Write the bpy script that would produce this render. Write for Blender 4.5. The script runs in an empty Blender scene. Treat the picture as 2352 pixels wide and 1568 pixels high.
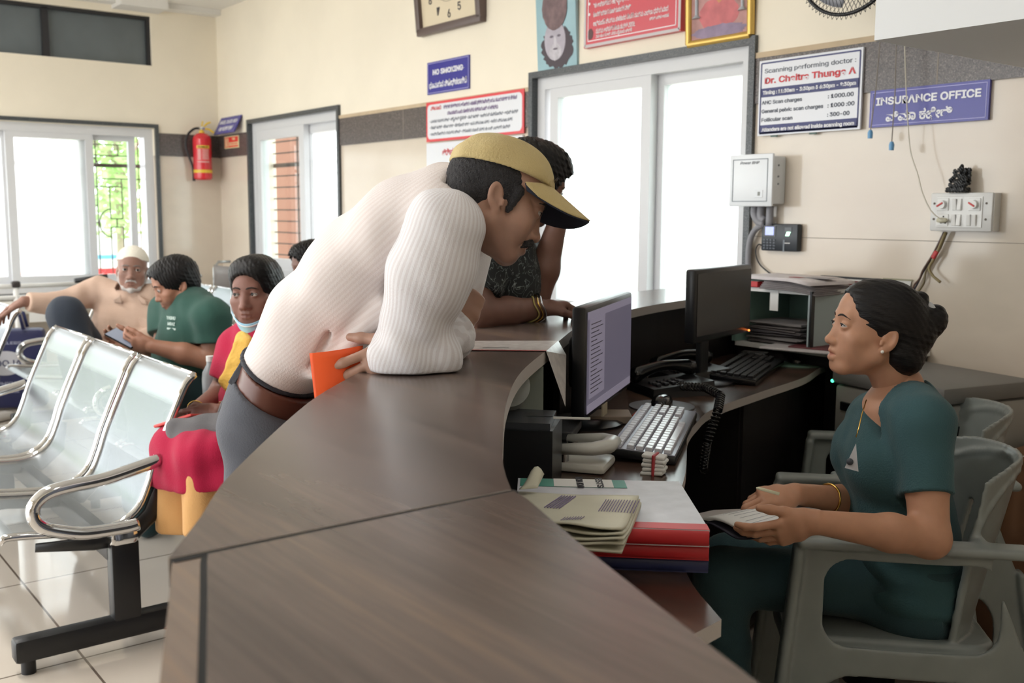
import bpy, bmesh, math, random
import numpy as np
from mathutils import Vector, Matrix, Euler

random.seed(7)
SC = bpy.context.scene
COL = SC.collection
PI = math.pi

# ---------------------------------------------------------------- camera (solved from the vanishing points)
FPX, PITCH, YAW, ROLL = 2342.4, .1260146, .912282, .0047330
CAMZ = 1.38
_fw = np.array([-math.sin(YAW) * math.cos(PITCH), math.cos(YAW) * math.cos(PITCH), -math.sin(PITCH)])
_rt = np.array([math.cos(YAW), math.sin(YAW), 0.])
_up = np.cross(_rt, _fw)
_c, _s = math.cos(ROLL), math.sin(ROLL)
_rt, _up = _c * _rt + _s * _up, -_s * _rt + _c * _up
EYE = np.array([0., 0., CAMZ])
RT = np.array([math.cos(YAW), math.sin(YAW), 0.])       # level direction to the right of the view
AW = np.array([-math.sin(YAW), math.cos(YAW), 0.])      # level direction away from the viewer
ZZ = np.array([0., 0., 1.])


def ray(x, y):
    return _fw + _rt * (x - 1176) / FPX - _up * (y - 784) / FPX


def on(x, y, ax, v):
    """the place where the sight line through a photo pixel meets the plane axis = v"""
    d = ray(x, y)
    return EYE + d * (v - EYE[ax]) / d[ax]


def J(x, y, t):
    """a place at distance t along the view axis on the sight line of a photo pixel"""
    return EYE + ray(x, y) * t


# ---------------------------------------------------------------- materials
def lin(c):
    c = [v / 255. for v in c]
    return tuple(v / 12.92 if v <= .04045 else ((v + .055) / 1.055) ** 2.4 for v in c) + (1.,)


MATS = {}
try:
    FONT = bpy.data.fonts.load(bpy.utils.resource_path('LOCAL') + '/datafiles/fonts/Inter.woff2')
except Exception:
    FONT = None


def mat(name, rgb=(200, 200, 200), rough=.5, metal=0., spec=.5, emit=None, estr=1., alpha=1., noise=0., nscale=8., bump=0., bscale=60., sheen=0., sss=0., coat=0., stretch=(1, 1, 1), trans=0.):
    if name in MATS:
        return MATS[name]
    m = bpy.data.materials.new(name)
    m.use_nodes = True
    nt = m.node_tree
    b = nt.nodes['Principled BSDF']
    col = lin(rgb)
    b.inputs['Base Color'].default_value = col
    b.inputs['Roughness'].default_value = rough
    b.inputs['Metallic'].default_value = metal
    b.inputs['Specular IOR Level'].default_value = spec
    b.inputs['Coat Weight'].default_value = coat
    b.inputs['Coat Roughness'].default_value = .08
    if sheen:
        b.inputs['Sheen Weight'].default_value = sheen
    if trans:
        b.inputs['Transmission Weight'].default_value = trans
    if sss:
        b.inputs['Subsurface Weight'].default_value = sss
        b.inputs['Subsurface Radius'].default_value = (.012, .005, .003)
        b.inputs['Subsurface Scale'].default_value = .6
    if emit:
        b.inputs['Emission Color'].default_value = lin(emit)
        b.inputs['Emission Strength'].default_value = estr
    if noise or bump:
        tc = nt.nodes.new('ShaderNodeTexCoord')
        mp = nt.nodes.new('ShaderNodeMapping')
        mp.inputs['Scale'].default_value = stretch
        nt.links.new(tc.outputs['Object'], mp.inputs['Vector'])
    if noise:
        n = nt.nodes.new('ShaderNodeTexNoise')
        n.inputs['Scale'].default_value = nscale
        n.inputs['Detail'].default_value = 4
        nt.links.new(mp.outputs['Vector'], n.inputs['Vector'])
        r = nt.nodes.new('ShaderNodeValToRGB')
        r.color_ramp.elements[0].position = .3
        r.color_ramp.elements[1].position = .7
        r.color_ramp.elements[0].color = tuple(v * (1 - noise) for v in col[:3]) + (1,)
        r.color_ramp.elements[1].color = tuple(min(1, v * (1 + noise)) for v in col[:3]) + (1,)
        nt.links.new(n.outputs['Fac'], r.inputs['Fac'])
        nt.links.new(r.outputs['Color'], b.inputs['Base Color'])
    if bump:
        n2 = nt.nodes.new('ShaderNodeTexNoise')
        n2.inputs['Scale'].default_value = bscale
        n2.inputs['Detail'].default_value = 3
        nt.links.new(mp.outputs['Vector'], n2.inputs['Vector'])
        bp = nt.nodes.new('ShaderNodeBump')
        bp.inputs['Strength'].default_value = bump
        bp.inputs['Distance'].default_value = .01
        nt.links.new(n2.outputs['Fac'], bp.inputs['Height'])
        nt.links.new(bp.outputs['Normal'], b.inputs['Normal'])
    MATS[name] = m
    return m


def ramp_mat(name, stops, build, rough=.5, metal=0., spec=.5, coat=0., bump=0.):
    """material whose colour is a ramp over a texture factor; build(nt, coord_socket) returns the factor socket"""
    m = bpy.data.materials.new(name)
    m.use_nodes = True
    nt = m.node_tree
    b = nt.nodes['Principled BSDF']
    b.inputs['Roughness'].default_value = rough
    b.inputs['Metallic'].default_value = metal
    b.inputs['Specular IOR Level'].default_value = spec
    b.inputs['Coat Weight'].default_value = coat
    b.inputs['Coat Roughness'].default_value = .06
    tc = nt.nodes.new('ShaderNodeTexCoord')
    fac = build(nt, tc.outputs['Object'])
    r = nt.nodes.new('ShaderNodeValToRGB')
    while len(r.color_ramp.elements) < len(stops):
        r.color_ramp.elements.new(.5)
    for e, (p, c) in zip(r.color_ramp.elements, stops):
        e.position = p
        e.color = lin(c)
    nt.links.new(fac, r.inputs['Fac'])
    nt.links.new(r.outputs['Color'], b.inputs['Base Color'])
    if bump:
        bp = nt.nodes.new('ShaderNodeBump')
        bp.inputs['Strength'].default_value = bump
        bp.inputs['Distance'].default_value = .005
        nt.links.new(fac, bp.inputs['Height'])
        nt.links.new(bp.outputs['Normal'], b.inputs['Normal'])
    MATS[name] = m
    return m


def n_noise(nt, vec, scale, detail=4, stretch=(1, 1, 1), rot=(0, 0, 0), distort=0.):
    mp = nt.nodes.new('ShaderNodeMapping')
    mp.inputs['Scale'].default_value = stretch
    mp.inputs['Rotation'].default_value = rot
    nt.links.new(vec, mp.inputs['Vector'])
    n = nt.nodes.new('ShaderNodeTexNoise')
    n.inputs['Scale'].default_value = scale
    n.inputs['Detail'].default_value = detail
    n.inputs['Distortion'].default_value = distort
    nt.links.new(mp.outputs['Vector'], n.inputs['Vector'])
    return n.outputs['Fac']


# ---------------------------------------------------------------- mesh builder
class MB:
    def __init__(self):
        self.v, self.f, self.m = [], [], []

    def add(self, vs, fs, mi=0):
        o = len(self.v)
        self.v += [tuple(map(float, p)) for p in vs]
        for f in fs:
            self.f.append(tuple(i + o for i in f))
            self.m.append(mi)
        return self

    def box(self, c, s, rot=None, mi=0, bevel=0.):
        """box with centre c and full sizes s; rot is a 3x3 matrix or an Euler tuple"""
        if bevel:
            bm = bmesh.new()
            bmesh.ops.create_cube(bm, size=1.)
            for v in bm.verts:
                v.co = Vector((v.co.x * s[0], v.co.y * s[1], v.co.z * s[2]))
            bmesh.ops.bevel(bm, geom=list(bm.edges), offset=min(bevel, min(s) * .49), segments=2, affect='EDGES', profile=.5)
            vs = [v.co.copy() for v in bm.verts]
            bm.verts.index_update()
            fs = [[v.index for v in f.verts] for f in bm.faces]
            bm.free()
        else:
            h = [x / 2 for x in s]
            vs = [Vector((x * h[0], y * h[1], z * h[2])) for x in (-1, 1) for y in (-1, 1) for z in (-1, 1)]
            fs = [(0, 1, 3, 2), (4, 6, 7, 5), (0, 4, 5, 1), (2, 3, 7, 6), (0, 2, 6, 4), (1, 5, 7, 3)]
        if rot is not None:
            R = rot if isinstance(rot, Matrix) else Euler(rot).to_matrix()
            vs = [R @ v for v in vs]
        c = Vector([float(x) for x in c])
        return self.add([v + c for v in vs], fs, mi)

    def span(self, a, b, mi=0, bevel=0.):
        """axis aligned box between two corners"""
        return self.box([(p + q) / 2 for p, q in zip(a, b)], [abs(q - p) for p, q in zip(a, b)], None, mi, bevel)

    def tube(self, pts, r, n=8, mi=0, closed=False, caps=True, flat=None):
        """round tube along points; r may be a list of radii; flat=(axis vector, factor) squashes it"""
        pts = [Vector([float(x) for x in p]) for p in pts]
        N = len(pts)
        rs = list(r) if hasattr(r, '__len__') else [r] * N
        T = []
        for i in range(N):
            a = pts[(i - 1) % N] if closed or i > 0 else pts[i]
            b = pts[(i + 1) % N] if closed or i < N - 1 else pts[i]
            d = (b - a)
            T.append(d.normalized() if d.length > 1e-9 else Vector((0, 0, 1)))
        up = Vector((0, 0, 1)) if abs(T[0].z) < .9 else Vector((1, 0, 0))
        u = T[0].cross(up).normalized()
        vs, fs = [], []
        for i in range(N):
            u = (u - T[i] * u.dot(T[i])).normalized()
            w = T[i].cross(u)
            for k in range(n):
                a = 2 * PI * k / n
                o = (u * math.cos(a) + w * math.sin(a)) * rs[i]
                if flat is not None:
                    ax = Vector(flat[0]).normalized()
                    o = o - ax * o.dot(ax) * (1 - flat[1])
                vs.append(pts[i] + o)
        for i in range(N if closed else N - 1):
            j = (i + 1) % N
            for k in range(n):
                k2 = (k + 1) % n
                fs.append((i * n + k, i * n + k2, j * n + k2, j * n + k))
        if caps and not closed:
            fs.append(tuple(range(n - 1, -1, -1)))
            fs.append(tuple((N - 1) * n + k for k in range(n)))
        return self.add(vs, fs, mi)

    def lathe(self, prof, c=(0, 0, 0), n=24, mi=0, R=None):
        """profile of (radius, height) turned round z"""
        vs, fs = [], []
        for r, z in prof:
            for k in range(n):
                a = 2 * PI * k / n
                vs.append(Vector((r * math.cos(a), r * math.sin(a), z)))
        for i in range(len(prof) - 1):
            for k in range(n):
                k2 = (k + 1) % n
                fs.append((i * n + k, i * n + k2, (i + 1) * n + k2, (i + 1) * n + k))
        if prof[0][0] > 1e-5:
            fs.append(tuple(range(n - 1, -1, -1)))
        if prof[-1][0] > 1e-5:
            fs.append(tuple((len(prof) - 1) * n + k for k in range(n)))
        if R is not None:
            vs = [R @ v for v in vs]
        c = Vector([float(x) for x in c])
        return self.add([v + c for v in vs], fs, mi)

    def prism(self, poly, z0, z1, mi=0, mside=None):
        """vertical prism over a polygon of (x, y)"""
        n = len(poly)
        area = sum(poly[i][0] * poly[(i + 1) % n][1] - poly[(i + 1) % n][0] * poly[i][1] for i in range(n))
        if area < 0:
            poly = list(reversed(poly))
        vs = [(p[0], p[1], z0) for p in poly] + [(p[0], p[1], z1) for p in poly]
        self.add(vs, [tuple(range(n - 1, -1, -1)), tuple(range(n, 2 * n))], mi)
        return self.add(vs, [(i, (i + 1) % n, n + (i + 1) % n, n + i) for i in range(n)], mi if mside is None else mside)

    def band(self, A, B, z0, z1, mi=0, mside=None):
        """strip between two polylines of equal length, z0 to z1"""
        n = len(A)
        vs = [(p[0], p[1], z) for z in (z0, z1) for p in A] + [(p[0], p[1], z) for z in (z0, z1) for p in B]
        a0, a1, b0, b1 = 0, n, 2 * n, 3 * n
        top, side = [], []
        for i in range(n - 1):
            top.append((a1 + i, a1 + i + 1, b1 + i + 1, b1 + i))
            top.append((a0 + i, b0 + i, b0 + i + 1, a0 + i + 1))
            side.append((a0 + i, a0 + i + 1, a1 + i + 1, a1 + i))
            side.append((b0 + i, b1 + i, b1 + i + 1, b0 + i + 1))
        side.append((a0, a1, b1, b0))
        side.append((a0 + n - 1, b0 + n - 1, b1 + n - 1, a1 + n - 1))
        self.add(vs, top, mi)
        return self.add(vs, side, mi if mside is None else mside)

    def grid(self, fn, nu, nv, mi=0, thick=0.):
        """surface from fn(u, v), u and v in 0..1; thick gives it a back face at that offset along the normal"""
        P = [[Vector([float(x) for x in fn(i / nu, j / nv)]) for j in range(nv + 1)] for i in range(nu + 1)]
        vs = [p for r in P for p in r]
        w = nv + 1
        fs = [(i * w + j, (i + 1) * w + j, (i + 1) * w + j + 1, i * w + j + 1) for i in range(nu) for j in range(nv)]
        if thick:
            bk = []
            for i in range(nu + 1):
                for j in range(nv + 1):
                    du = P[min(i + 1, nu)][j] - P[max(i - 1, 0)][j]
                    dv = P[i][min(j + 1, nv)] - P[i][max(j - 1, 0)]
                    bk.append(P[i][j] - du.cross(dv).normalized() * thick)
            N = len(vs)
            fs2 = [tuple(N + k for k in reversed(f)) for f in fs]
            rim = [j for j in range(w)] + [i * w + nv for i in range(1, nu + 1)] + [nu * w + j for j in range(nv - 1, -1, -1)] + [i * w for i in range(nu - 1, 0, -1)]
            fs2 += [(rim[k], rim[(k + 1) % len(rim)], N + rim[(k + 1) % len(rim)], N + rim[k]) for k in range(len(rim))]
            vs, fs = vs + bk, fs + fs2
        return self.add(vs, fs, mi)

    def sphere(self, c, r, n=12, mi=0, R=None):
        r = r if hasattr(r, '__len__') else (r, r, r)
        vs, fs = [], []
        for i in range(n + 1):
            t = PI * i / n
            for k in range(2 * n):
                a = PI * k / n
                vs.append(Vector((math.sin(t) * math.cos(a) * r[0], math.sin(t) * math.sin(a) * r[1], -math.cos(t) * r[2])))
        for i in range(n):
            for k in range(2 * n):
                k2 = (k + 1) % (2 * n)
                fs.append((i * 2 * n + k, i * 2 * n + k2, (i + 1) * 2 * n + k2, (i + 1) * 2 * n + k))
        if R is not None:
            vs = [R @ v for v in vs]
        c = Vector([float(x) for x in c])
        return self.add([v + c for v in vs], fs, mi)

    def build(self, name, mats, parent=None, smooth=False, local=False, angle=None):
        """link as one object; points are world points unless local"""
        me = bpy.data.meshes.new(name)
        off = Vector(parent.location) if (parent is not None and not local) else Vector((0, 0, 0))
        if parent is not None and not local and parent.parent is not None:
            off = off + Vector(parent.parent.location)
        me.from_pydata([tuple(Vector(p) - off) for p in self.v], [], self.f)
        mats = mats if isinstance(mats, (list, tuple)) else [mats]
        for m in mats:
            me.materials.append(m)
        if len(mats) > 1:
            me.polygons.foreach_set('material_index', self.m)
        bm = bmesh.new()
        bm.from_mesh(me)
        bmesh.ops.remove_doubles(bm, verts=bm.verts, dist=1e-6)
        bmesh.ops.recalc_face_normals(bm, faces=bm.faces)
        bm.to_mesh(me)
        bm.free()
        if smooth or angle is not None:
            me.polygons.foreach_set('use_smooth', [True] * len(me.polygons))
            if angle is not None:
                me.set_sharp_from_angle(angle=math.radians(angle))
        o = bpy.data.objects.new(name, me)
        COL.objects.link(o)
        if parent is not None:
            o.parent = parent
        return o


def tag(o, label=None, cat=None, group=None, kind=None):
    if label:
        o['label'] = label
    if cat:
        o['category'] = cat
    if group:
        o['group'] = group
    if kind:
        o['kind'] = kind
    return o


def empty(name, loc, label=None, cat=None, group=None, rz=0., rot=None):
    o = bpy.data.objects.new(name, None)
    o.empty_display_size = .05
    COL.objects.link(o)
    o.location = [float(v) for v in loc]
    o.rotation_euler = rot if rot is not None else (0, 0, rz)
    return tag(o, label, cat, group)


def struct(o):
    return tag(o, kind='structure')


def copy_tree(o, parent=None):
    c = o.copy()
    COL.objects.link(c)
    if parent is not None:
        c.parent = parent
    for ch in list(o.children):
        copy_tree(ch, c)
    return c


def text(name, body, size, m, parent, loc, rot=(PI / 2, 0, 0), width=None, bold=0., align='CENTER', depth=.0004, xs=1., shear=0.):
    """lettering as a flat raised text object, local to its parent"""
    c = bpy.data.curves.new(name, 'FONT')
    c.body = body
    if FONT is not None and body.isascii():
        c.font = FONT
    c.size = size
    c.align_x = align
    c.align_y = 'CENTER'
    c.offset = bold
    c.extrude = depth
    c.shear = shear
    c.resolution_u = 3
    c.materials.append(m)
    o = bpy.data.objects.new(name, c)
    COL.objects.link(o)
    o.parent = parent
    o.location = loc
    o.rotation_euler = rot
    s = xs
    if width:
        bpy.context.view_layer.update()
        w = o.dimensions.x
        if w > 1e-6:
            s = width / w
    bpy.context.view_layer.update()
    me = bpy.data.meshes.new_from_object(o.evaluated_get(bpy.context.evaluated_depsgraph_get()))
    me.name = name
    bpy.data.objects.remove(o)
    bpy.data.curves.remove(c)
    o = bpy.data.objects.new(name, me)
    COL.objects.link(o)
    o.parent = parent
    o.location = loc
    o.rotation_euler = rot
    o.scale = (s, 1, 1)
    return o
# ================================================================ room shell
YB, XL, XR, YN, ZC = 3.483, -8.656, 1.7, -3.4, 3.06
ZB0, ZB1 = 1.835, 2.02          # stone band

M_plaster = mat('cream_plaster', (240, 231, 213), .75, noise=.04, nscale=1.7, bump=.05, bscale=30)


def f_tile(nt, v):
    mp = nt.nodes.new('ShaderNodeMapping')
    mp.inputs['Rotation'].default_value = (PI / 2, 0, 0)
    nt.links.new(v, mp.inputs['Vector'])
    return n_noise(nt, v, 1.2, 5, (1, 1, 1.6))


M_tile = ramp_mat('glazed_wall_tile', [(.3, (214, 200, 184)), (.5, (220, 208, 192)), (.7, (205, 194, 178))], f_tile, rough=.12, spec=.5)


def f_granite(nt, v):
    return n_noise(nt, v, 260, 2)


M_granite = ramp_mat('speckled_brown_granite', [(.30, (48, 43, 43)), (.48, (88, 80, 78)), (.62, (104, 95, 92)), (.78, (165, 158, 152))], f_granite, rough=.25)
M_dgranite = ramp_mat('dark_green_granite', [(.30, (30, 34, 38)), (.5, (62, 66, 70)), (.75, (120, 124, 126))], f_granite, rough=.3)
M_grout = mat('tile_joint', (150, 140, 128), .8)
M_upvc = mat('white_window_profile', (212, 213, 216), .35)
M_ceil = mat('ceiling_white', (232, 230, 226), .8)


def floor_tex(nt, v):
    b = nt.nodes.new('ShaderNodeTexBrick')
    b.offset = 0.
    b.inputs['Scale'].default_value = 1.
    b.inputs['Brick Width'].default_value = .8
    b.inputs['Row Height'].default_value = .8
    b.inputs['Mortar Size'].default_value = .004
    b.inputs['Color1'].default_value = (.75, .75, .75, 1)
    b.inputs['Color2'].default_value = (.62, .62, .62, 1)
    b.inputs['Mortar'].default_value = (0, 0, 0, 1)
    nt.links.new(v, b.inputs['Vector'])
    n = n_noise(nt, v, 2.2, 6, (1, 1, 1), (0, 0, .5), .8)
    mx = nt.nodes.new('ShaderNodeMix')
    mx.data_type = 'RGBA'
    mx.blend_type = 'MULTIPLY'
    mx.inputs[0].default_value = .3
    nt.links.new(b.outputs['Color'], mx.inputs[6])
    nt.links.new(n, mx.inputs[7])
    return mx.outputs[2]


M_floor = ramp_mat('polished_vitrified_tile', [(.0, (108, 96, 86)), (.12, (112, 100, 90)), (.3, (196, 184, 170)), (.7, (212, 202, 190))], floor_tex, rough=.07, spec=.55)

# thin clear glass: light passes straight, a little is mirrored
def glass_mat(name, tint=(245, 250, 248), frost=0.):
    m = bpy.data.materials.new(name)
    m.use_nodes = True
    nt = m.node_tree
    nt.nodes.remove(nt.nodes['Principled BSDF'])
    out = nt.nodes['Material Output']
    t = nt.nodes.new('ShaderNodeBsdfTransparent')
    t.inputs['Color'].default_value = lin(tint)
    g = nt.nodes.new('ShaderNodeBsdfGlossy')
    g.inputs['Roughness'].default_value = .02
    mx = nt.nodes.new('ShaderNodeMixShader')
    mx.inputs[0].default_value = .06
    src = t.outputs[0]
    if frost:
        tr = nt.nodes.new('ShaderNodeBsdfTranslucent')
        tr.inputs['Color'].default_value = lin(tint)
        m2 = nt.nodes.new('ShaderNodeMixShader')
        m2.inputs[0].default_value = frost
        nt.links.new(t.outputs[0], m2.inputs[1])
        nt.links.new(tr.outputs[0], m2.inputs[2])
        src = m2.outputs[0]
    nt.links.new(src, mx.inputs[1])
    nt.links.new(g.outputs[0], mx.inputs[2])
    nt.links.new(mx.outputs[0], out.inputs['Surface'])
    return m


M_glass = glass_mat('clear_window_glass')
M_frost = glass_mat('frosted_window_glass', (250, 252, 252), .5)
M_pglass = glass_mat('picture_glass')
M_iron = mat('brown_grille_iron', (96, 74, 66), .5)
M_black = mat('black_plastic', (18, 19, 22), .35)
M_white = mat('white_paint', (238, 238, 236), .4)


def wall_cells(mb, axis, plane, thick, u0, u1, holes, us=(), zs=(ZB0,), top=ZC):
    """wall as blocks around rectangular openings (u0, u1, z0, z1); tile below the band (slot 1), plaster above (slot 0)"""
    U = sorted(set([u0, u1] + [h[0] for h in holes] + [h[1] for h in holes]))
    Z = sorted(set([0., top] + list(zs) + [h[2] for h in holes] + [h[3] for h in holes]))
    U = [u for u in U if u0 <= u <= u1]
    for a, b in zip(U, U[1:]):
        for c, d in zip(Z, Z[1:]):
            mu, mz = (a + b) / 2, (c + d) / 2
            if any(h[0] < mu < h[1] and h[2] < mz < h[3] for h in holes):
                continue
            mi = 1 if mz < ZB0 else 0
            if axis == 'y':
                mb.span((a, plane, c), (b, plane + thick, d), mi)
            else:
                mb.span((plane, a, c), (plane + thick, b, d), mi)
    return mb


H2 = (-8.005, -6.495, .86, 2.085)       # small window opening in the back wall
H3 = (-4.315, -2.865, .80, 2.085)       # large window opening in the back wall
H1 = (.25, 2.92, .73, 2.055)            # window in the left wall (y range)
HT = (.25, 2.93, 2.565, 2.96)           # dark panel above it
struct(wall_cells(MB(), 'y', YB, .22, XL - .22, XR, [H2, H3]).build('wall_back', [M_plaster, M_tile]))
struct(wall_cells(MB(), 'x', XL - .22, .22, YN, YB, [H1, HT, (-3.1, -.15, 0., 2.75)]).build('wall_left', [M_plaster, M_tile]))
struct(wall_cells(MB(), 'x', XR, .2, YN, YB, []).build('wall_right', [M_plaster, M_tile]))
# the street side behind the photographer: wide glazed entrance bays, solid to the right
struct(wall_cells(MB(), 'y', YN - .2, .2, XL - .22, XR, [(-8.5, -5.2, 0., 2.9), (-5.1, -1.9, 0., 2.9), (-1.7, -.3, .9, 2.3)]).build('wall_front', [M_plaster, M_tile]))
struct(MB().span((XL - .3, YN - .3, -.15), (XR + .3, YB + .3, 0.)).build('floor', M_floor))
struct(MB().span((XL - .3, YN - .3, ZC), (XR + .3, YB + .3, ZC + .15)).build('ceiling', M_ceil))

# stone bands
mb = MB()
for a, b in ((XL, -8.035), (-6.465, -4.345), (-2.835, XR)):
    mb.span((a, YB - .012, ZB0), (b, YB, ZB1))
struct(mb.build('trim_1', M_granite))
struct(MB().span((XL, 2.95, ZB0), (XL + .012, YB, ZB1)).build('trim_2', M_granite))
# mortar ledge above the band, joints in the band and the tiles
mb = MB()
for a, b in ((-6.465, -4.345), (-2.835, XR)):
    mb.span((a, YB - .014, ZB1), (b, YB, ZB1 + .022))
struct(mb.build('trim_3', mat('bare_mortar', (196, 176, 148), .9, noise=.1, nscale=12)))
mb = MB()
for x in (-5.62, -2.02):
    mb.span((x - .002, YB - .0125, ZB0), (x + .002, YB - .001, ZB1))
mb.span((-2.82, YB - .0006, 1.282), (XR, YB + .001, 1.2845))
mb.span((-6.46, YB - .0006, 1.282), (-4.35, YB + .001, 1.2845))
mb.span((XL + .001, 3.40, ZB0), (XL + .0132, 3.404, ZB1))
struct(mb.build('trim_4', M_grout))
mb = MB()
for x in (-2.42, -2.36, -2.53, -2.52):
    pass
# cornice strip and ceiling beam near the far corner
mb = MB()
mb.span((XL, 2.62, 2.985), (XL + .25, 2.99, ZC))
mb.span((XL, -3., 3.015), (XL + .12, YB, ZC))
struct(mb.build('beam_1', M_ceil))
# lowered box beam over the desk
struct(MB().span((-1.612, 2.454, 1.835), (XR, YB, ZC)).build('beam_2', mat('soffit_paint', (226, 228, 230), .7)))

# ---------------------------------------------------------------- windows
def frame_rect(mb, axis, plane, depth, u0, u1, z0, z1, w, mi=0, bottom=True):
    def sp(a, b, c, d):
        if axis == 'y':
            mb.span((a, plane, c), (b, plane + depth, d), mi)
        else:
            mb.span((plane, a, c), (plane + depth, b, d), mi)
    sp(u0, u0 + w, z0, z1)
    sp(u1 - w, u1, z0, z1)
    sp(u0 + w, u1 - w, z1 - w, z1)
    if bottom:
        sp(u0 + w, u1 - w, z0, z0 + w)


def pane(parent, axis, plane, u0, u1, z0, z1, m):
    mb = MB()
    if axis == 'y':
        mb.span((u0, plane, z0), (u1, plane + .005, z1))
    else:
        mb.span((plane, u0, z0), (plane + .005, u1, z1))
    return mb.build('pane', m, parent)


# window_3: the large sliding window behind the reception desk
w3 = struct(empty('window_3', (-3.59, YB, .8)))
mb = MB()
frame_rect(mb, 'y', YB - .02, .10, -4.345, -2.835, .77, 2.115, .032)
mb.build('stone_surround', M_dgranite, w3)
mb = MB()
frame_rect(mb, 'y', YB + .02, .11, -4.313, -2.867, .802, 2.083, .06)
mb.build('frame', M_upvc, w3)
mb = MB()
frame_rect(mb, 'y', YB + .025, .045, -4.215, -3.478, .86, 2.035, .062)
mb.build('sash', M_upvc, w3)
mb = MB()
frame_rect(mb, 'y', YB + .075, .045, -3.49, -2.925, .86, 2.025, .05)
mb.build('sash', M_upvc, w3)
mb = MB().span((-3.580, YB + .08, .86), (-3.532, YB + .12, 2.02))
mb.build('sash_stile', mat('grey_window_profile', (150, 150, 150), .5), w3)
pane(w3, 'y', YB + .045, -4.153, -3.54, .92, 1.975, M_glass)
pane(w3, 'y', YB + .095, -3.44, -2.973, .91, 1.975, M_glass)

# window_2: the small sliding window left of the notice boards
w2 = struct(empty('window_2', (-7.25, YB, .86)))
mb = MB()
frame_rect(mb, 'y', YB - .02, .10, -8.035, -6.465, .83, 2.115, .032)
mb.build('stone_surround', M_dgranite, w2)
mb = MB()
frame_rect(mb, 'y', YB + .02, .11, -8.003, -6.497, .862, 2.083, .06)
mb.build('frame', M_upvc, w2)
mb = MB()
frame_rect(mb, 'y', YB + .025, .045, -7.95, -7.09, .92, 2.03, .085)
mb.build('sash', M_upvc, w2)
mb = MB()
frame_rect(mb, 'y', YB + .075, .045, -7.16, -6.555, .92, 2.03, .07)
mb.build('sash', M_upvc, w2)
pane(w2, 'y', YB + .045, -7.865, -7.175, 1.005, 1.945, M_glass)
pane(w2, 'y', YB + .095, -7.09, -6.625, .99, 1.96, M_frost)
mb = MB()
for i in range(12):
    z = .93 + i * .092
    mb.tube([(-8.0, YB + .2, z), (-6.5, YB + .2, z)], .006, 6)
mb.span((-8.0, YB + .195, 1.735), (-6.5, YB + .205, 1.768))
for x in (-7.55, -7.05):
    mb.span((x - .008, YB + .19, .87), (x + .008, YB + .2, 2.08))
mb.build('grille', M_iron, w2)

# window_1: wide window in the left wall, one leaf slid open on an iron grille
w1 = struct(empty('window_1', (XL, 1.6, .73)))
mb = MB()
frame_rect(mb, 'x', XL - .08, .10, .22, 2.955, .70, 2.09, .03)
mb.build('stone_surround', M_dgranite, w1)
mb = MB()
frame_rect(mb, 'x', XL - .17, .13, .25, 2.925, .73, 2.06, .075)
mb.build('frame', M_upvc, w1)
mb = MB()
frame_rect(mb, 'x', XL - .09, .045, 1.79, 2.44, .80, 2.0, .06)
mb.build('sash', M_upvc, w1)
mb = MB()
frame_rect(mb, 'x', XL - .14, .045, 2.33, 2.79, .80, 2.0, .055)
mb.build('sash', M_upvc, w1)
mb = MB()
frame_rect(mb, 'x', XL - .14, .045, .95, 1.83, .80, 2.0, .06)
mb.build('sash', M_upvc, w1)
pane(w1, 'x', XL - .07, 1.85, 2.38, .86, 1.94, M_frost)
pane(w1, 'x', XL - .12, 2.385, 2.735, .86, 1.945, M_glass)
pane(w1, 'x', XL - .12, 1.01, 1.77, .86, 1.94, M_frost)
mb = MB()
xg = XL - .20
def rod(a, b, r=.0055):
    mb.tube([(xg, a[0], a[1]), (xg, b[0], b[1])], r, 6)
for y in (2.40, 2.50, 2.845):
    rod((y, .73), (y, 2.05))
for (a, b) in (((2.4, 1.92), (2.72, 1.92)), ((2.4, 1.83), (2.79, 1.83)), ((2.51, 1.64), (2.86, 1.64)), ((2.4, 1.575), (2.70, 1.575)), ((2.4, 1.42), (2.5, 1.42)), ((2.4, 1.28), (2.5, 1.28)),
               ((2.60, 1.575), (2.60, 1.31)), ((2.70, 1.64), (2.70, 1.31)), ((2.60, 1.31), (2.70, 1.31)), ((2.65, 1.31), (2.65, 1.24)), ((2.60, 1.24), (2.70, 1.24)), ((2.60, 1.24), (2.60, .75)), ((2.70, 1.24), (2.70, .75)), ((2.68, 1.92), (2.68, 1.83)), ((2.42, 1.92), (2.42, 1.83))):
    rod(a, b)
mb.tube([(xg, 2.60 - .09 * math.sin(t), 1.275 + .115 * math.cos(t)) for t in [PI * i / 14 for i in range(15)]], .0055, 6)
mb.tube([(xg, 2.42 + .10 * math.sin(t), 1.83 - .09 * (1 - math.cos(t))) for t in [PI / 2 * i / 6 for i in range(7)]], .0055, 6)
mb.span((xg - .006, .3, 1.735), (xg + .006, 2.86, 1.765))
for y in (.5, .8, 1.1, 1.4, 1.7, 2.0, 2.2):
    rod((y, .73), (y, 2.05))
mb.build('grille', M_iron, w1)
MB().span((XL - .2, .2, .695), (XL + .06, 2.98, .73)).build('stone_sill', M_dgranite, w1)

# window_4: the dark fixed panel above it
w4 = struct(empty('window_4', (XL, 1.6, 2.56)))
mb = MB()
frame_rect(mb, 'x', XL - .10, .07, .25, 2.93, 2.565, 2.96, .028, bottom=False)
mb.span((XL - .10, 2.095, 2.565), (XL - .03, 2.145, 2.94))
mb.build('frame', mat('black_frame_paint', (38, 38, 42), .5), w4)
mb = MB().span((XL - .09, .27, 2.565), (XL - .07, 2.1, 2.94))
mb.span((XL - .09, 2.14, 2.565), (XL - .07, 2.905, 2.94))
mb.build('panel', mat('grey_painted_panel', (100, 108, 112), .3, noise=.08, nscale=5), w4)

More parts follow.
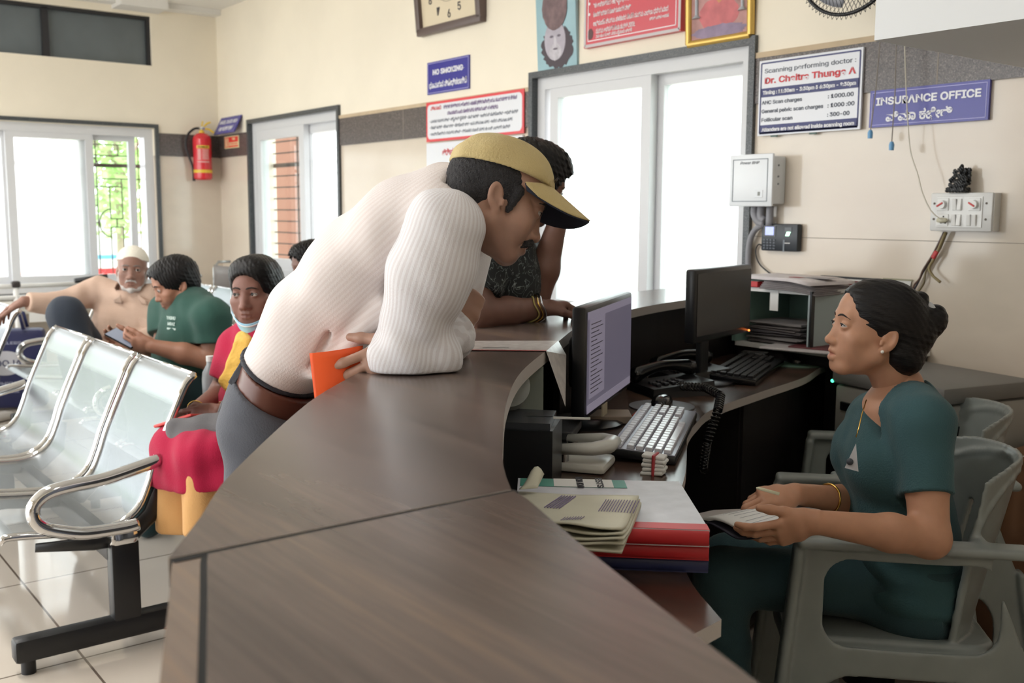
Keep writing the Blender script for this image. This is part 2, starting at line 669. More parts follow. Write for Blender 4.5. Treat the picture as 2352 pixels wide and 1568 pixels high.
# ---------------------------------------------------------------- outdoors
struct(MB().span((-30, -24, -.35), (14, 26, -.16)).build('ground_outside', mat('pale_yard_paving', (205, 200, 190), .9)))
tag(MB().span((-12.2, 4.75, -.16), (-9.42, 5.0, 4.2)).build('building', mat('pink_plaster', (150, 104, 88), .85)), 'pink plastered building wall seen through the small window', 'building')
t = empty('tree', (-13.2, 3.95, -.16), 'leafy light green tree outside behind the iron window grille', 'tree')
mb = MB()
mb.tube([(-13.2, 3.95, -.16), (-13.25, 4.0, 1.2), (-13.1, 3.95, 2.4), (-13.2, 3.95, 3.2)], [.05, .045, .04, .02], 10)
for k in range(7):
    a = k * 2.4
    mb.tube([(-13.15, 3.95, 1.6 + .2 * k), (-13.15 + .5 * math.cos(a), 3.95 + .5 * math.sin(a), 2.0 + .2 * k), (-13.15 + 1.0 * math.cos(a), 3.95 + 1.0 * math.sin(a), 2.2 + .2 * k)], [.05, .03, .015], 6)
mb.build('trunk', mat('bark', (176, 164, 146), .9), t)
mb = MB()
rg = random.Random(3)
for i in range(1500):
    p = Vector((rg.gauss(0, 1), rg.gauss(0, 1), rg.gauss(0, 1))).normalized() * (rg.random() ** .4)
    c = Vector((-13.2 + p.x * .8, 3.95 + p.y * .75, 2.0 + p.z * 1.0))
    d = Vector((rg.gauss(0, 1), rg.gauss(0, 1), rg.gauss(0, .6))).normalized()
    e = d.orthogonal().normalized()
    s = rg.uniform(.05, .09)
    mb.add([c - d * s, c + e * s * .45, c + d * s, c - e * s * .45], [(0, 1, 2, 3)])
mb.build('foliage', mat('leaf_green', (196, 232, 160), .6), t)
t2 = copy_tree(t)
t2.location = (-13.6, -2.4, -.16)
tag(t2, 'light green tree in the yard beyond the open entrance, left of the picture')
# an estate car parked in the yard, only its red flank and blue band show under the grille
v = empty('van', (-16.6, 4.6, -.16), 'white parked van with red and blue side stripes outside the left window', 'vehicle')
mb = MB()
prof = [(-1.9, .28), (-1.9, .85), (-1.5, 1.0), (-1.0, 1.75), (1.75, 1.8), (1.9, 1.6), (1.9, .28)]
vs = [(-16.6 + x, 4.6 + p[0], -.16 + p[1]) for x in (-.8, .8) for p in prof]
n = len(prof)
mb.add(vs, [tuple(range(n)), tuple(range(2 * n - 1, n - 1, -1))] + [(i, i + n, (i + 1) % n + n, (i + 1) % n) for i in range(n)])
mb.build('body', M_white, v)
MB().span((-15.81, 2.8, .24), (-15.79, 6.4, .52)).build('stripe', mat('red_stripe', (214, 40, 44), .4), v)
MB().span((-15.81, 2.8, .66), (-15.79, 6.4, .72)).build('stripe', mat('blue_stripe', (90, 170, 210), .4), v)
for y in (3.4, 5.8):
    MB().lathe([(.0, -.1), (.3, -.1), (.32, 0), (.3, .1), (0, .1)], (-15.82, y, .14), 20, 0, Matrix.Rotation(PI / 2, 3, 'Y')).build('wheel', M_black, v)
# ================================================================ reception counter and desk
DZ = .82           # desk top
LZ = 1.07          # upper ledge top


def wood(name, stops, rot, scale=1.):
    def f(nt, v):
        a = n_noise(nt, v, 1.6 * scale, 5, (.55, 7., 2.), (0, 0, rot), .5)
        b = n_noise(nt, v, 14 * scale, 4, (.35, 6., 2.), (0, 0, rot))
        mx = nt.nodes.new('ShaderNodeMix')
        mx.data_type = 'FLOAT'
        mx.inputs[0].default_value = .3
        nt.links.new(a, mx.inputs[2])
        nt.links.new(b, mx.inputs[3])
        return mx.outputs[0]
    return ramp_mat(name, stops, f, rough=.24, spec=.5)


M_ledge = wood('dark_walnut_laminate', [(.28, (73, 63, 59)), (.45, (91, 79, 74)), (.58, (105, 91, 85)), (.74, (136, 113, 95))], -.75)
M_desk = wood('dark_desk_laminate', [(.3, (50, 38, 33)), (.5, (70, 54, 46)), (.72, (98, 76, 62))], -.3)
M_panel = mat('black_brown_panel', (34, 29, 28), .4, noise=.15, nscale=6)
M_edge = mat('pale_edge_banding', (190, 182, 176), .45)
M_gap = mat('black_gap', (10, 10, 10), .8)
M_tan = wood('worn_tan_laminate', [(.3, (116, 100, 90)), (.5, (138, 120, 108)), (.7, (164, 134, 108))], .4)


def smooth_line(P, n=6):
    """Catmull-Rom through 2-D points"""
    P = [np.array(p, float) for p in P]
    Q = [2 * P[0] - P[1]] + P + [2 * P[-1] - P[-2]]
    out = []
    for i in range(1, len(Q) - 2):
        for k in range(n):
            t = k / n
            a, b, c, d = Q[i - 1], Q[i], Q[i + 1], Q[i + 2]
            out.append(.5 * ((2 * b) + (c - a) * t + (2 * a - 5 * b + 4 * c - d) * t * t + (3 * b - a - 3 * c + d) * t ** 3))
    out.append(P[-1])
    return out


def resample(L, n):
    L = [np.array(p) for p in L]
    s = [0.]
    for a, b in zip(L, L[1:]):
        s.append(s[-1] + np.linalg.norm(b - a))
    return [np.array([np.interp(t, s, [p[k] for p in L]) for k in (0, 1)]) for t in np.linspace(0, s[-1], n)]


def offset(L, d):
    out = []
    for i in range(len(L)):
        a, b = L[max(i - 1, 0)], L[min(i + 1, len(L) - 1)]
        t = (b - a) / np.linalg.norm(b - a)
        out.append(L[i] + np.array([-t[1], t[0]]) * d)
    return out


IN_ = smooth_line([(-.887, .686), (-.965, .735), (-1.071, .814), (-1.322, 1.013), (-1.565, 1.238), (-1.837, 1.551), (-2.13, 1.90), (-2.33, 2.246), (-2.48, 2.62), (-2.60, 3.1), (-2.63, 3.47)])
OUT = smooth_line([(-.889, .298), (-1.0, .372), (-1.139, .460), (-1.484, .727), (-1.673, .905), (-1.80, 1.045), (-2.05, 1.36), (-2.40, 1.88), (-2.72, 2.42), (-2.92, 2.95), (-2.97, 3.47)])
IN_, OUT = resample(IN_, 64), resample(OUT, 64)
counter = empty('reception_counter', (-1.6, 1.3, 0), 'curved dark wood reception counter with raised ledge and inner desk', 'reception counter')
MB().band(IN_, OUT, LZ - .028, LZ, 0, 1).build('ledge', [M_ledge, M_edge], counter)
nI = [(-.879, .684), (-.845, .676), (-.696, .621), (-.554, .573), (-.408, .525), (.45, .235)]
nO = [(-.879, .331), (-.862, .3235), (-.78, .292), (-.635, .235), (-.40, .145), (.45, -.18)]
MB().band([np.array(p) for p in nI], [np.array(p) for p in nO], LZ - .028, LZ, 0, 1).build('ledge', [M_ledge, M_edge], counter)
MB().span((-.8885, .30, LZ - .03), (-.8785, .69, LZ - .0012)).build('joint_gap', M_gap, counter)
MB().band([np.array(p) for p in nO], offset([np.array(p) for p in nO], -.0058), LZ - .03, LZ - .0012).build('joint_gap', M_gap, counter)
# outer front boards
b0, b1 = offset([np.array(p) for p in nO], .006), offset([np.array(p) for p in nO], .030)
if (b1[3] - b0[3])[1] > 0:
    b0, b1 = offset([np.array(p) for p in nO], -.006), offset([np.array(p) for p in nO], -.030)
MB().band(b0, b1, .05, LZ - .002).build('front_board', M_tan, counter)
fo = offset(OUT, .05)
if np.linalg.norm(fo[20] - IN_[20]) > np.linalg.norm(OUT[20] - IN_[20]):
    fo = offset(OUT, -.05)
sgn = 1 if np.allclose(fo[20], offset(OUT, .05)[20]) else -1
MB().band(fo, offset(OUT, sgn * .07), .05, LZ - .028).build('front_board', M_panel, counter)
MB().band(offset(OUT, sgn * .09), offset(OUT, sgn * .11), 0., .05).build('plinth', M_gap, counter)
# privacy board standing on the desk under the ledge
pv = offset(IN_, -sgn * .0)
pa, pb = offset(IN_, .05), offset(IN_, .068)
if np.linalg.norm(pa[20] - OUT[20]) > np.linalg.norm(IN_[20] - OUT[20]):
    pa, pb = offset(IN_, -.05), offset(IN_, -.068)
    s2 = -1
else:
    s2 = 1
MB().band([p for i, p in enumerate(offset(IN_, s2 * .05)) if i > 30], [p for i, p in enumerate(offset(IN_, s2 * .068)) if i > 30], DZ - .02, LZ - .028).build('privacy_board', M_panel, counter)
MB().band([p for i, p in enumerate(offset(IN_, s2 * .20)) if i <= 30], [p for i, p in enumerate(offset(IN_, s2 * .218)) if i <= 30], DZ - .02, LZ - .028).build('privacy_board', M_panel, counter)
# desk top
DI = resample(smooth_line([(-.895, 1.063), (-1.03, 1.145), (-1.17, 1.272), (-1.33, 1.44), (-1.481, 1.625), (-1.62, 1.78), (-1.734, 1.907), (-1.831, 2.048), (-1.936, 2.237), (-2.036, 2.578), (-2.13, 2.92), (-2.25, 3.20), (-2.30, 3.475)]), 64)
DO = resample([p for p in smooth_line([(-.83, .76), (-1.0, .80), (-1.25, 1.0), (-1.5, 1.24), (-1.80, 1.60), (-2.11, 1.94), (-2.32, 2.28), (-2.48, 2.64), (-2.60, 3.1), (-2.63, 3.475)])], 64)
DO = [p + (q - p) / np.linalg.norm(q - p) * (.06) for p, q in zip(DO, resample(OUT, 64))]
MB().band(DI, DO, DZ - .025, DZ, 0, 1).build('desk_top', [M_desk, M_edge], counter)
MB().band([p for p in offset(DI, .03 * s2)[41:]], [p for p in offset(DI, .05 * s2)[41:]], .02, DZ - .025).build('drawer_front', M_panel, counter)
MB().band([p for p in offset(DI, .33 * s2)[:42]], [p for p in offset(DI, .35 * s2)[:42]], .02, DZ - .025).build('knee_board', M_panel, counter)
c = DI[41] + (DI[41] - DI[40])
a2 = offset(DI, .04 * s2)[41]
b2 = offset(DI, .34 * s2)[41]
d = (b2 - a2) / np.linalg.norm(b2 - a2)
nrm = np.array([-d[1], d[0]])
MB().prism([a2 + nrm * .01, b2 + nrm * .01, b2 - nrm * .01, a2 - nrm * .01], .02, DZ - .025).build('side_board', M_panel, counter)
MB().box((-1.0, 1.02, DZ / 2 - .02), (.03, .4, DZ - .045), (0, 0, .6)).build('side_board', M_panel, counter)

# laminated notice stuck flat on the ledge, its end folded down over the inner edge
lam = empty('notice_sheet', (-1.82, 1.42, LZ), 'laminated paper notice lying flat on the dark ledge behind the leaning man', 'paper sheet')
A, B, Cc, D = (-1.90, 1.265), (-2.03, 1.365), (-1.874, 1.592), (-1.745, 1.447)
z = LZ + .0015
mb = MB().add([(*A, z), (*B, z), (*Cc, z), (*D, z)], [(0, 1, 2, 3)])
mb.add([(*D, z), (*Cc, z), (Cc[0] + .03, Cc[1] - .0, LZ - .03), (D[0] + .045, D[1] + .02, LZ - .12)], [(0, 1, 2, 3)])
mb.build('sheet', mat('grey_white_laminate', (196, 190, 186), .25, noise=.12, nscale=40), lam)
mb = MB().add([(*A, z + .0006), (A[0] - .006, A[1] + .006, z + .0006), (D[0] - .006, D[1] + .007, z + .0006), (*D, z + .0006)], [(0, 1, 2, 3)])
mb.build('red_line', mat('print_red', (190, 60, 58), .5), lam)
def lerp2(u, w):
    return (A[0] * (1 - u) * (1 - w) + B[0] * (1 - u) * w + D[0] * u * (1 - w) + Cc[0] * u * w, A[1] * (1 - u) * (1 - w) + B[1] * (1 - u) * w + D[1] * u * (1 - w) + Cc[1] * u * w, z + .0006)
mb = MB().add([lerp2(.38, .25), lerp2(.62, .25), lerp2(.62, .3), lerp2(.38, .3)], [(0, 1, 2, 3)])
mb.add([lerp2(.12, .4), lerp2(.3, .4), lerp2(.3, .46), lerp2(.12, .46)], [(0, 1, 2, 3)])
mb.build('print', mat('print_grey', (120, 116, 114), .6), lam)

# ================================================================ things on the desk
M_dplast = mat('charcoal_plastic', (24, 25, 28), .35)
M_dgloss = mat('gloss_black', (16, 17, 20), .12)
M_pap = mat('paper_white', (226, 226, 224), .7)
M_papg = mat('paper_grey', (150, 152, 148), .7)


def slab(p0, p1, z0, z1, t, name, m, parent, back=1):
    """upright panel: bottom edge p0 to p1 (x, y), from z0 to z1, t thick towards the back side"""
    d = Vector((p1[0] - p0[0], p1[1] - p0[1], 0))
    ln = d.length
    d.normalize()
    nr = Vector((-d.y, d.x, 0)) * back
    c = Vector(((p0[0] + p1[0]) / 2, (p0[1] + p1[1]) / 2, (z0 + z1) / 2)) + nr * t / 2
    R = Matrix((d, nr, Vector((0, 0, 1)))).transposed()
    return MB().box(c, (ln, t, z1 - z0), R, 0, min(.006, t * .3)).build(name, m, parent, angle=40)


def monitor(label, p0, p1, z0, z1, screen_m, lean=.0):
    """p0 near bottom corner, p1 far bottom corner (x, y); the screen looks to the desk side"""
    d = Vector((p1[0] - p0[0], p1[1] - p0[1], 0))
    w = d.length
    d.normalize()
    nr = Vector((d.y, -d.x, 0))           # out of the screen
    base = Vector(((p0[0] + p1[0]) / 2, (p0[1] + p1[1]) / 2, DZ)) - nr * .05
    r = empty('monitor', base, label, 'computer monitor')
    R = Matrix((d, nr, Vector((0, 0, 1)))).transposed()
    def T(x, y, zz):
        return base + nr * .05 + d * x + nr * y + Vector((0, 0, zz - DZ))
    h = z1 - z0
    MB().box(T(0, -.018, (z0 + z1) / 2), (w, .036, h), R, 0, .008).build('casing', M_dplast, r, angle=40)
    b = .014
    MB().box(T(0, .0008, (z0 + z1) / 2 + .004), (w - 2 * b, .002, h - 2 * b - .008), R).build('screen', screen_m, r)
    MB().box(T(0, -.06, (z0 + z1) / 2 - .02), (w * .45, .05, h * .5), R, 0, .015).build('back_housing', M_dplast, r, angle=40)
    MB().box(T(0, -.075, (DZ + z0 + h * .3) / 2), (.06, .02, z0 + h * .3 - DZ), R, 0, .004).build('stand', M_dplast, r)
    mb = MB().lathe([(0, 0), (.105, 0), (.105, .006), (.09, .012), (0, .016)], T(0, -.07, DZ), 28)
    mb.build('foot', M_dplast, r, angle=40)
    return r, T, R, w, h


M_scr = mat('lit_desktop_violet', (30, 28, 34), .3, emit=(108, 102, 118), estr=.62)
M_scr2 = mat('dark_screen', (26, 27, 32), .25)
r, T, R, w, h = monitor('large monitor with a lit lilac desktop facing the young woman', (-1.80, 1.615), (-2.092, 2.052), .882, 1.157, M_scr)
zc = (.882 + 1.157) / 2
MB().box(T(-.005, .0024, zc + .115), (w - .03, .0008, .018), R).build('window_title_bar', mat('pale_lilac_window', (40, 38, 44), .3, emit=(140, 132, 148), estr=.62), r)
MB().box(T(-.155, .0024, zc + .008), (.155, .0008, .195), R).build('open_window', MATS['pale_lilac_window'], r)
MB().box(T(-.005, .0024, zc - .113), (w - .03, .0008, .02), R).build('task_bar', MATS['pale_lilac_window'], r)
mb = MB()
for k in range(17):
    ln = [.10, .12, .08, .11, .06, .12, .09][k % 7]
    mb.box(T(-.222 + ln / 2, .0032, zc + .092 - k * .0105), (ln, .0006, .0022), R)
mb.build('text_lines', mat('screen_text', (92, 86, 104), .5), r)
MB().box(T(-.06, .0005, .874), (.05, .004, .03), R).build('sticker', mat('sticker_buff', (176, 164, 140), .7), r)
r, T, R, w, h = monitor('switched-off dark monitor standing beside the far counter ledge', (-2.14, 2.37), (-2.262, 2.79), .975, 1.207, M_scr2)
MB().sphere(T(w / 2 - .02, .003, .982), .0035, 6).build('power_light', mat('orange_led', (255, 120, 60), .4, emit=(255, 130, 60), estr=4), r)


def keyboard(name, label, a, d, b, z, key_m, base_m, rows=6, cols=19):
    """a far corner, d near corner along the long side, b across the short side"""
    a, b, d = (Vector((p[0], p[1], 0)) for p in (a, b, d))
    ux = (d - a)
    L = ux.length
    ux.normalize()
    uy = Vector((-ux.y, ux.x, 0))
    if uy.dot(b - a) < 0:
        uy = -uy
    Wd = abs(uy.dot(b - a))
    cen = a + ux * L / 2 + uy * Wd / 2
    cen.z = z
    r = empty(name, cen, label, 'keyboard')
    R = Matrix((ux, uy, Vector((0, 0, 1)))).transposed()
    if R.determinant() < 0:
        R = Matrix((-ux, uy, Vector((0, 0, 1)))).transposed()
    tilt = Matrix.Rotation(math.radians(-4), 3, 'X')
    Rt = R @ tilt
    def T(x, y, zz):
        return cen + Rt @ Vector((x, y, zz + .016))
    MB().box(T(0, 0, 0), (L, Wd, .02), Rt, 0, .005).build('base', base_m[0], r, angle=40)
    MB().box(T(0, 0, .0105), (L - .006, Wd - .006, .003), Rt, 0, .001).build('top_plate', base_m[1], r)
    kx, ky = (L - .02) / cols, (Wd - .02) / (rows + .5)
    skip = {15, 19}
    nk = 0
    for j in range(rows):
        y = Wd / 2 - .012 - ky * (j + .5) * 1.0 - (0 if j == 0 else ky * .35)
        i = 0
        while i < cols:
            wk = 1
            if j == rows - 1 and i == 4:
                wk = 6
            if i == 14 and j in (2, 4):
                i += 1
                continue
            x = -(L - .02) / 2 + kx * (i + wk / 2)
            if i >= 15:
                x += .004
            nk += 1
            if nk <= 100:
                MB().box(T(-x, -y, .016), (kx * wk - .004, ky - .005, .009), Rt, 0, .0015).build('key', key_m, r)
            i += wk
    return r


keyboard('keyboard', 'silver-white keyboard with worn pale keys in front of the lit monitor', (-1.985, 1.985), (-1.66, 1.555), (-1.845, 2.06), DZ, mat('pale_grey_key', (216, 217, 226), .22), (M_dplast, mat('grey_key_plate', (150, 150, 162), .25, metal=.4)))
keyboard('keyboard', 'black keyboard lying in front of the switched-off monitor', (-2.50, 3.02), (-2.26, 2.56), (-2.34, 3.08), DZ, M_dplast, (M_dgloss, M_dplast))


def mouse(label, x, y, rz, pad_m, pad_label, pr):
    p = tag(MB().lathe([(0, 0), (pr, 0), (pr, .003), (0, .003)], (x, y, DZ + .0005), 32).build('mouse_pad', pad_m), pad_label, 'mouse pad')
    r = empty('computer_mouse', (x, y, DZ + .004), label, 'computer mouse', rz=rz)
    mb = MB().grid(lambda u, v: (.058 * math.cos(PI * u) * (1), .031 * math.sin(PI * u) ** .6 * math.cos(PI * v) if 0 < u < 1 else 0, .034 * (math.sin(PI * u) ** .55 if 0 < u < 1 else 0) * math.sin(PI * v) ** .7), 16, 12)
    mb.build('body', M_dgloss, r, smooth=True, local=True)
    MB().box((.035, 0, .024), (.02, .006, .008), None, 0, .002).build('wheel', M_papg, r, local=True)


mouse('black mouse on the round grey pad above the pale keyboard', -2.045, 2.135, 2.2, mat('grey_pad', (80, 78, 84), .5), 'round grey mouse pad beside the pale keyboard', .095)
mouse('black mouse on the green mat beside the black keyboard', -2.37, 3.19, 2.4, mat('green_mat', (104, 134, 116), .7), 'round green mouse mat at the wall end of the desk', .135)


def phone(label, x, y, rz):
    r = empty('telephone', (x, y, DZ), label, 'telephone', 'desk telephones behind the lit monitor', rz=rz)
    mb = MB().add([(-.09, -.11, 0), (.09, -.11, 0), (.09, .11, 0), (-.09, .11, 0), (-.085, -.105, .028), (.085, -.105, .028), (.085, .105, .045), (-.085, .105, .045)], [(3, 2, 1, 0), (4, 5, 6, 7), (0, 1, 5, 4), (1, 2, 6, 5), (2, 3, 7, 6), (3, 0, 4, 7)])
    mb.build('body', M_dplast, r, local=True)
    pts = [(-.055, -.11 + .22 * t, .046 + .018 * t + .022 * math.sin(PI * t)) for t in [i / 10 for i in range(11)]]
    mb = MB().tube(pts, [.024, .025, .021, .018, .017, .017, .017, .018, .021, .025, .024], 10)
    mb.build('handset', M_dgloss, r, smooth=True, local=True)
    for j in range(4):
        for i in range(3):
            MB().box((.0 + i * .024, -.07 + j * .026, .035 + j * .0022), (.016, .014, .008), (math.radians(5), 0, 0), 0, .002).build('key', mat('dark_key', (52, 54, 60), .3), r, local=True)
    return r


phone('black desk telephone nearer the pale keyboard, curly cord beside it', -2.20, 2.335, -.30)
phone('black desk telephone farther back, between the two keyboards', -2.335, 2.57, -.26)
# coiled handset cord hanging over the desk edge
pts = []
path = smooth_line([(0, 0), (1, 0)], 2)
key = [Vector((-2.14, 2.31, .85)), Vector((-2.00, 2.27, .87)), Vector((-1.88, 2.20, .87)), Vector((-1.83, 2.13, .84)), Vector((-1.83, 2.09, .76)), Vector((-1.85, 2.10, .68)), Vector((-1.90, 2.16, .66))]
N = 340
for i in range(N):
    t = i / (N - 1) * (len(key) - 1)
    k = min(int(t), len(key) - 2)
    f = t - k
    p = key[k].lerp(key[k + 1], f * f * (3 - 2 * f) if False else f)
    dr = (key[k + 1] - key[k]).normalized()
    u = dr.orthogonal().normalized()
    w_ = dr.cross(u)
    a = i * 2 * PI / 7.
    pts.append(p + (u * math.cos(a) + w_ * math.sin(a)) * .0115)
tag(MB().tube(pts, .0028, 5).build('coiled_cable', M_dgloss, smooth=True), 'coiled black telephone cable looping over the desk edge', 'cable')

# white hole punch
r = empty('hole_punch', (-1.645, 1.475, DZ), 'cream two-hole paper punch beside the black box', 'hole punch', rz=math.radians(-56))
MB().box((0, 0, .012), (.115, .12, .022), None, 0, .009).build('base', mat('cream_plastic', (214, 212, 204), .35), r, angle=40, local=True)
mb = MB().tube([(-.052, -.05, .05), (-.05, .03, .056), (-.025, .058, .058), (.025, .058, .058), (.05, .03, .056), (.052, -.05, .05)], [.015, .019, .021, .021, .019, .015], 10, flat=((0, 0, 1), .75))
mb.build('lever', mat('grey_cream_plastic', (200, 200, 194), .3), r, smooth=True, local=True)
for x in (-.04, .04):
    MB().lathe([(.012, .02), (.012, .05), (0, .05)], (x, -.035, 0), 12).build('punch_post', mat('steel', (180, 180, 182), .25, metal=1.), r, angle=40, local=True)

# bundle of folded slips with a rubber band
r = empty('paper_bundle', (-1.515, 1.56, DZ), 'small folded paper bundle held by a red rubber band', 'paper bundle', rz=.5)
mb = MB()
for k in range(5):
    mb.box((.003 * (k % 2), .002 * k, .004 + k * .0085), (.05, .036, .008), (0, .04 * (k - 2), .05 * (k % 3)), 0, .003)
mb.build('folded_slips', M_pap, r, local=True)
MB().box((.004, 0, .022), (.006, .041, .047), None, 0, .002).build('rubber_band', mat('rubber_red', (176, 58, 66), .5), r, local=True)

# black box under the ledge, stacked roll and sheets behind
bx = [(-1.60, 1.372), (-1.50, 1.262), (-1.60, 1.165), (-1.71, 1.285)]
r = empty('thermal_printer', (-1.60, 1.27, DZ), 'black boxy machine under the ledge beside the hole punch', 'printer')
MB().prism(bx, DZ, .955).build('body', M_dplast, r)
MB().prism([(-1.607, 1.362), (-1.51, 1.264), (-1.60, 1.178), (-1.70, 1.284)], .955, .968).build('lid', mat('gloss_slate', (60, 63, 68), .25), r)
MB().box((-1.555, 1.32, .966), (.004, .135, .004), (0, 0, math.radians(-43))).build('lid_edge', M_pap, r)
tag(MB().lathe([(.012, 0), (.045, 0), (.045, .058), (.012, .058), (.012, 0)], (-1.70, 1.30, 1.0), 28, 0, Matrix.Rotation(1.1, 3, 'Y') @ Matrix.Rotation(.5, 3, 'X')).build('paper_roll', M_papg, angle=40), 'off-white till paper roll lying behind the black machine', 'paper roll')
tag(MB().box((-1.80, 1.33, .945), (.24, .004, .19), (math.radians(-8), 0, math.radians(52))).build('grey_board', mat('grey_green_card', (128, 134, 126), .75)), 'grey-green card leaning upright under the curved ledge', 'card')
mb = MB().box((-1.86, 1.50, .835), (.22, .16, .025), (0, 0, .9), 0, .003)
mb.box((-1.88, 1.53, .862), (.2, .15, .02), (0, 0, .7), 0, .003)
tag(mb.build('file_box', mat('dark_document_tray', (58, 60, 62), .4)), 'dark low document tray behind the lit monitor', 'tray')
MBx = MB().tube([(-1.95, 1.93, DZ + .01), (-1.99, 1.99, DZ + .01)], .008, 8)
tag(MBx.build('red_pen', mat('pen_orange', (196, 70, 42), .4)), 'orange-red pen lying under the lit monitor', 'pen')
tag(MB().box((-2.0, 1.86, DZ + .012), (.15, .1, .02), (0, 0, .9), 0, .002).build('receipt_pad', mat('dull_receipts', (150, 134, 118), .7)), 'pad of receipts lying between lit monitor and pale keyboard', 'receipt pad')

# registers
def register(label, corners, z0, z1, cover_m, spine_m, page_m, group=None, angle=0):
    P = [Vector((p[0], p[1], 0)) for p in corners]      # spine near right, spine near left, far left, far right
    c = (P[0] + P[1] + P[2] + P[3]) / 4
    r = empty('ledger', (c.x, c.y, z0), label, 'ledger', group)
    h = z1 - z0
    def ins(k):
        return [p + (c - p).normalized() * k for p in P]
    q = ins(.008)
    MB().prism([(p.x, p.y) for p in q], z0 + .003, z1 - .003).build('pages', page_m, r)
    mb = MB().prism([(p.x, p.y) for p in P], z0, z0 + .003)
    mb.prism([(p.x, p.y) for p in P], z1 - .003, z1)
    mb.build('cover', cover_m, r)
    s = (P[2] - P[1]).normalized()
    MB().tube([(P[0].x + s.x * .003, P[0].y + s.y * .003, z0 + h / 2), (P[1].x + s.x * .003, P[1].y + s.y * .003, z0 + h / 2)], h / 2 * 1.02, 12, flat=((s.x, s.y, 0), .5)).build('spine', spine_m, r, angle=50)
    w_ = [P[0], P[1], P[1] + s * .03, P[0] + s * .03]
    MB().prism([(p.x, p.y) for p in w_], z1, z1 + .0006).build('spine_cloth', spine_m, r)
    return r


M_redc = mat('ledger_red', (196, 42, 48), .45)
M_blu = mat('ledger_navy', (44, 50, 92), .45)
M_wcov = mat('marbled_cover', (206, 208, 216), .45, noise=.08, nscale=30)
cs = [(-1.018, 1.175), (-1.225, .955), (-1.44, 1.13), (-1.246, 1.351)]
cs2 = [(-1.024, 1.182), (-1.235, .962), (-1.44, 1.135), (-1.25, 1.351)]
cs3 = [(-1.030, 1.188), (-1.24, .968), (-1.42, 1.13), (-1.235, 1.34)]
r = register('navy-spined ledger at the bottom of the register stack', cs3, DZ, DZ + .022, M_blu, M_blu, M_pap)
r = register('red-spined ledger in the middle of the register stack', cs2, DZ + .023, DZ + .047, M_redc, M_redc, M_pap)
r = register('red-spined marbled ledger on top of the register stack', cs, DZ + .048, DZ + .075, M_wcov, M_redc, M_pap)
zt = DZ + .0756
def rp(u, w):
    a = Vector((*cs[0], 0)).lerp(Vector((*cs[1], 0)), u)
    b = Vector((*cs[3], 0)).lerp(Vector((*cs[2], 0)), u)
    p = a.lerp(b, w)
    return (p.x, p.y)
MB().prism([rp(.34, .80), rp(.985, .80), rp(.985, .985), rp(.34, .985)], zt, zt + .0004).build('green_cover_strip', mat('sea_green_cover', (66, 146, 130), .45, noise=.1, nscale=20), r)
MB().prism([rp(.42, .80), rp(.78, .80), rp(.78, .985), rp(.42, .985)], zt + .0004, zt + .001).build('title_label', M_pap, r)
dv = Vector((cs[3][0] - cs[0][0], cs[3][1] - cs[0][1], 0)).normalized()
ang = math.atan2(dv.y, dv.x)
for body, u, wd in (('WORA ROAD', .62, .075), ('ESTS', .50, .06)):
    p = rp(u, .90)
    tx = text('lettering', body, .022, mat('print_black', (42, 42, 50), .6), r, (p[0] - r.location.x, p[1] - r.location.y, zt + .0014 - r.location.z), (0, 0, ang + PI), width=wd, bold=.0006)

# crumpled worn exercise book on top
r = empty('worn_notebook', (-1.2, 1.08, zt + .002), 'worn curled notebook with purple writing lying on the registers', 'notebook')
nb = [Vector((-1.02, .99, 0)), Vector((-1.165, 1.17, 0)), Vector((-1.33, 1.05, 0)), Vector((-1.19, .86, 0))]
zb = zt + .003
def nbp(u, w, k):
    p = nb[0].lerp(nb[1], u).lerp(nb[3].lerp(nb[2], u), w)
    curl = .022 * max(0, 1 - u * 2.4) ** 1.5
    wav = .004 * math.sin(9 * w + 3 * u + k) * (1 - u) ** 2
    return (p.x + .004 * math.sin(7 * w + k), p.y, zb + k * .0045 * (1 - .55 * w) + curl * (k / 4.) * .9 + wav * min(k, 1))
for k in range(5):
    MB().grid(lambda u, w: nbp(u + .006 * math.sin(5 * w + 2 * k), w, k), 22, 16, 0, .0035).build('page_block', mat('aged_paper', (206, 203, 184), .75, noise=.06, nscale=12), r, smooth=True)
mb = MB()
rg = random.Random(5)
for (u0, u1, w0, w1, n, s) in ((.62, .93, .70, .70, 6, .8), (.55, .85, .25, .27, 13, .6), (.3, .42, .5, .75, 8, .5)):
    for i in range(n):
        w_ = w0 - i * .022
        pts = [nbp(u0 + (u1 - u0) * t, w_ - .06 * t * (1 if n < 7 else .1), 4) for t in (0, .25, .5, .75, 1)]
        mb.tube([(p[0], p[1], p[2] + .0015) for p in pts], .0011 * s, 4)
tag(mb.build('handwriting', mat('purple_ink', (106, 86, 142), .6), r), kind='stuff')
mb = MB().grid(lambda u, v: (-1.31 - .02 * u + .012 * v, 1.03 + .03 * u + .03 * v, zb + .02 + .03 * math.sin(2.6 * v) * u), 6, 6, 0, .001)
mb.build('torn_corner', MATS['aged_paper'], r, smooth=True)

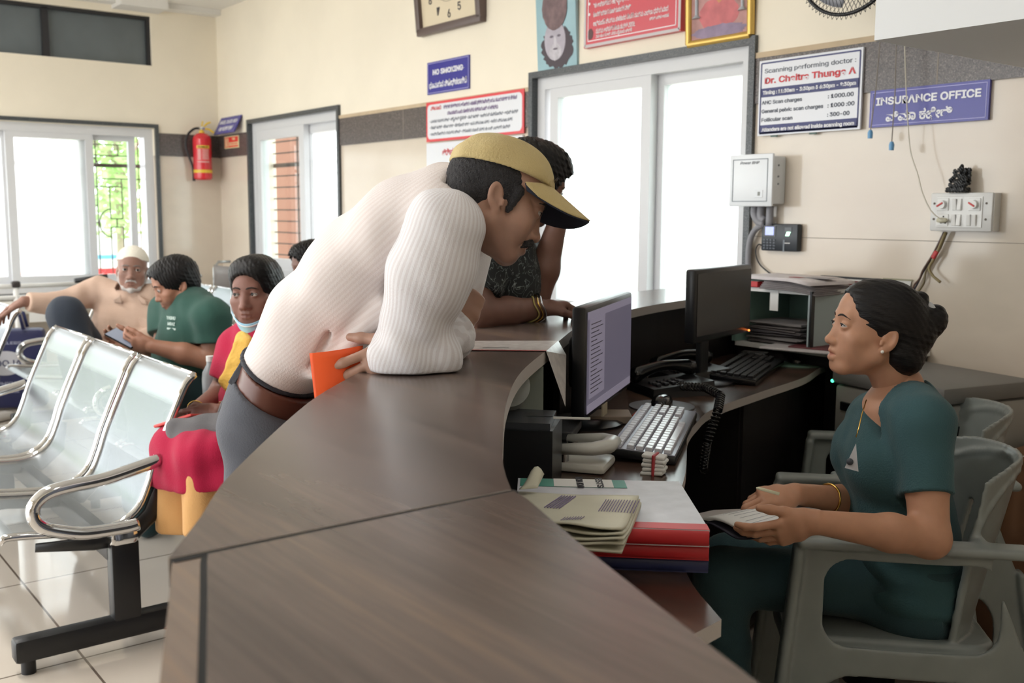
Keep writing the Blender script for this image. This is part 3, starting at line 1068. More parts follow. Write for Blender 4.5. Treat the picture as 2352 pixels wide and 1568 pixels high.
# ---------------------------------------------------------------- wall end of the desk: low cabinet, open shelf box, files, pictures
M_teal = mat('sea_green_laminate', (128, 160, 150), .5)
cb = empty('side_cabinet', (-2.3, 3.3, 0), 'white-topped low cabinet against the wall beyond the desk', 'cabinet')
MB().span((-2.62, 3.16, DZ + .001), (-2.0, 3.478, .865)).build('body', M_panel, cb)
MB().span((-2.62, 3.14, .865), (-1.99, 3.478, .883)).build('top', M_pap, cb)
MB().span((-2.24, 3.20, .0), (-2.0, 3.478, DZ)).build('leg_panel', M_panel, cb)
sh = empty('shelf_box', (-2.45, 3.3, .883), 'open green-lined shelf box under the magazines by the window', 'shelf')
MB().span((-2.27, 3.12, .884), (-2.255, 3.47, 1.085)).build('side', [mat('pale_shelf_side', (168, 182, 184), .5)], sh)
MB().span((-2.62, 3.12, .884), (-2.605, 3.47, 1.085)).build('side', M_teal, sh)
MB().span((-2.605, 3.455, .884), (-2.27, 3.47, 1.085)).build('back', M_teal, sh)
MB().span((-2.62, 3.12, 1.085), (-2.255, 3.47, 1.10)).build('top', M_pap, sh)
MB().span((-2.256, 3.11, .884), (-2.248, 3.13, 1.10)).build('edge_strip', M_black, sh)
MB().box((-2.42, 3.117, 1.055), (.038, .002, .075)).build('hanging_tag', M_pap, sh)
# papers in the shelf box: one ragged pile per bundle
rg = random.Random(11)
for k in range(5):
    mb = MB()
    for i in range(4):
        mb.box((-2.44 + rg.uniform(-.012, .012), 3.27 + rg.uniform(-.015, .015), .888 + k * .0165 + i * .0038), (.25 + rg.uniform(-.03, .03), .22, .0032), (0, rg.uniform(-.02, .02), rg.uniform(-.08, .08)))
    lab = ['lowest', 'second', 'middle', 'fourth', 'topmost'][k]
    tag(mb.build('paper_file', mat('worn_file_%d' % (k % 3), [(112, 106, 106), (136, 132, 132), (92, 88, 92)][k % 3], .75)), '%s bundle of worn grey papers inside the green shelf box' % lab, 'paper file', 'worn papers in the green shelf box')
for k, (lab, dx, c, sx, sy, th, rz) in enumerate((('green-covered red-edged file under the magazines on the shelf box', -.14, (130, 180, 168), .19, .24, .022, -.05), ('grey magazine with curled pages beside the green file', .075, (128, 122, 124), .24, .26, .03, .12), ('white newspaper lying topmost on the shelf box pile', -.0, (216, 210, 212), .40, .27, .008, -.04))):
    z = [1.101, 1.101, 1.133][k]
    r = empty('magazine' if k else 'file_folder', (-2.44 + dx, 3.23, z), lab, 'magazine' if k else 'folder', rz=rz)
    if k == 0:
        MB().box((0, 0, th / 2), (sx, sy, th), None, 0, .003).build('red_edge', M_redc, r, local=True)
        MB().box((0, .008, th + .0008), (sx - .01, sy - .02, .0016)).build('cover', mat('mint_cover', c, .3), r, local=True)
    else:
        mb = MB()
        for i in range(5):
            mb.grid(lambda u, v: ((u - .5) * sx * (1 - .02 * i), (v - .5) * sy + .004 * i, th * (i + .5) / 5 - (.010 * (u * 1.2) ** 3 if k == 1 else .012 * max(0, u - .8) * 5)), 8, 4, 0, th / 6)
        mb.build('pages', mat('magazine_%d' % k, c, .45, noise=.1, nscale=25), r, smooth=True, local=True)
        if k == 2:
            MB().box((.05, -.02, th + .0005), (.05, .03, .001)).build('print', mat('print_maroon', (150, 60, 66), .6), r, local=True)
            MB().box((.12, .03, th + .0003), (.12, .07, .001)).build('print', mat('print_pale_grey', (160, 156, 160), .6), r, local=True)
for k, (x, y, rz, c, lab) in enumerate(((-2.22, 3.14, .25, (196, 190, 190), 'white sheet of paper lying under the maroon file by the yellow picture'), (-2.17, 3.2, .2, (96, 44, 48), 'thin maroon file lying before the yellow framed picture'))):
    tag(MB().box((x, y + .02, .8875 + .006 * k), (.42 - .06 * k, .20, .006), (0, 0, rz), 0, .002).build('document', mat('document_%d' % k, c, .6)), lab, 'document')
tag(MB().box((-2.48, 3.09, DZ + .02), (.10, .05, .035), (0, 0, .4), 0, .006).build('power_adapter', M_dplast), 'small black adapter lying behind the black keyboard', 'adapter')
# ================================================================ things on the back wall
M_signblue = mat('sign_blue', (62, 60, 150), .25)
M_lblue = mat('sign_line_lilac', (176, 172, 222), .4)
M_letter = mat('letter_white', (240, 240, 244), .5)
M_navy = mat('print_navy', (38, 44, 104), .4)
M_pred = mat('letter_red', (206, 52, 60), .5)
M_pgrey = mat('letter_grey', (84, 90, 104), .5)
M_signwhite = mat('sign_white', (226, 228, 234), .25)


def board(name, x0, x1, z0, z1, m, label, cat, t=.008, y=YB, rot=None, gap=.0):
    r = empty(name, ((x0 + x1) / 2, y - gap - t, (z0 + z1) / 2), label, cat, rot=rot)
    MB().box((0, t / 2, 0), (x1 - x0, t, z1 - z0)).build('board', m, r, local=True)
    return r, (x1 - x0), (z1 - z0)


def outline(r, w, h, ins, t, m, name='border'):
    mb = MB()
    for s in (-1, 1):
        mb.box((0, -.0006, s * (h / 2 - ins)), (w - 2 * ins, .001, t))
        mb.box((s * (w / 2 - ins), -.0006, 0), (t, .001, h - 2 * ins))
    return mb.build(name, m, r, local=True)


def fitted(parent, body, x, z, width, size, m, bold=0., align='CENTER', dy=-.0012):
    o = text('lettering', body, size, m, parent, (x, dy, z), width=width, bold=bold, align=align)
    return o


# NO SMOKING
r, w, h = board('no_smoking_sign', -5.345, -4.905, 2.085, 2.275, M_signblue, 'small blue sign reading no smoking below the clock', 'sign')
outline(r, w, h, .008, .003, M_lblue)
fitted(r, 'NO SMOKING', 0, .032, .335, .055, M_letter, .0016)
fitted(r, 'ಧೂಮಪಾನ ನಿಷೇಧಿಸಲಾಗಿದೆ', 0, -.045, .395, .045, M_letter, .001)
# INSURANCE OFFICE
r, w, h = board('insurance_sign', -2.283, -1.823, 1.702, 1.838, M_signblue, 'wide blue sign reading insurance office at the right', 'sign', t=.012, gap=.004)
outline(r, w, h, .009, .0022, M_lblue)
fitted(r, 'INSURANCE OFFICE', 0, .026, .405, .050, M_letter, .0014)
fitted(r, 'ವಿಮಾ ಕಛೇರಿ', -.03, -.034, .26, .046, M_letter, .0014)
# scanning charges
r, w, h = board('price_board', -2.805, -2.318, 1.700, 2.004, M_signwhite, 'white board listing scanning doctor, timings and charges', 'notice board', t=.01, gap=.012)
outline(r, w, h, .011, .006, M_navy)
for (z0, z1) in ((.004, .040), (-.146, -.109)):
    MB().box((0, -.0006, (z0 + z1) / 2), (w - .022, .001, z1 - z0)).build('heading_band', M_navy, r, local=True)
fitted(r, 'Scanning performing doctor :', -.0, .109, .43, .034, M_pgrey, .0002)
fitted(r, 'Dr. Chaitra Thunga A', 0, .070, .43, .046, M_pred, .0012)
fitted(r, 'Timing : 11:30am - 3:30pm & 6:30pm - 8:30pm', 0, .022, .44, .026, M_letter, .0008, dy=-.002)
for k, (a, b) in enumerate((('ANC Scan charges', ': 1000.00'), ('General pelvic scan charges', ': 1000 :00'), ('Follicular scan', ': 300-00'))):
    z = -.018 - k * .035
    fitted(r, a, -.225, z, [.20, .30, .155][k], .028, M_pgrey, .0005, 'LEFT')
    fitted(r, b, .095, z, [.115, .12, .10][k], .029, M_pgrey, .0006, 'LEFT')
fitted(r, 'Attenders are not allowed inside scanning room', 0, -.128, .44, .026, M_letter, .0008, dy=-.002)
mb = MB()
for x in (-.16, .03):
    mb.box((x, .004, -.156), (.035, .003, .006))
    mb.build('tape', mat('green_tape', (60, 92, 84), .5), r, local=True)
    mb = MB()
# red-edged Kannada notice
r, w, h = board('red_bordered_notice', -5.342, -4.382, 1.802, 2.037, mat('notice_red', (222, 66, 74), .3), 'white notice with rounded red border and purple text', 'notice board', t=.006, gap=.013)
mb = MB()
pl = []
for cx, cz, a0 in ((w / 2 - .045, h / 2 - .045, 0), (-w / 2 + .045, h / 2 - .045, 90), (-w / 2 + .045, -h / 2 + .045, 180), (w / 2 - .045, -h / 2 + .045, 270)):
    for k in range(7):
        a = math.radians(a0 + 15 * k)
        pl.append((cx + .03 * math.cos(a), -.0008, cz + .03 * math.sin(a)))
mb.add(pl, [tuple(range(len(pl)))])
mb.build('white_panel', M_signwhite, r, local=True)
M_purp = mat('letter_purple', (96, 62, 120), .5)
fitted(r, 'ವಿಶೇಷ ಸೂಚನೆ :', -.43, .078, .12, .03, M_pred, .0006, 'LEFT')
fitted(r, 'ಗರ್ಭಿಣಿ ಸ್ತ್ರೀಯರು ಆರೋಗ್ಯ ತಪಾಸಣೆ (ಸ್ಕ್ಯಾನಿಂಗ್) ಬರುವ ಸಮಯದಲ್ಲಿ ಈ ಕೆಳಕಂಡ', -.29, .078, .71, .028, M_purp, .0008, 'LEFT')
fitted(r, 'ಯಾವುದಾದರು ಒಂದು ದಾಖಲೆಯನ್ನು ಕಡ್ಡಾಯವಾಗಿ ತರತಕ್ಕದ್ದು', .0, .04, .5, .028, M_purp, .0008)
for k, s in enumerate(('• ಮತದಾರ ಗುರುತಿನ ಚೀಟಿ • ಡ್ರೈವಿಂಗ್ ಲೈಸೆನ್ಸ್ • ಪಾನ್ ಕಾರ್ಡ್ • ಇಂಡಿಯನ್ ಪಾಸ್ಪೋರ್ಟ್ • ಆಧಾರ್ ಕಾರ್ಡ್', '• ರೇಷನ್ ಕಾರ್ಡ್ • ಕರೆಂಟ್ ಬಿಲ್ • ಟೆಲಿಫೋನ್ ಬಿಲ್ • ಜನನ ಪ್ರಮಾಣ ಪತ್ರ • ಶಾಲೆಯ ಪ್ರಮಾಣ ಪತ್ರ', '• ಉದ್ಯೋಗಿಯ ಗುರುತಿನ ಚೀಟಿ • ಗ್ರಾಹಕರ ದಾಖಲೆ ಪತ್ರ ಈ ಐಡಿ ಎಲ್ಲಿಗೆ ಕಾರ್ಡ್')):
    fitted(r, s, -.44, .002 - k * .038, [.87, .82, .80][k], .024, M_pgrey, .0004, 'LEFT')
# white hospital board below it
r, w, h = board('hospital_rate_sign', -5.350, -4.40, 1.22, 1.793, M_signwhite, 'white board with red Kannada heading under the red-bordered notice', 'notice board', t=.012, gap=.002)
fitted(r, 'ಶ್ರೀಪತಿ ಮಲ್ಟಿಸ್ಪೆಷಾಲಿಟಿ ಆಸ್ಪತ್ರೆ', .03, .225, .66, .05, M_pred, .001)
fitted(r, 'ಖಂಡಿಕೆ ದರಪಟ್ಟಿ ವಿವರ', 0, .165, .36, .03, mat('letter_green', (60, 150, 130), .5), .0008)
mb = MB()
for z in (.13, .06, -.01):
    mb.box((0, -.0006, z), (.92, .001, .002))
for x in (-.46, -.26, -.18, .46):
    mb.box((x, -.0006, -.05), (.002, .001, .36))
mb.build('ruled_table', mat('rule_grey', (170, 176, 186), .5), r, local=True)
# wheelchair area sign, bottom swung out
r, w, h = board('wheelchair_sign', -8.57, -8.14, 2.015, 2.175, M_signblue, 'blue wheel chair area sign tilted out above the fire sign', 'sign', t=.008, gap=.04, rot=(math.radians(-27), 0, 0))
fitted(r, 'WHEEL CHAIR AREA', 0, .03, .37, .06, M_letter, .001)
fitted(r, 'ಗಾಲಿ ಕುರ್ಚಿ ಸ್ಥಳ', 0, -.035, .28, .05, M_letter, .001)
# fire extinguisher sign
M_fcream = mat('glow_cream', (236, 226, 176), .4)
r, w, h = board('fire_sign', -8.505, -8.205, 1.905, 2.005, M_fcream, 'small red and cream fire extinguisher sign under the wheelchair sign', 'sign', t=.004, gap=.012)
MB().box((0, -.0006, 0), (w - .02, .001, h - .014)).build('red_field', mat('fire_red', (226, 66, 56), .4), r, local=True)
MB().box((.045, -.0012, -.016), (.19, .001, .026)).build('cream_band', M_fcream, r, local=True)
fitted(r, 'FIRE', .05, .024, .06, .03, M_fcream, .001)
fitted(r, 'EXTINGUISHER', .045, -.016, .17, .022, MATS['fire_red'], .0006, dy=-.0022)
mb = MB().box((-.11, -.0014, -.004), (.026, .001, .066))
mb.box((-.11, -.0014, .034), (.012, .001, .012))
mb.build('extinguisher_symbol', M_fcream, r, local=True)
mb = MB().tube([(-.075, -.0014, .035), (-.068, -.0014, .01), (-.075, -.0014, -.02), (-.066, -.0014, -.038)], .008, 6, flat=((0, 1, 0), .1))
mb.build('hose_symbol', M_fcream, r, local=True)

# clock
M_cf = mat('brown_clock_frame', (96, 80, 76), .4)
r = empty('wall_clock', (-5.08, YB - .06, 2.68), 'square cream wall clock in a brown frame above the no smoking sign', 'clock', rot=(math.radians(5), 0, 0))
mb = MB()
S = .33
mb.box((0, .03, S - .02), (2 * S, .07, .045), None, 0, .006)
mb.box((0, .03, -S + .105), (2 * S, .07, .045), None, 0, .006)
mb.box((-S + .02, .03, .05), (.045, .07, 2 * S - .11), None, 0, .006)
mb.box((S - .02, .03, .05), (.045, .07, 2 * S - .11), None, 0, .006)
mb.build('frame', M_cf, r, local=True, angle=40)
MB().box((0, .03, .045), (2 * S - .06, .02, 2 * S - .16)).build('dial', mat('cream_dial', (222, 208, 180), .5), r, local=True)
for k in range(1, 13):
    a = math.radians(90 - 30 * k)
    text('numeral', str(k), .085, mat('numeral_dark', (70, 64, 66), .5), r, (.215 * math.cos(a), .0185, .045 + .20 * math.sin(a)), bold=.0015)
mb = MB()
for k in range(60):
    a = math.radians(6 * k)
    mb.box((.14 * math.cos(a), .0186, .045 + .13 * math.sin(a)), (.005, .001, .005))
tk = mb.build('minute_marks', MATS['numeral_dark'], r, local=True)
tk['kind'] = 'stuff'
for nm, a, ln, wd in (('hour_hand', 200, .09, .012), ('minute_hand', 60, .14, .008)):
    a = math.radians(a)
    MB().box((.5 * ln * math.cos(a), .016, .045 + .5 * ln * math.sin(a)), (ln, .002, wd), (0, -a, 0)).build(nm, M_black, r, local=True)

# portrait of an old man in a turban on a pale blue panel
r = empty('portrait_panel', (-4.12, YB - .03, 2.42), 'pale blue panel portrait of a turbaned old man above the window corner', 'picture', rot=(math.radians(3), 0, 0))
MB().box((0, .012, .02), (.315, .022, .66), None, 0, .008).build('panel', mat('pale_blue_picture', (150, 186, 196), .4, noise=.06, nscale=9), r, local=True, angle=40)
def disc(r, name, m, cx, cz, rx, rz, y, jag=0., n=36, seed=1):
    g = random.Random(seed)
    P = [(cx + rx * math.cos(2 * PI * k / n) * (1 + jag * g.uniform(-1, 1)), y, cz + rz * math.sin(2 * PI * k / n) * (1 + jag * g.uniform(-1, 1))) for k in range(n)]
    return MB().add(P + [(p[0], y + .002, p[2]) for p in P], [tuple(range(n))] + [(k, (k + 1) % n, n + (k + 1) % n, n + k) for k in range(n)]).build(name, m, r, local=True)
disc(r, 'dark_shadow', mat('sepia_dark', (72, 62, 70), .6), .01, -.20, .122, .105, -.0008, .10, 50)
disc(r, 'face', mat('sepia_face', (178, 172, 184), .6, noise=.08, nscale=20), -.005, -.165, .083, .100, -.0018)
disc(r, 'beard', mat('sepia_beard', (190, 186, 194), .6, noise=.15, nscale=40), -.002, -.222, .05, .042, -.0024, .12)
disc(r, 'turban', mat('sepia_turban', (118, 96, 98), .6, noise=.3, nscale=22), .0, .0, .098, .115, -.003, .03)
for sx in (-.03, .028):
    disc(r, 'eye', mat('sepia_shadow', (104, 96, 108), .6), sx, -.145, .014, .006, -.0028)
disc(r, 'nose', mat('sepia_light', (200, 196, 204), .6), -.002, -.172, .012, .026, -.0028)
disc(r, 'mouth', MATS['sepia_shadow'], -.002, -.208, .018, .005, -.0034)

# red framed text panel
r, w, h = board('red_text_sign', -3.893, -3.247, 2.185, 2.80, mat('panel_red', (204, 74, 86), .35), 'red panel of white Kannada text above the large window', 'notice board', t=.03)
outline(r, w, h, .008, .014, mat('panel_rim', (196, 190, 192), .4), 'rim')
outline(r, w, h, .030, .004, M_letter)
rows = ['“ನಿಮ್ಮ ನೆಮ್ಮದಿ ನಮ್ಮ ಮೊದಲ ಆದ್ಯತೆ ಸೇವೆ', 'ನಂಬಿಕೆ ಗುಣಮಟ್ಟ ಆರೈಕೆ ಎಂದೆಂದಿಗೂ ನಿಮಗಾಗಿ', 'ಗಿ.ಎ. ಬೆಂಗಳೂರು ನಗರದ ಸರ್ವಸದಸ್ಯರು.', '“ಈ ಆಸ್ಪತ್ರೆಯ ಅಭಿವೃದ್ಧಿಗೆ ಸಹಕರಿಸಿದ ಎಲ್ಲರ ಗೌರವ', 'ಕೋವಿಡ್ ಇದ್ದಾಗ ೧ ಕೋಟಿ ರೂಪಾಯಿಗೆ ನೀಡಿ”', 'ಅಭಿನಂದನೆ ನಿಮ್ಮ ಸಹಕಾರದ ಸೇವೆಗೆ ನಮ್ಮ ಎಲ್ಲಾ ಧನ್ಯವಾದ']
for k, s in enumerate(rows):
    fitted(r, s, -.255, .065 - k * .043 - .05, [.40, .42, .30, .43, .26, .5][k], .03, M_letter, .0004, 'LEFT')
fitted(r, 'ನಮ್ಮ ಆಸ್ಪತ್ರೆ ಸೇವಾ ಸಮಿತಿ-೨೦೧೬', -.235, -.238, .27, .03, M_letter, .0004, 'LEFT')
fitted(r, '೨ನೇ ಹಂತ ಕೆ.ಆರ್. ನಗರ ಮೈಸೂರು ಜಿಲ್ಲೆ', -.235, -.262, .25, .02, M_letter, .0003, 'LEFT')
fitted(r, 'ಪ್ರತಿ ವರ್ಷ ಆಚರಣೆ', .13, -.23, .12, .018, M_letter, .0003, 'LEFT')
for z in (-.0, -.10, -.15):
    disc(r, 'bullet', M_letter, -.285, z, .007, .007, -.0012, 0, 12)
disc(r, 'small_head', mat('print_dark_brown', (92, 58, 60), .5), -.275, -.245, .02, .026, -.001, .1)
disc(r, 'round_emblem', mat('emblem_mint', (150, 190, 180), .5), -.25, .06, .035, .035, -.001)

# gold framed picture: plain generic warm painting
r = empty('gold_framed_picture', (-3.036, YB - .03, 2.42), 'gold framed warm coloured picture above the large window, right', 'picture', rot=(math.radians(2), 0, 0))
gm = mat('gold_frame', (214, 178, 96), .3, metal=.5)
w, h = .345, .60
mb = MB()
for s in (-1, 1):
    mb.tube([(-w / 2, .005, s * h / 2), (w / 2, .005, s * h / 2)], .017, 8)
    mb.tube([(s * w / 2, .005, -h / 2), (s * w / 2, .005, h / 2)], .017, 8)
mb.build('frame', gm, r, local=True, angle=60)
MB().box((0, .02, 0), (w + .02, .02, h + .02)).build('backing', M_black, r, local=True)
MB().box((0, .006, 0), (w - .02, .004, h - .02)).build('picture', mat('painting_ground', (176, 130, 126), .5, noise=.35, nscale=9), r, local=True)
disc(r, 'painted_robe', mat('painting_rose', (196, 104, 108), .5, noise=.2, nscale=14), .0, -.19, .11, .07, .0035, .06, 40, 3)
disc(r, 'painted_figure', mat('painting_orange', (200, 140, 90), .5, noise=.2, nscale=14), .0, .02, .08, .16, .0030, .08, 40, 4)
disc(r, 'painted_floor', mat('painting_mauve', (138, 120, 146), .5, noise=.2, nscale=20), .0, -.262, .15, .028, .0028, .1, 40, 5)
for x in (-.125, .13):
    mb = MB().lathe([(.022, -.215), (.008, -.2), (.008, -.13), (.02, -.11), (.012, -.08), (.006, -.05)], (x, .003, .02), 10)
    mb.build('painted_lamp', mat('painting_silver', (176, 182, 190), .4), r, local=True)

# wall fan: cage, blades, motor, bracket
fc = on(1950, -108, 1, 3.16)
r = empty('wall_fan', fc, 'dark wall fan with wire cage at the top beside the box beam', 'fan')
r['kind'] = 'thing'
def ring(rad, y, t, n=40):
    return [(rad * math.cos(2 * PI * k / n), y, rad * math.sin(2 * PI * k / n)) for k in range(n)]
mb = MB().tube(ring(.205, 0, 0), .007, 6, closed=True)
mb.build('cage_rim', M_dplast, r, local=True, smooth=True)
mb = MB()
for k in range(72):
    a = 2 * PI * k / 72
    ca, sa = math.cos(a), math.sin(a)
    for s in (-1, 1):
        mb.tube([(.05 * ca, s * .055, .05 * sa), (.15 * ca, s * .05, .15 * sa), (.205 * ca, s * .012, .205 * sa), (.222 * ca, 0, .222 * sa)], .0012, 4, caps=False)
wg = mb.build('wire_guard', M_dplast, r, local=True)
wg['kind'] = 'stuff'
MB().lathe([(0, -.06), (.05, -.055), (.05, -.045), (0, -.045)], (0, 0, 0), 20, 0, Matrix.Rotation(PI / 2, 3, 'X')).build('badge', M_dplast, r, local=True)
for k in range(3):
    a0 = 2 * PI * k / 3
    MB().grid(lambda u, v: ((.03 + .15 * u) * math.cos(a0 + (v - .5) * 1.1 * (1 - .3 * u)), .02 * (v - .5), (.03 + .15 * u) * math.sin(a0 + (v - .5) * 1.1 * (1 - .3 * u))), 6, 8, 0, .002).build('blade', mat('fan_blade_grey', (150, 152, 160), .3), r, local=True, smooth=True)
MB().lathe([(0, .05), (.06, .05), (.065, .16), (.04, .2), (0, .2)], (0, 0, 0), 20, 0, Matrix.Rotation(-PI / 2, 3, 'X')).build('motor', M_dplast, r, local=True, angle=40)
MB().span((-.03, .16, -.04), (.03, YB - fc[1], .04)).build('bracket', M_dplast, r, local=True)

# pull cords, white wire
M_cord = mat('grey_cord', (140, 132, 124), .7)
M_bead = mat('blue_cord_weight', (104, 160, 204), .4)
for (xt, yt, xb, yb, lab) in ((2022, 85, 1999, 305, 'grey pull cord with light blue weight hanging left'), (2059, 85, 2048, 332, 'grey pull cord with light blue weight hanging right of the other')):
    a, b = on(xt, yt, 1, 3.38), on(xb, yb, 1, 3.38)
    a2 = a + np.array([.004, 0, .5])
    r = empty('pull_cord', b, lab, 'pull cord', 'wall fan pull cords')
    mid = (a + b) / 2 + np.array([.004, 0, 0])
    MB().tube([a2, a, mid, b], .0022, 5).build('cord', M_cord, r)
    MB().lathe([(0, -.02), (.0085, -.02), (.0095, 0), (.006, .01), (0, .012)], b, 12).build('weight', M_bead, r, angle=50)
pts = [on(x, y, 1, 3.40) for x, y in ((2076, 40), (2078, 110), (2082, 220), (2086, 290), (2092, 350), (2108, 400), (2118, 440), (2135, 478), (2155, 500), (2172, 507))]
pl = smooth_line([(p[0], p[2]) for p in pts], 5)
tag(MB().tube([(p[0], 3.40 if i < len(pl) - 8 else 3.40 + .02 * (i - len(pl) + 8) / 8, p[1]) for i, p in enumerate(pl)], .0022, 5).build('white_wire', mat('cream_wire', (206, 200, 184), .5), smooth=True), 'thin cream wire running down to the switchboard socket', 'wire')

# distribution box
r = empty('distribution_box', (-2.775, YB, 1.42), 'white electrical distribution box beside the large window frame', 'electrical box')
M_box = mat('box_white', (226, 230, 234), .3)
MB().span((-2.872, YB - .085, 1.418), (-2.668, YB - .001, 1.612), 0, .006).build('body', M_box, r, angle=40)
MB().span((-2.885, YB - .098, 1.408), (-2.660, YB - .084, 1.622), 0, .006).build('front_plate', mat('box_plate_white', (234, 238, 242), .3), r, angle=40)
mb = MB()
frame_rect(mb, 'y', YB - .0995, .002, -2.865, -2.683, 1.428, 1.602, .003)
mb.build('door_groove', mat('groove_grey', (120, 128, 136), .5), r)
MB().span((-2.745, YB - .1, 1.445), (-2.705, YB - .0975, 1.475), 0, .001).build('latch', M_box, r)
MB().span((-2.73, YB - .101, 1.452), (-2.718, YB - .0995, 1.468)).build('latch_label', M_papg, r)
text('handwriting', 'Power BHP', .022, mat('marker_grey', (96, 100, 108), .5), r, (-2.778 - r.location.x, -.0992, 1.587 - 1.42), width=.10, shear=.3)
mb = MB()
for z in (1.50, 1.53, 1.575):
    mb.sphere((-2.6675, YB - .05, z), .004, 6)
    mb.build('knockout', MATS['groove_grey'], r)
    mb = MB()
# conduits
M_cond = mat('grey_conduit', (142, 142, 148), .5)
for k, (P, rad) in enumerate((([(-2.80, 1.41), (-2.80, 1.375), (-2.778, 1.345), (-2.748, 1.335)], .017), ([(-2.766, 1.41), (-2.766, 1.365), (-2.745, 1.35)], .017), ([(-2.716, 1.41), (-2.716, 1.33)], .016), ([(-2.745, 1.335), (-2.79, 1.315), (-2.818, 1.27), (-2.826, 1.20), (-2.818, 1.12), (-2.80, 1.04), (-2.80, .95)], .013))):
    pl = smooth_line(P, 5)
    lab = ['left short grey conduit bend under the white box', 'middle short grey conduit bend under the white box', 'right straight grey conduit under the white box', 'long grey conduit curving down past the fingerprint reader'][k]
    tag(MB().tube([(p[0], YB - .028 - .006 * (k == 2), p[1]) for p in pl], rad, 10).build('conduit', M_cond, smooth=True), lab, 'conduit', 'grey conduits under the box')
# fingerprint reader
r = empty('fingerprint_reader', (-2.665, YB - .035, 1.282), 'dark fingerprint attendance reader with lit screen below the white box', 'fingerprint reader')
MB().box((0, .016, 0), (.182, .032, .112), None, 0, .006).build('body', mat('slate_plastic', (36, 42, 50), .35), r, local=True, angle=40)
MB().box((-.047, -.0006, .026), (.06, .002, .044)).build('screen_bezel', M_dgloss, r, local=True)
MB().box((-.047, -.002, .026), (.043, .002, .034)).build('screen', mat('lcd_blue_white', (120, 130, 190), .3, emit=(176, 186, 246), estr=1.1, noise=.2, nscale=60), r, local=True)
mb = MB()
for i in range(4):
    for j in range(4):
        MB().box((-.073 + i * .0165, -.001, -.011 - j * .0115), (.012, .003, .007), None, 0, .001).build('key', mat('reader_key', (84, 90, 100), .4), r, local=True)
MB().box((.046, -.0005, .032), (.034, .003, .02)).build('sensor_hood', M_dgloss, r, local=True)
mb = MB().add([(.033, -.003, .007), (.052, -.003, .007), (.060, -.003, .024), (.041, -.003, .024)], [(0, 1, 2, 3)])
mb.build('sensor_light', mat('green_white_light', (200, 255, 220), .4, emit=(200, 255, 222), estr=2.2), r, local=True)
MB().box((.026, -.0005, -.033), (.007, .002, .048)).build('silver_strip', mat('strip_grey', (112, 120, 128), .4), r, local=True)
MB().box((.043, -.001, -.022), (.026, .001, .003)).build('maker_mark', M_pap, r, local=True)
pl = smooth_line([(-2.757, 1.24), (-2.785, 1.25), (-2.80, 1.22), (-2.78, 1.17), (-2.72, 1.13), (-2.66, 1.105), (-2.60, 1.10)], 5)
tag(MB().tube([(p[0], YB - .012, p[1]) for p in pl], .003, 6).build('black_cable', M_dplast, smooth=True), 'thin dark cable drooping from the fingerprint reader', 'cable')

# switchboard
r = empty('switchboard', (-1.882, YB - .045, 1.388), 'white switchboard with two red regulator knobs beside the young woman', 'switchboard')
M_sw = mat('switch_white', (232, 232, 230), .3)
MB().box((.004, .025, 0), (.222, .045, .130)).build('back_box', M_sw, r, local=True)
MB().box((0, 0, 0), (.226, .012, .134), None, 0, .005).build('plate', mat('switch_plate', (222, 222, 220), .3), r, local=True, angle=40)
MB().box((-.004, -.0075, 0), (.168, .004, .108), None, 0, .002).build('inner_frame', M_sw, r, local=True)
for x, s in ((-.064, 1), (.052, -1)):
    mb = MB().box((x, -.0105, .026), (.044, .005, .044), None, 0, .002)
    mb.build('regulator', M_sw, r, local=True)
    mb = MB().lathe([(0, .014), (.014, .014), (.016, 0)], (x, -.011, .026), 20, 0, Matrix.Rotation(PI / 2, 3, 'X'))
    mb.build('regulator_knob', M_sw, r, local=True, angle=40)
    MB().box((x - .004 * s * s, -.0255, .026 + .000), (.026, .004, .006), (0, -s * .55, 0), 0, .001).build('red_pointer', mat('knob_red', (200, 52, 48), .4), r, local=True)
for (x, z) in ((-.02, .026), (-.002, .026), (-.02, -.028), (-.002, -.028), (.034, -.028), (.054, -.028)):
    MB().box((x, -.012, z), (.0155, .008, .040), (math.radians(7 if x != -.002 else -7), 0, 0), 0, .002).build('switch', M_sw, r, local=True)
MB().box((-.062, -.0105, -.028), (.044, .004, .042), None, 0, .002).build('socket', M_sw, r, local=True)
mb = MB()
for (x, z) in ((-.058, -.016), (-.066, -.038), (-.05, -.038)):
    mb.lathe([(0, .001), (.003, .001), (.003, 0)], (x, -.0125, z), 10, 0, Matrix.Rotation(PI / 2, 3, 'X'))
    mb.build('socket_hole', M_black, r, local=True)
    mb = MB()
for x in (-.098, .092):
    for z in (.03, -.025):
        MB().lathe([(0, .002), (.004, .002), (.004, 0)], (x, -.006, z), 10, 0, Matrix.Rotation(PI / 2, 3, 'X')).build('screw', mat('screw_brown', (84, 72, 58), .5), r, local=True)
tag(MB().lathe([(0, -.018), (.007, -.018), (.010, .0), (.007, .016), (.003, .02), (0, .02)], (-1.94, YB - .066, 1.359), 12, 0, Matrix.Rotation(PI / 2, 3, 'Y')).build('plug', mat('cream_plug', (206, 202, 180), .4), smooth=True), 'cream plug pushed into the switchboard socket', 'plug')
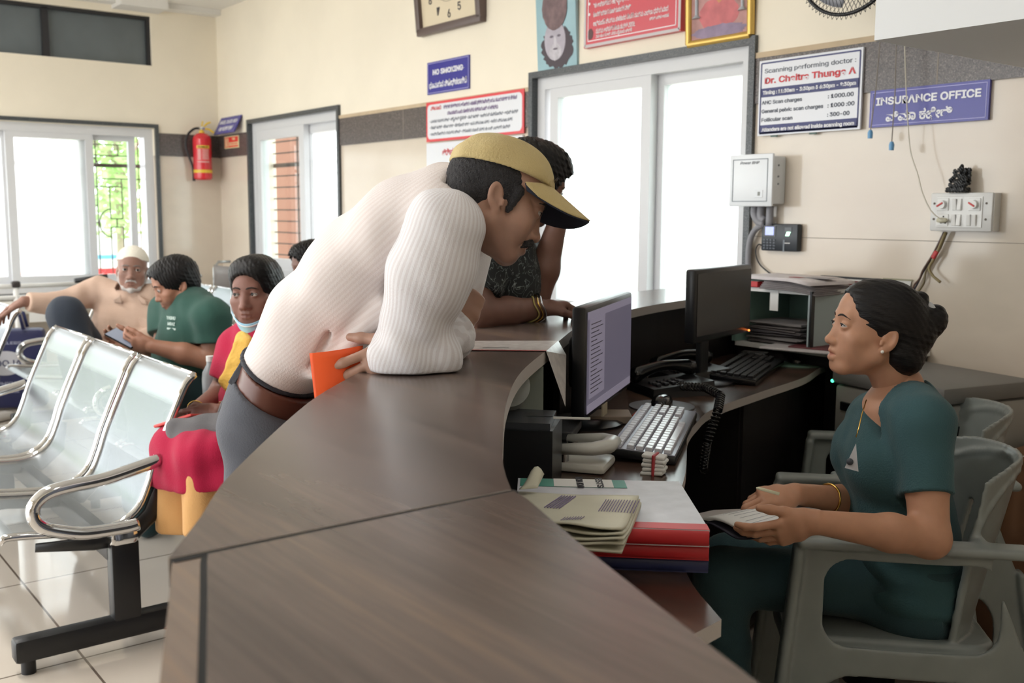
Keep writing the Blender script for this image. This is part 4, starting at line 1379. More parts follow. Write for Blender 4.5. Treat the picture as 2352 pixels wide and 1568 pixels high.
# cables under the switchboard
sets = (((2168, 533), (2150, 570), (2132, 605), (2120, 625), (2108, 650), (2096, 672), (2090, 690)), ((2174, 533), (2160, 570), (2140, 600), (2126, 625), (2122, 650), (2108, 672), (2098, 690)), ((2170, 533), (2142, 585), (2120, 620), (2112, 640), (2099, 656), (2094, 680)), ((2172, 533), (2148, 590), (2134, 615), (2142, 632), (2150, 640), (2160, 648)))
for k, S_ in enumerate(sets):
    P = [on(x, y, 1, YB - .012 - .006 * k) for x, y in S_]
    pl = smooth_line([(p[0], p[2]) for p in P], 4)
    lab = ['dark cable on the left under the switchboard', 'olive cable in the middle under the switchboard', 'brown cable nearest the woman under the switchboard', 'short olive cable end bent away to the right'][k]
    tag(MB().tube([(p[0], YB - .012 - .006 * k, p[1]) for p in pl], .0035 if k < 3 else .005, 6).build('cable', mat('cable_%d' % k, [(60, 62, 78), (120, 108, 78), (96, 72, 60), (140, 126, 88)][k], .5), smooth=True), lab, 'cable', 'loose cables under the switchboard')
p = on(2147, 585, 1, YB - .035)
tag(MB().box(p, (.016, .012, .03), (0, .5, 0), 0, .004).build('wire_connector', mat('connector_red', (190, 50, 52), .4)), 'red connector on the cables under the switchboard', 'connector')

# taped papers
for k, (px, w, h, lab) in enumerate((((2062, 660), .11, .06, 'small torn white paper stuck on the wall behind the hair'), ((2110, 765), .10, .15, 'white printed sheet taped to the wall behind the bun'))):
    p = on(px[0], px[1], 1, YB - .002)
    r = empty('taped_paper', p, lab, 'paper')
    MB().grid(lambda u, v: ((u - .5) * w, -.002 - .006 * math.sin(PI * v) * u, (v - .5) * h), 6, 6).build('sheet', mat('taped_white', (206, 206, 202), .7), r, local=True, smooth=True)
    mb = MB()
    for i in range(3 + 2 * k):
        mb.box((.0 + .01 * (i % 2), -.009, h * .3 - i * .024), (w * (.5 - .08 * (i % 3)), .0006, .003))
        mb.build('print_line', M_papg, r, local=True)
        mb = MB()
    MB().box((0, -.004, h / 2), (w * 1.1, .002, .006)).build('tape', mat('dirty_tape', (150, 146, 120), .5), r, local=True)
# framed certificate and yellow picture on the cabinet
r = empty('framed_certificate', (-2.20, YB - .02, 1.07), 'dark red certificate in a black frame, standing by the shelf box', 'picture')
p0, p1 = on(1885, 632, 1, YB - .02), on(1965, 632, 1, YB - .02)
zb = .884
zt_ = p0[2]
x0, x1 = p0[0], p0[0] + .26
MB().span((x0, YB - .02, zb), (x1, YB - .004, zt_)).build('frame', M_black, r)
MB().span((x0 + .008, YB - .0215, zb + .02), (x1 - .008, YB - .019, zt_ - .008)).build('mount', M_pap, r)
MB().span((x0 + .014, YB - .0225, zb + .03), (x1 - .014, YB - .021, zt_ - .014)).build('certificate', mat('certificate_maroon', (110, 34, 40), .4), r)
mb = MB()
for i in range(5):
    MB().span((x0 + .04, YB - .0232, zt_ - .045 - i * .011), (x0 + .15 - .008 * (i % 2), YB - .0222, zt_ - .049 - i * .011)).build('print_line', mat('print_pink', (190, 140, 140), .5), r)
q0, q1 = on(1868, 670, 1, 3.40), on(1862, 783, 1, 3.40)
r = empty('yellow_framed_picture', (q0[0] + .12, 3.40, .8835), 'yellow-bordered blue and red picture standing behind the woman\'s face', 'picture')
zt_ = q0[2]
x0, x1 = q0[0] - .005, q0[0] + .225
MB().span((x0, 3.40, .8836), (x1, 3.412, zt_)).build('frame', mat('picture_yellow', (226, 176, 52), .4), r)
MB().span((x0 + .02, 3.3985, zt_ - .035), (x1 - .02, 3.401, zt_ - .008)).build('title_band', mat('picture_orange', (226, 130, 40), .4), r)
MB().span((x0 + .018, 3.3988, .905), (x1 - .018, 3.401, zt_ - .04)).build('inner_border', M_pap, r)
MB().span((x0 + .024, 3.3978, .911), (x1 - .024, 3.4, zt_ - .046)).build('painting', mat('picture_blue', (54, 60, 130), .4, noise=.3, nscale=14), r)
r2 = r
def disc2(name, m, cx, cz, rx, rz, k, jag=.08, seed=2):
    g = random.Random(seed)
    n = 30
    P = [(cx + rx * math.cos(2 * PI * i / n) * (1 + jag * g.uniform(-1, 1)), 3.3974 - .0004 * k, cz + rz * math.sin(2 * PI * i / n) * (1 + jag * g.uniform(-1, 1))) for i in range(n)]
    MB().add(P, [tuple(range(n))]).build(name, m, r2)
xm, zm = (x0 + x1) / 2 - .015, (.9 + zt_) / 2 - .015
disc2('painted_halo', mat('paint_gold', (216, 156, 60), .4), xm, zm + .05, .032, .03, 0)
disc2('painted_figure', mat('paint_pale', (206, 178, 160), .4, noise=.2, nscale=40), xm, zm + .015, .045, .05, 1, .12, 3)
disc2('painted_skirt', mat('paint_red', (196, 40, 46), .4), xm, zm - .03, .05, .026, 2, .1, 4)
disc2('painted_base', mat('paint_ochre', (196, 134, 70), .4), xm - .03, zm - .055, .05, .014, 3, .1, 5)
# ================================================================ waiting benches
M_chrome = mat('polished_chrome', (214, 214, 214), .06, metal=1.)
M_bframe = mat('black_beam_paint', (26, 26, 28), .35)
M_bfoot = mat('black_foot_paint', (24, 24, 26), .4)


def perforated():
    m = bpy.data.materials.new('perforated_steel')
    m.use_nodes = True
    nt = m.node_tree
    b = nt.nodes['Principled BSDF']
    b.inputs['Base Color'].default_value = lin((142, 147, 150))
    b.inputs['Metallic'].default_value = 1.
    b.inputs['Roughness'].default_value = .33
    at = nt.nodes.new('ShaderNodeAttribute')
    at.attribute_name = 'sheet'
    sep = nt.nodes.new('ShaderNodeSeparateXYZ')
    nt.links.new(at.outputs['Vector'], sep.inputs[0])

    def M(op, a, b_=None, v=None):
        n = nt.nodes.new('ShaderNodeMath')
        n.operation = op
        nt.links.new(a, n.inputs[0])
        if b_ is not None:
            nt.links.new(b_, n.inputs[1])
        if v is not None:
            n.inputs[1].default_value = v
        return n.outputs[0]
    # staggered round holes, 7 mm pitch
    pit = .0075
    s = M('ADD', sep.outputs[0], sep.outputs[1])
    d = M('SUBTRACT', sep.outputs[0], sep.outputs[1])
    hx = M('SUBTRACT', M('FRACT', M('DIVIDE', s, v=pit)), v=.5)
    hy = M('SUBTRACT', M('FRACT', M('DIVIDE', d, v=pit)), v=.5)
    r2 = M('ADD', M('MULTIPLY', hx, hx), M('MULTIPLY', hy, hy))
    hole = M('LESS_THAN', r2, v=.105)
    hole = M('MULTIPLY', hole, sep.outputs[2])
    tr = nt.nodes.new('ShaderNodeBsdfTransparent')
    mx = nt.nodes.new('ShaderNodeMixShader')
    nt.links.new(hole, mx.inputs[0])
    nt.links.new(b.outputs[0], mx.inputs[1])
    nt.links.new(tr.outputs[0], mx.inputs[2])
    nt.links.new(mx.outputs[0], nt.nodes['Material Output'].inputs['Surface'])
    return m


M_perf = perforated()
# seat profile: depth from the front, height
PROF = smooth_line([(-.315, .405), (-.29, .418), (-.15, .402), (-.03, .392), (.045, .408), (.095, .448), (.128, .52), (.156, .60), (.22, .745), (.258, .825), (.288, .853)], 5)
PROF = resample(PROF, 44)
SEATW = .545


def seat_panel(parent, x1):
    """one perforated shell; x1 is its right edge"""
    nu, nv = len(PROF) - 1, 12
    vs, sh = [], []
    s = 0.
    for i, p in enumerate(PROF):
        if i:
            s += np.linalg.norm(PROF[i] - PROF[i - 1])
        for j in range(nv + 1):
            x = x1 - .012 - (SEATW - .024) * j / nv
            vs.append((x, p[0], p[1]))
            edge = 1. if (1 <= j <= nv - 1 and 3 <= i <= nu - 6) else 0.
            sh.append((x, s, edge))
    fs = [(i * (nv + 1) + j, (i + 1) * (nv + 1) + j, (i + 1) * (nv + 1) + j + 1, i * (nv + 1) + j + 1) for i in range(nu) for j in range(nv)]
    me = bpy.data.meshes.new('seat_shell')
    me.from_pydata(vs, [], fs)
    a = me.attributes.new('sheet', 'FLOAT_VECTOR', 'POINT')
    a.data.foreach_set('vector', [c for t in sh for c in t])
    me.polygons.foreach_set('use_smooth', [True] * len(me.polygons))
    me.materials.append(M_perf)
    o = bpy.data.objects.new('seat_shell', me)
    COL.objects.link(o)
    o.parent = parent
    return o


def make_bench(name, label, n, pitch, arms):
    """row of n shells, right end at local x = 0, seats running to -x, facing -y"""
    r = empty(name, (0, 0, 0), label, 'bench')
    L = pitch * n
    for k in range(n):
        x1 = -k * pitch - (pitch - SEATW) / 2
        seat_panel(r, x1)
        for x in (x1 - .008, x1 - SEATW + .008):
            MB().tube([(x, p[0], p[1]) for p in PROF], .0125, 8).build('side_rail', M_chrome, r, smooth=True, local=True)
        MB().tube([(x1 - .01, PROF[-1][0], PROF[-1][1]), (x1 - SEATW + .01, PROF[-1][0], PROF[-1][1])], .007, 6).build('top_rail', M_chrome, r, smooth=True, local=True)
    MB().box((-L / 2, .01, .325), (L - .02, .045, .075), None, 0, .006).build('beam', M_bframe, r, angle=40, local=True)
    for k in range(n + 1):
        x = -k * pitch * .999 - (.004 if k == 0 else 0)
        x = max(min(x, -.02), -L + .02)
        mb = MB().tube([(x, -.22, .375), (x, -.05, .355), (x, .06, .36), (x, .13, .42), (x, .16, .52)], [.014, .022, .03, .03, .012], 8, flat=((1, 0, 0), .35))
        mb.build('bracket', M_bframe, r, smooth=True, local=True)
    for x in (-.005, -L + .005):
        MB().box((x, .03, .205), (.058, .085, .30), None, 0, .006).build('leg_post', M_bframe, r, angle=40, local=True)
        MB().box((x, .03, .365), (.064, .09, .05), None, 0, .016).build('post_cap', M_chrome, r, angle=40, local=True)
        MB().box((x, .03, .077), (.062, .66, .072), None, 0, .012).build('foot_bar', M_bfoot, r, angle=40, local=True)
        for y in (-.26, .32):
            MB().lathe([(.021, 0), (.021, .045), (0, .045)], (x, y, .0), 14).build('foot_pad', M_bfoot, r, angle=40, local=True)
    for x, s in ((.012, 1), (-L - .012, -1)):
        if not arms:
            continue
        P = [(x, .150, .598), (x, .10, .586), (x, -.02, .562), (x, -.12, .556), (x, -.185, .545), (x, -.222, .515), (x, -.226, .475), (x, -.20, .442), (x, -.15, .42), (x, -.08, .402), (x, .03, .398), (x, .075, .402)]
        pl = []
        P3 = [np.array(p) for p in P]
        for i in range(len(P3) - 1):
            a, b, c, d = P3[max(i - 1, 0)], P3[i], P3[i + 1], P3[min(i + 2, len(P3) - 1)]
            for k in range(4):
                t = k / 4
                pl.append(.5 * ((2 * b) + (c - a) * t + (2 * a - 5 * b + 4 * c - d) * t * t + (3 * b - a - 3 * c + d) * t ** 3))
        pl.append(P3[-1])
        MB().tube(pl, .021, 10, flat=((0, 1, 1), .999)).build('armrest', M_chrome, r, smooth=True, local=True)
    return r


PITCH = .588
b1 = make_bench('waiting_bench', 'nearest steel three-seat bench, its right armrest beside the counter', 3, PITCH, True)
b1.location = (-3.19, .90, 0)
b2 = copy_tree(b1)
b2.location = (-5.80, .94, 0)
tag(b2, 'steel bench at the left edge under the old man\'s hand')
b3 = copy_tree(b1)
b3.location = (-3.10, 1.56, 0)
tag(b3, 'steel bench on which the woman in red and the green-shirted man sit')
b4 = copy_tree(b1)
b4.location = (-5.12, 1.66, 0)
tag(b4, 'steel bench on which the old man in the white cap sits')
b5 = make_bench('waiting_bench', 'bright steel bench in the back row left of the masked woman', 3, PITCH, False)
b5.location = (-6.35, 2.44, 0)
b6 = copy_tree(b5)
b6.location = (-4.45, 2.44, 0)
tag(b6, 'steel bench in the back row behind the masked woman')
for b in (b1, b2, b3, b4, b5, b6):
    b['group'] = 'waiting benches'

# wheelchair parked in the far corner, grey back and padded armrest
r = empty('wheelchair', (-8.05, 3.05, 0), 'folding wheelchair with grey back parked in the far corner', 'wheelchair')
M_vin = mat('grey_vinyl', (118, 110, 106), .5)
M_tubeg = mat('grey_tube', (170, 170, 168), .3, metal=.8)
MB().grid(lambda u, v: (-7.98 + .40 * u, 3.13 - .04 * math.sin(PI * u), .55 + .40 * v), 8, 6, 0, .012).build('backrest', M_vin, r, smooth=True)
MB().grid(lambda u, v: (-7.98 + .40 * u, 2.72 + .40 * v, .50 - .03 * math.sin(PI * u)), 8, 6, 0, .02).build('seat', M_vin, r, smooth=True)
for x in (-8.0, -7.56):
    MB().tube([(x, 3.14, .30), (x, 3.14, .92), (x, 3.18, .97), (x, 3.28, .97)], .011, 8).build('back_tube', M_tubeg, r, smooth=True)
    MB().tube([(x, 3.12, .72), (x, 2.80, .72), (x, 2.74, .66), (x, 2.74, .15)], .011, 8).build('side_tube', M_tubeg, r, smooth=True)
    MB().box((x, 2.95, .735), (.05, .30, .03), None, 0, .01).build('armrest', M_vin, r, angle=40)
    mb = MB().tube([(x + (.05 if x > -7.8 else -.05), 3.06 + .29 * math.cos(2 * PI * k / 28), .30 + .29 * math.sin(2 * PI * k / 28)) for k in range(28)], .012, 6, closed=True)
    mb.build('wheel', M_black, r, smooth=True)
    MB().lathe([(.0, -.015), (.06, -.015), (.07, 0), (.06, .015), (0, .015)], (x, 2.70, .07), 16, 0, Matrix.Rotation(PI / 2, 3, 'Y')).build('caster', M_black, r)
# steel side arm seen behind the green man's ear
tag(MB().tube([(-8.45, 3.02, .855), (-7.98, 3.02, .872), (-7.955, 3.02, .866), (-7.975, 3.02, .857), (-8.45, 3.02, .842)], .008, 6).build('grab_rail', M_tubeg, smooth=True), 'short steel rail fixed near the far corner behind the green-shirted man', 'rail')

# patient trolley under the left window
r = empty('patient_trolley', (-8.3, 1.5, 0), 'white tubular patient trolley below the left window with black grip', 'trolley')
M_wt = mat('white_tube', (232, 230, 226), .35)
for z, y0, y1 in ((.815, .3, 2.3), (.73, .3, 2.25), (.66, .3, 2.25)):
    MB().tube([(-8.28, y0, z), (-8.28, y1, z)], .018, 8).build('side_rail', M_wt, r, smooth=True)
for y in (.35, 1.72, 2.2):
    MB().tube([(-8.28, y, .10), (-8.28, y, .83)], .02, 8).build('post', M_wt, r, smooth=True)
    MB().lathe([(.0, -.02), (.06, -.02), (.07, 0), (.06, .02), (0, .02)], (-8.28, y, .07), 16, 0, Matrix.Rotation(PI / 2, 3, 'Y')).build('caster', M_black, r)
MB().span((-8.64, .3, .60), (-8.27, 2.25, .68), 0, .02).build('deck', mat('trolley_cream', (214, 208, 196), .5), r, angle=40)
MB().span((-8.275, 1.80, .54), (-8.262, 2.2, .61)).build('maker_plate', M_wt, r)
MB().tube([(-8.2, 2.12, .845), (-8.2, 2.36, .872)], .02, 10).build('grip', M_black, r, smooth=True)
MB().tube([(-8.28, 2.2, .80), (-8.2, 2.13, .845)], .012, 8).build('grip_stem', M_wt, r, smooth=True)
MB().box((-8.275, 1.72, .83), (.05, .06, .05), None, 0, .012).build('clamp', mat('dark_clamp', (56, 50, 48), .5), r, angle=40)

# dark blue shopping bag on the floor by the left wall
r = empty('shopping_bag', (-7.75, 1.62, 0), 'navy blue carry bag with a pale oval, on the floor beside the trolley', 'bag')
M_bag = mat('bag_navy', (34, 38, 82), .45, bump=.3, bscale=14)
u = Vector((.34, .94, 0)).normalized()
def bagp(s, t):
    c = Vector((-7.72, 1.52, 0))
    p = c + u * (s - .5) * .5 + Vector((0, 0, .10 + .48 * t))
    return p
R_ = Matrix((u, Vector((-u.y, u.x, 0)), Vector((0, 0, 1)))).transposed()
MB().box((-7.72, 1.52, .285), (.50, .16, .55), R_, 0, .03).build('body', M_bag, r, angle=40)
for s in (-.09, .09):
    c = Vector((-7.72, 1.52, .56)) + Vector((u.y, -u.x, 0)) * s
    MB().tube([c - u * .13, c - u * .11 + Vector((0, 0, .10)), c + Vector((0, 0, .15)), c + u * .11 + Vector((0, 0, .10)), c + u * .13], .012, 6).build('handle', M_bag, r, smooth=True)
nrm_ = Vector((u.y, -u.x, 0))
c = Vector((-7.72, 1.52, .33)) + nrm_ * .0815
P = [c + u * .13 * math.cos(2 * PI * k / 30) + Vector((0, 0, .085 * math.sin(2 * PI * k / 30))) for k in range(30)]
MB().add(P, [tuple(range(30))]).build('oval_patch', mat('bag_oval', (190, 190, 196), .5), r)
az = math.atan2(u.y, u.x)
def bagtext(s, z, size, m, wd):
    q = Vector((-7.72, 1.52, z)) + nrm_ * .0822 - r.location
    text('lettering', s, size, m, r, q, (PI / 2, 0, az), width=wd, bold=.001)
bagtext('POOJA', .33, .08, M_bag, .21)
M_bl = mat('bag_print', (150, 152, 176), .5)
bagtext('JEWELLERS', .47, .035, M_bl, .22)
bagtext('TUMKUR', .19, .035, M_bl, .18)
bagtext('SILK HOUSE', .13, .03, M_bl, .16)
tag(MB().box((-7.25, 1.33, .03), (.1, .26, .055), (0, 0, .5), 0, .025).build('sandal', mat('pale_sandal', (206, 200, 194), .5), angle=50), 'pale grey sandal on the floor at the left edge beside the navy bag', 'sandal')

# ---------------------------------------------------------------- behind the young woman: printer on its stand, cartons, bin
M_pg = mat('printer_grey', (158, 156, 150), .5)
M_pgd = mat('printer_dark_grey', (116, 114, 111), .5)
r = empty('photocopier', (-1.87, 3.2, .5), 'grey desktop photocopier behind the young woman, against the wall', 'photocopier')
o = Vector((-2.098, 3.045, 0))
ex = Vector((.47, -.105, 0)).normalized()
ey = Vector((-ex.y, ex.x, 0))
Rp = Matrix((ex, ey, Vector((0, 0, 1)))).transposed()
def pp(x, y, z):
    return o + ex * x + ey * y + Vector((0, 0, z))
MB().box(pp(.24, .205, .665), (.47, .40, .25), Rp, 0, .012).build('body', M_pg, r, angle=40)
MB().box(pp(.24, .205, .822), (.49, .42, .055), Rp, 0, .012).build('scanner_lid', M_pgd, r, angle=40)
MB().box(pp(.40, -.005, .775), (.15, .05, .03), Rp, 0, .012).build('control_panel', M_pgd, r, angle=40)
MB().box(pp(.19, .002, .72), (.30, .012, .03), Rp, 0, .003).build('paper_slot', M_black, r)
MB().box(pp(.22, .002, .60), (.38, .008, .07), Rp, 0, .003).build('paper_tray', M_pgd, r)
MB().box(pp(.479, .10, .70), (.006, .07, .05), Rp).build('side_vent', M_black, r)
MB().sphere(pp(-.004, .0, .80), .006, 6).build('status_light', mat('green_led', (60, 240, 170), .4, emit=(80, 255, 190), estr=3), r)
r = empty('printer_stand', (-1.87, 3.2, 0), 'low dark table carrying the grey photocopier', 'table')
MB().box(pp(.24, .205, .525), (.56, .44, .03), Rp, 0, .004).build('top', M_panel, r, angle=40)
for x in (-.02, .50):
    for y in (.02, .39):
        MB().box(pp(x, y, .255), (.035, .035, .51), Rp).build('leg', M_panel, r)
tag(MB().box((-2.17, 3.20, .42), (.10, .05, .12), None, 0, .01).build('wall_socket', mat('dim_grey_socket', (120, 118, 114), .5)), 'small grey socket box low beside the photocopier', 'socket')
pl = [(-2.13, 3.12, .46), (-2.16, 3.10, .36), (-2.20, 3.08, .22), (-2.24, 3.06, .05), (-2.25, 3.05, .006)]
tag(MB().tube(pl, .005, 6).build('mains_cable', M_dplast, smooth=True), 'black mains cable hanging from the plug beside the photocopier', 'cable')
tag(MB().sphere((-2.12, 3.12, .50), (.022, .022, .03), 8).build('mains_plug', M_dplast, smooth=True), 'black mains plug beside the photocopier', 'plug')
# cartons
M_card = mat('brown_cardboard', (128, 92, 66), .8, noise=.08, nscale=6)
def carton(x0, y0, x1, y1, z0, z1, label, tape=True):
    r = empty('carton', ((x0 + x1) / 2, (y0 + y1) / 2, z0), label, 'carton', 'brown cartons by the wall')
    MB().span((x0, y0, z0), (x1, y1, z1), 0, .003).build('body', M_card, r)
    MB().span((x0 - .001, (y0 + y1) / 2 - .025, z1 - .001), (x1 + .001, (y0 + y1) / 2 + .025, z1 + .0008)).build('tape', mat('parcel_tape', (150, 112, 78), .3), r)
    return r
r = carton(-1.50, 3.0, -.95, 3.46, .371, .66, 'brown carton on top with a white address label')
MB().box((-1.36, 3.10, .6608), (.15, .10, .001), (0, 0, .1)).build('address_label', M_pap, r)
carton(-1.52, 2.98, -.94, 3.47, .0, .37, 'brown carton on the floor beneath the labelled one')
carton(-.93, 2.7, -.4, 3.3, .0, .5, 'brown carton standing at the right edge of the picture')
# small bin under the chair
r = empty('waste_bin', (-1.64, 2.62, 0), 'small black plastic bin on the floor under the grey chair', 'bin')
MB().lathe([(0, .004), (.075, .0), (.095, .19), (.102, .2), (.098, .206), (.088, .19), (.07, .01), (0, .008)], (-1.64, 2.62, 0), 28).build('body', mat('bin_black', (22, 26, 32), .4), r, angle=40)

# ---------------------------------------------------------------- fire extinguisher hung on the left wall near the corner
fx, fy, fz = XL + .10, 3.29, 1.64
r = empty('fire_extinguisher', (fx, fy, fz), 'red fire extinguisher with black hose hanging near the far corner', 'fire extinguisher')
M_fr = mat('extinguisher_red', (214, 40, 52), .25, coat=.4)
M_fy = mat('extinguisher_yellow', (232, 196, 60), .4)
MB().lathe([(0, .0), (.060, .0), (.074, .012), (.076, .03), (.076, .335), (.070, .362), (.048, .384), (.022, .394), (0, .394)], (fx, fy, fz), 32).build('cylinder', M_fr, r, angle=40)
MB().lathe([(.0768, .058), (.0775, .060), (.0775, .082), (.0768, .084)], (fx, fy, fz), 32).build('yellow_band', M_fy, r)
MB().lathe([(0, .392), (.024, .392), (.024, .405), (.014, .41), (.014, .44), (0, .44)], (fx, fy, fz), 18).build('neck_ring', M_fy, r, angle=40)
MB().box((fx, fy, fz + .432), (.035, .05, .03), None, 0, .006).build('valve', M_chrome, r, angle=40)
fa = math.atan2(0 - fy, 0 - fx)         # side that faces the hall
du = Vector((math.cos(fa + PI / 2), math.sin(fa + PI / 2), 0))
base = Vector((fx, fy, fz))
MB().tube([base + Vector((0, 0, .43)), base + du * .05 + Vector((0, 0, .475)), base + du * .075 + Vector((0, 0, .482))], .008, 6).build('carry_lever', M_fy, r)
MB().tube([base + Vector((0, 0, .43)), base + du * .06 + Vector((0, 0, .425)), base + du * .10 + Vector((0, 0, .395))], .008, 6).build('squeeze_lever', M_fy, r)
MB().tube([base + Vector((0, 0, .44)), base + du * .012 + Vector((0, 0, .49))], .006, 6).build('safety_pin', M_fy, r)
P = [base + Vector((0, 0, .43)), base - du * .06 + Vector((0, 0, .425)), base - du * .115 + Vector((0, 0, .37)), base - du * .13 + Vector((0, 0, .29)), base - du * .11 + Vector((0, 0, .20)), base - du * .085 + Vector((0, 0, .12)), base - du * .076 + Vector((0, 0, .06))]
pts = []
for i in range(len(P) - 1):
    a_, b_, c_, d_ = P[max(i - 1, 0)], P[i], P[i + 1], P[min(i + 2, len(P) - 1)]
    for k in range(5):
        t_ = k / 5
        pts.append(.5 * ((2 * b_) + (c_ - a_) * t_ + (2 * a_ - 5 * b_ + 4 * c_ - d_) * t_ * t_ + (3 * b_ - a_ - 3 * c_ + d_) * t_ ** 3))
pts.append(P[-1])
MB().tube(pts, .010, 8).build('hose', M_black, r, smooth=True)
MB().tube([P[-1], P[-1] - Vector((0, 0, .07))], [.010, .013], 8).build('nozzle', M_black, r)


def wrap(w0, w1, z0, z1, out, name, m):
    """patch on the cylinder between two angles"""
    return MB().grid(lambda u, v: base + Vector(((.076 + out) * math.cos(fa + w0 + (w1 - w0) * u), (.076 + out) * math.sin(fa + w0 + (w1 - w0) * u), z0 + (z1 - z0) * v)), 12, 2).build(name, m, r)


wrap(-.62, .80, .138, .285, .0006, 'label', mat('label_red', (222, 64, 72), .35))
wrap(-.62, .80, .262, .285, .0012, 'title_strip', M_fy)
M_lp = mat('label_print', (236, 206, 200), .5)
for k in range(7):
    wrap(-.50, -.16, .245 - k * .013, .252 - k * .013, .0013, 'print_line', M_lp)
for k in range(8):
    wrap(-.02, .68, .248 - k * .011, .2525 - k * .011, .0013, 'print_line', M_lp)
wrap(-.56, .74, .146, .153, .0013, 'print_line', M_lp)
o = text('lettering', 'Freeze F', .022, mat('letter_black', (30, 28, 24), .5), r, (0, 0, 0), (0, 0, 0), width=.085, bold=.0008)
sx = o.scale[0]
o.scale = (1, 1, 1)
for v_ in o.data.vertices:
    a_ = fa + .09 + v_.co.x * sx / .078
    rr_ = .0778 + v_.co.z
    v_.co = Vector((rr_ * math.cos(a_), rr_ * math.sin(a_), .2735 + v_.co.y))
MB().span((XL, fy - .02, fz + .28), (fx - .07, fy + .02, fz + .33)).build('wall_hook', M_black, r)
# ================================================================ shape fields for people and moulded chairs
class Field:
    """signed distance field sampled on a grid, blended shape by shape, then meshed by surface nets"""

    def __init__(self, lo, hi, vox):
        self.lo = np.array(lo, np.float32)
        self.vox = vox
        self.n = np.ceil((np.array(hi) - np.array(lo)) / vox).astype(int) + 1
        self.F = np.full(self.n, 1., np.float32)

    def win(self, lo, hi, pad):
        a = np.maximum(np.floor((np.array(lo) - pad - self.lo) / self.vox).astype(int), 0)
        b = np.minimum(np.ceil((np.array(hi) + pad - self.lo) / self.vox).astype(int) + 1, self.n)
        if np.any(b <= a):
            return None, None
        ax = [self.lo[i] + np.arange(a[i], b[i], dtype=np.float32) * self.vox for i in range(3)]
        P = np.stack(np.meshgrid(*ax, indexing='ij'), -1)
        return (slice(a[0], b[0]), slice(a[1], b[1]), slice(a[2], b[2])), P

    def put(self, fn, lo, hi, k=.01, op='u'):
        s, P = self.win(lo, hi, k + 3 * self.vox)
        if s is None:
            return self
        d = fn(P).astype(np.float32)
        f = self.F[s]
        if op == 'u':
            if k > 0:
                h = np.clip(.5 + .5 * (f - d) / k, 0, 1)
                self.F[s] = f * (1 - h) + d * h - k * h * (1 - h)
            else:
                self.F[s] = np.minimum(f, d)
        elif op == 's':
            if k > 0:
                h = np.clip(.5 - .5 * (f + d) / k, 0, 1)
                self.F[s] = f * (1 - h) - d * h + k * h * (1 - h)
            else:
                self.F[s] = np.maximum(f, -d)
        return self

    def each(self, fn):
        """F = fn(P, F) over the whole grid, in slabs"""
        ax = [self.lo[i] + np.arange(self.n[i], dtype=np.float32) * self.vox for i in range(3)]
        for i in range(0, self.n[0], 24):
            P = np.stack(np.meshgrid(ax[0][i:i + 24], ax[1], ax[2], indexing='ij'), -1)
            self.F[i:i + 24] = fn(P, self.F[i:i + 24])
        return self

    def surf(self, relax=1):
        F = self.F
        F = np.where(F == 0, 1e-7, F)
        F[0], F[-1], F[:, 0], F[:, -1], F[:, :, 0], F[:, :, -1] = 1, 1, 1, 1, 1, 1
        S = F < 0
        nx, ny, nz = S.shape
        c = np.zeros((nx - 1, ny - 1, nz - 1), np.int8)
        for dx in (0, 1):
            for dy in (0, 1):
                for dz in (0, 1):
                    c += S[dx:nx - 1 + dx, dy:ny - 1 + dy, dz:nz - 1 + dz]
        act = np.argwhere((c > 0) & (c < 8))
        idx = np.full(c.shape, -1, np.int64)
        idx[act[:, 0], act[:, 1], act[:, 2]] = np.arange(len(act))
        acc = np.zeros((len(act), 3))
        cnt = np.zeros(len(act))
        cor = [np.array((i, j, k)) for i in (0, 1) for j in (0, 1) for k in (0, 1)]
        for a in cor:
            for axis in range(3):
                if a[axis] == 1:
                    continue
                b = a.copy()
                b[axis] = 1
                pa, pb = act + a, act + b
                fa, fb = F[pa[:, 0], pa[:, 1], pa[:, 2]], F[pb[:, 0], pb[:, 1], pb[:, 2]]
                m = (fa < 0) != (fb < 0)
                t = np.where(m, fa / np.where(m, fa - fb, 1), 0)
                q = a + (b - a) * t[:, None]
                acc[m] += q[m]
                cnt[m] += 1
        V = (act + acc / cnt[:, None]) * self.vox + self.lo
        quads = []
        for axis in range(3):
            o1, o2 = [(1, 2), (2, 0), (0, 1)][axis]
            sl0, sl1 = [slice(None)] * 3, [slice(None)] * 3
            sl0[axis], sl1[axis] = slice(0, -1), slice(1, None)
            A, B = S[tuple(sl0)], S[tuple(sl1)]
            e = np.argwhere(A != B)
            e = e[(e[:, o1] > 0) & (e[:, o2] > 0) & (e[:, o1] < self.n[o1] - 1) & (e[:, o2] < self.n[o2] - 1)]
            d1, d2 = np.zeros(3, int), np.zeros(3, int)
            d1[o1], d2[o2] = 1, 1
            g = lambda p: idx[p[:, 0], p[:, 1], p[:, 2]]
            q = np.stack([g(e - d1 - d2), g(e - d2), g(e), g(e - d1)], 1)
            fl = ~A[e[:, 0], e[:, 1], e[:, 2]]
            q[fl] = q[fl][:, ::-1]
            quads.append(q)
        Q = np.concatenate(quads)
        Q = Q[(Q >= 0).all(1)]
        for _ in range(relax):
            s = np.zeros_like(V)
            w = np.zeros(len(V))
            for a, b in ((0, 1), (1, 2), (2, 3), (3, 0)):
                np.add.at(s, Q[:, a], V[Q[:, b]])
                np.add.at(s, Q[:, b], V[Q[:, a]])
                np.add.at(w, Q[:, a], 1)
                np.add.at(w, Q[:, b], 1)
            V = V * .5 + .5 * s / np.maximum(w, 1)[:, None]
        return V, Q

    def mesh(self, name, mats, parent, relax=1, colour=None):
        return build_surf(name, [(*self.surf(relax), colour)], mats, parent)


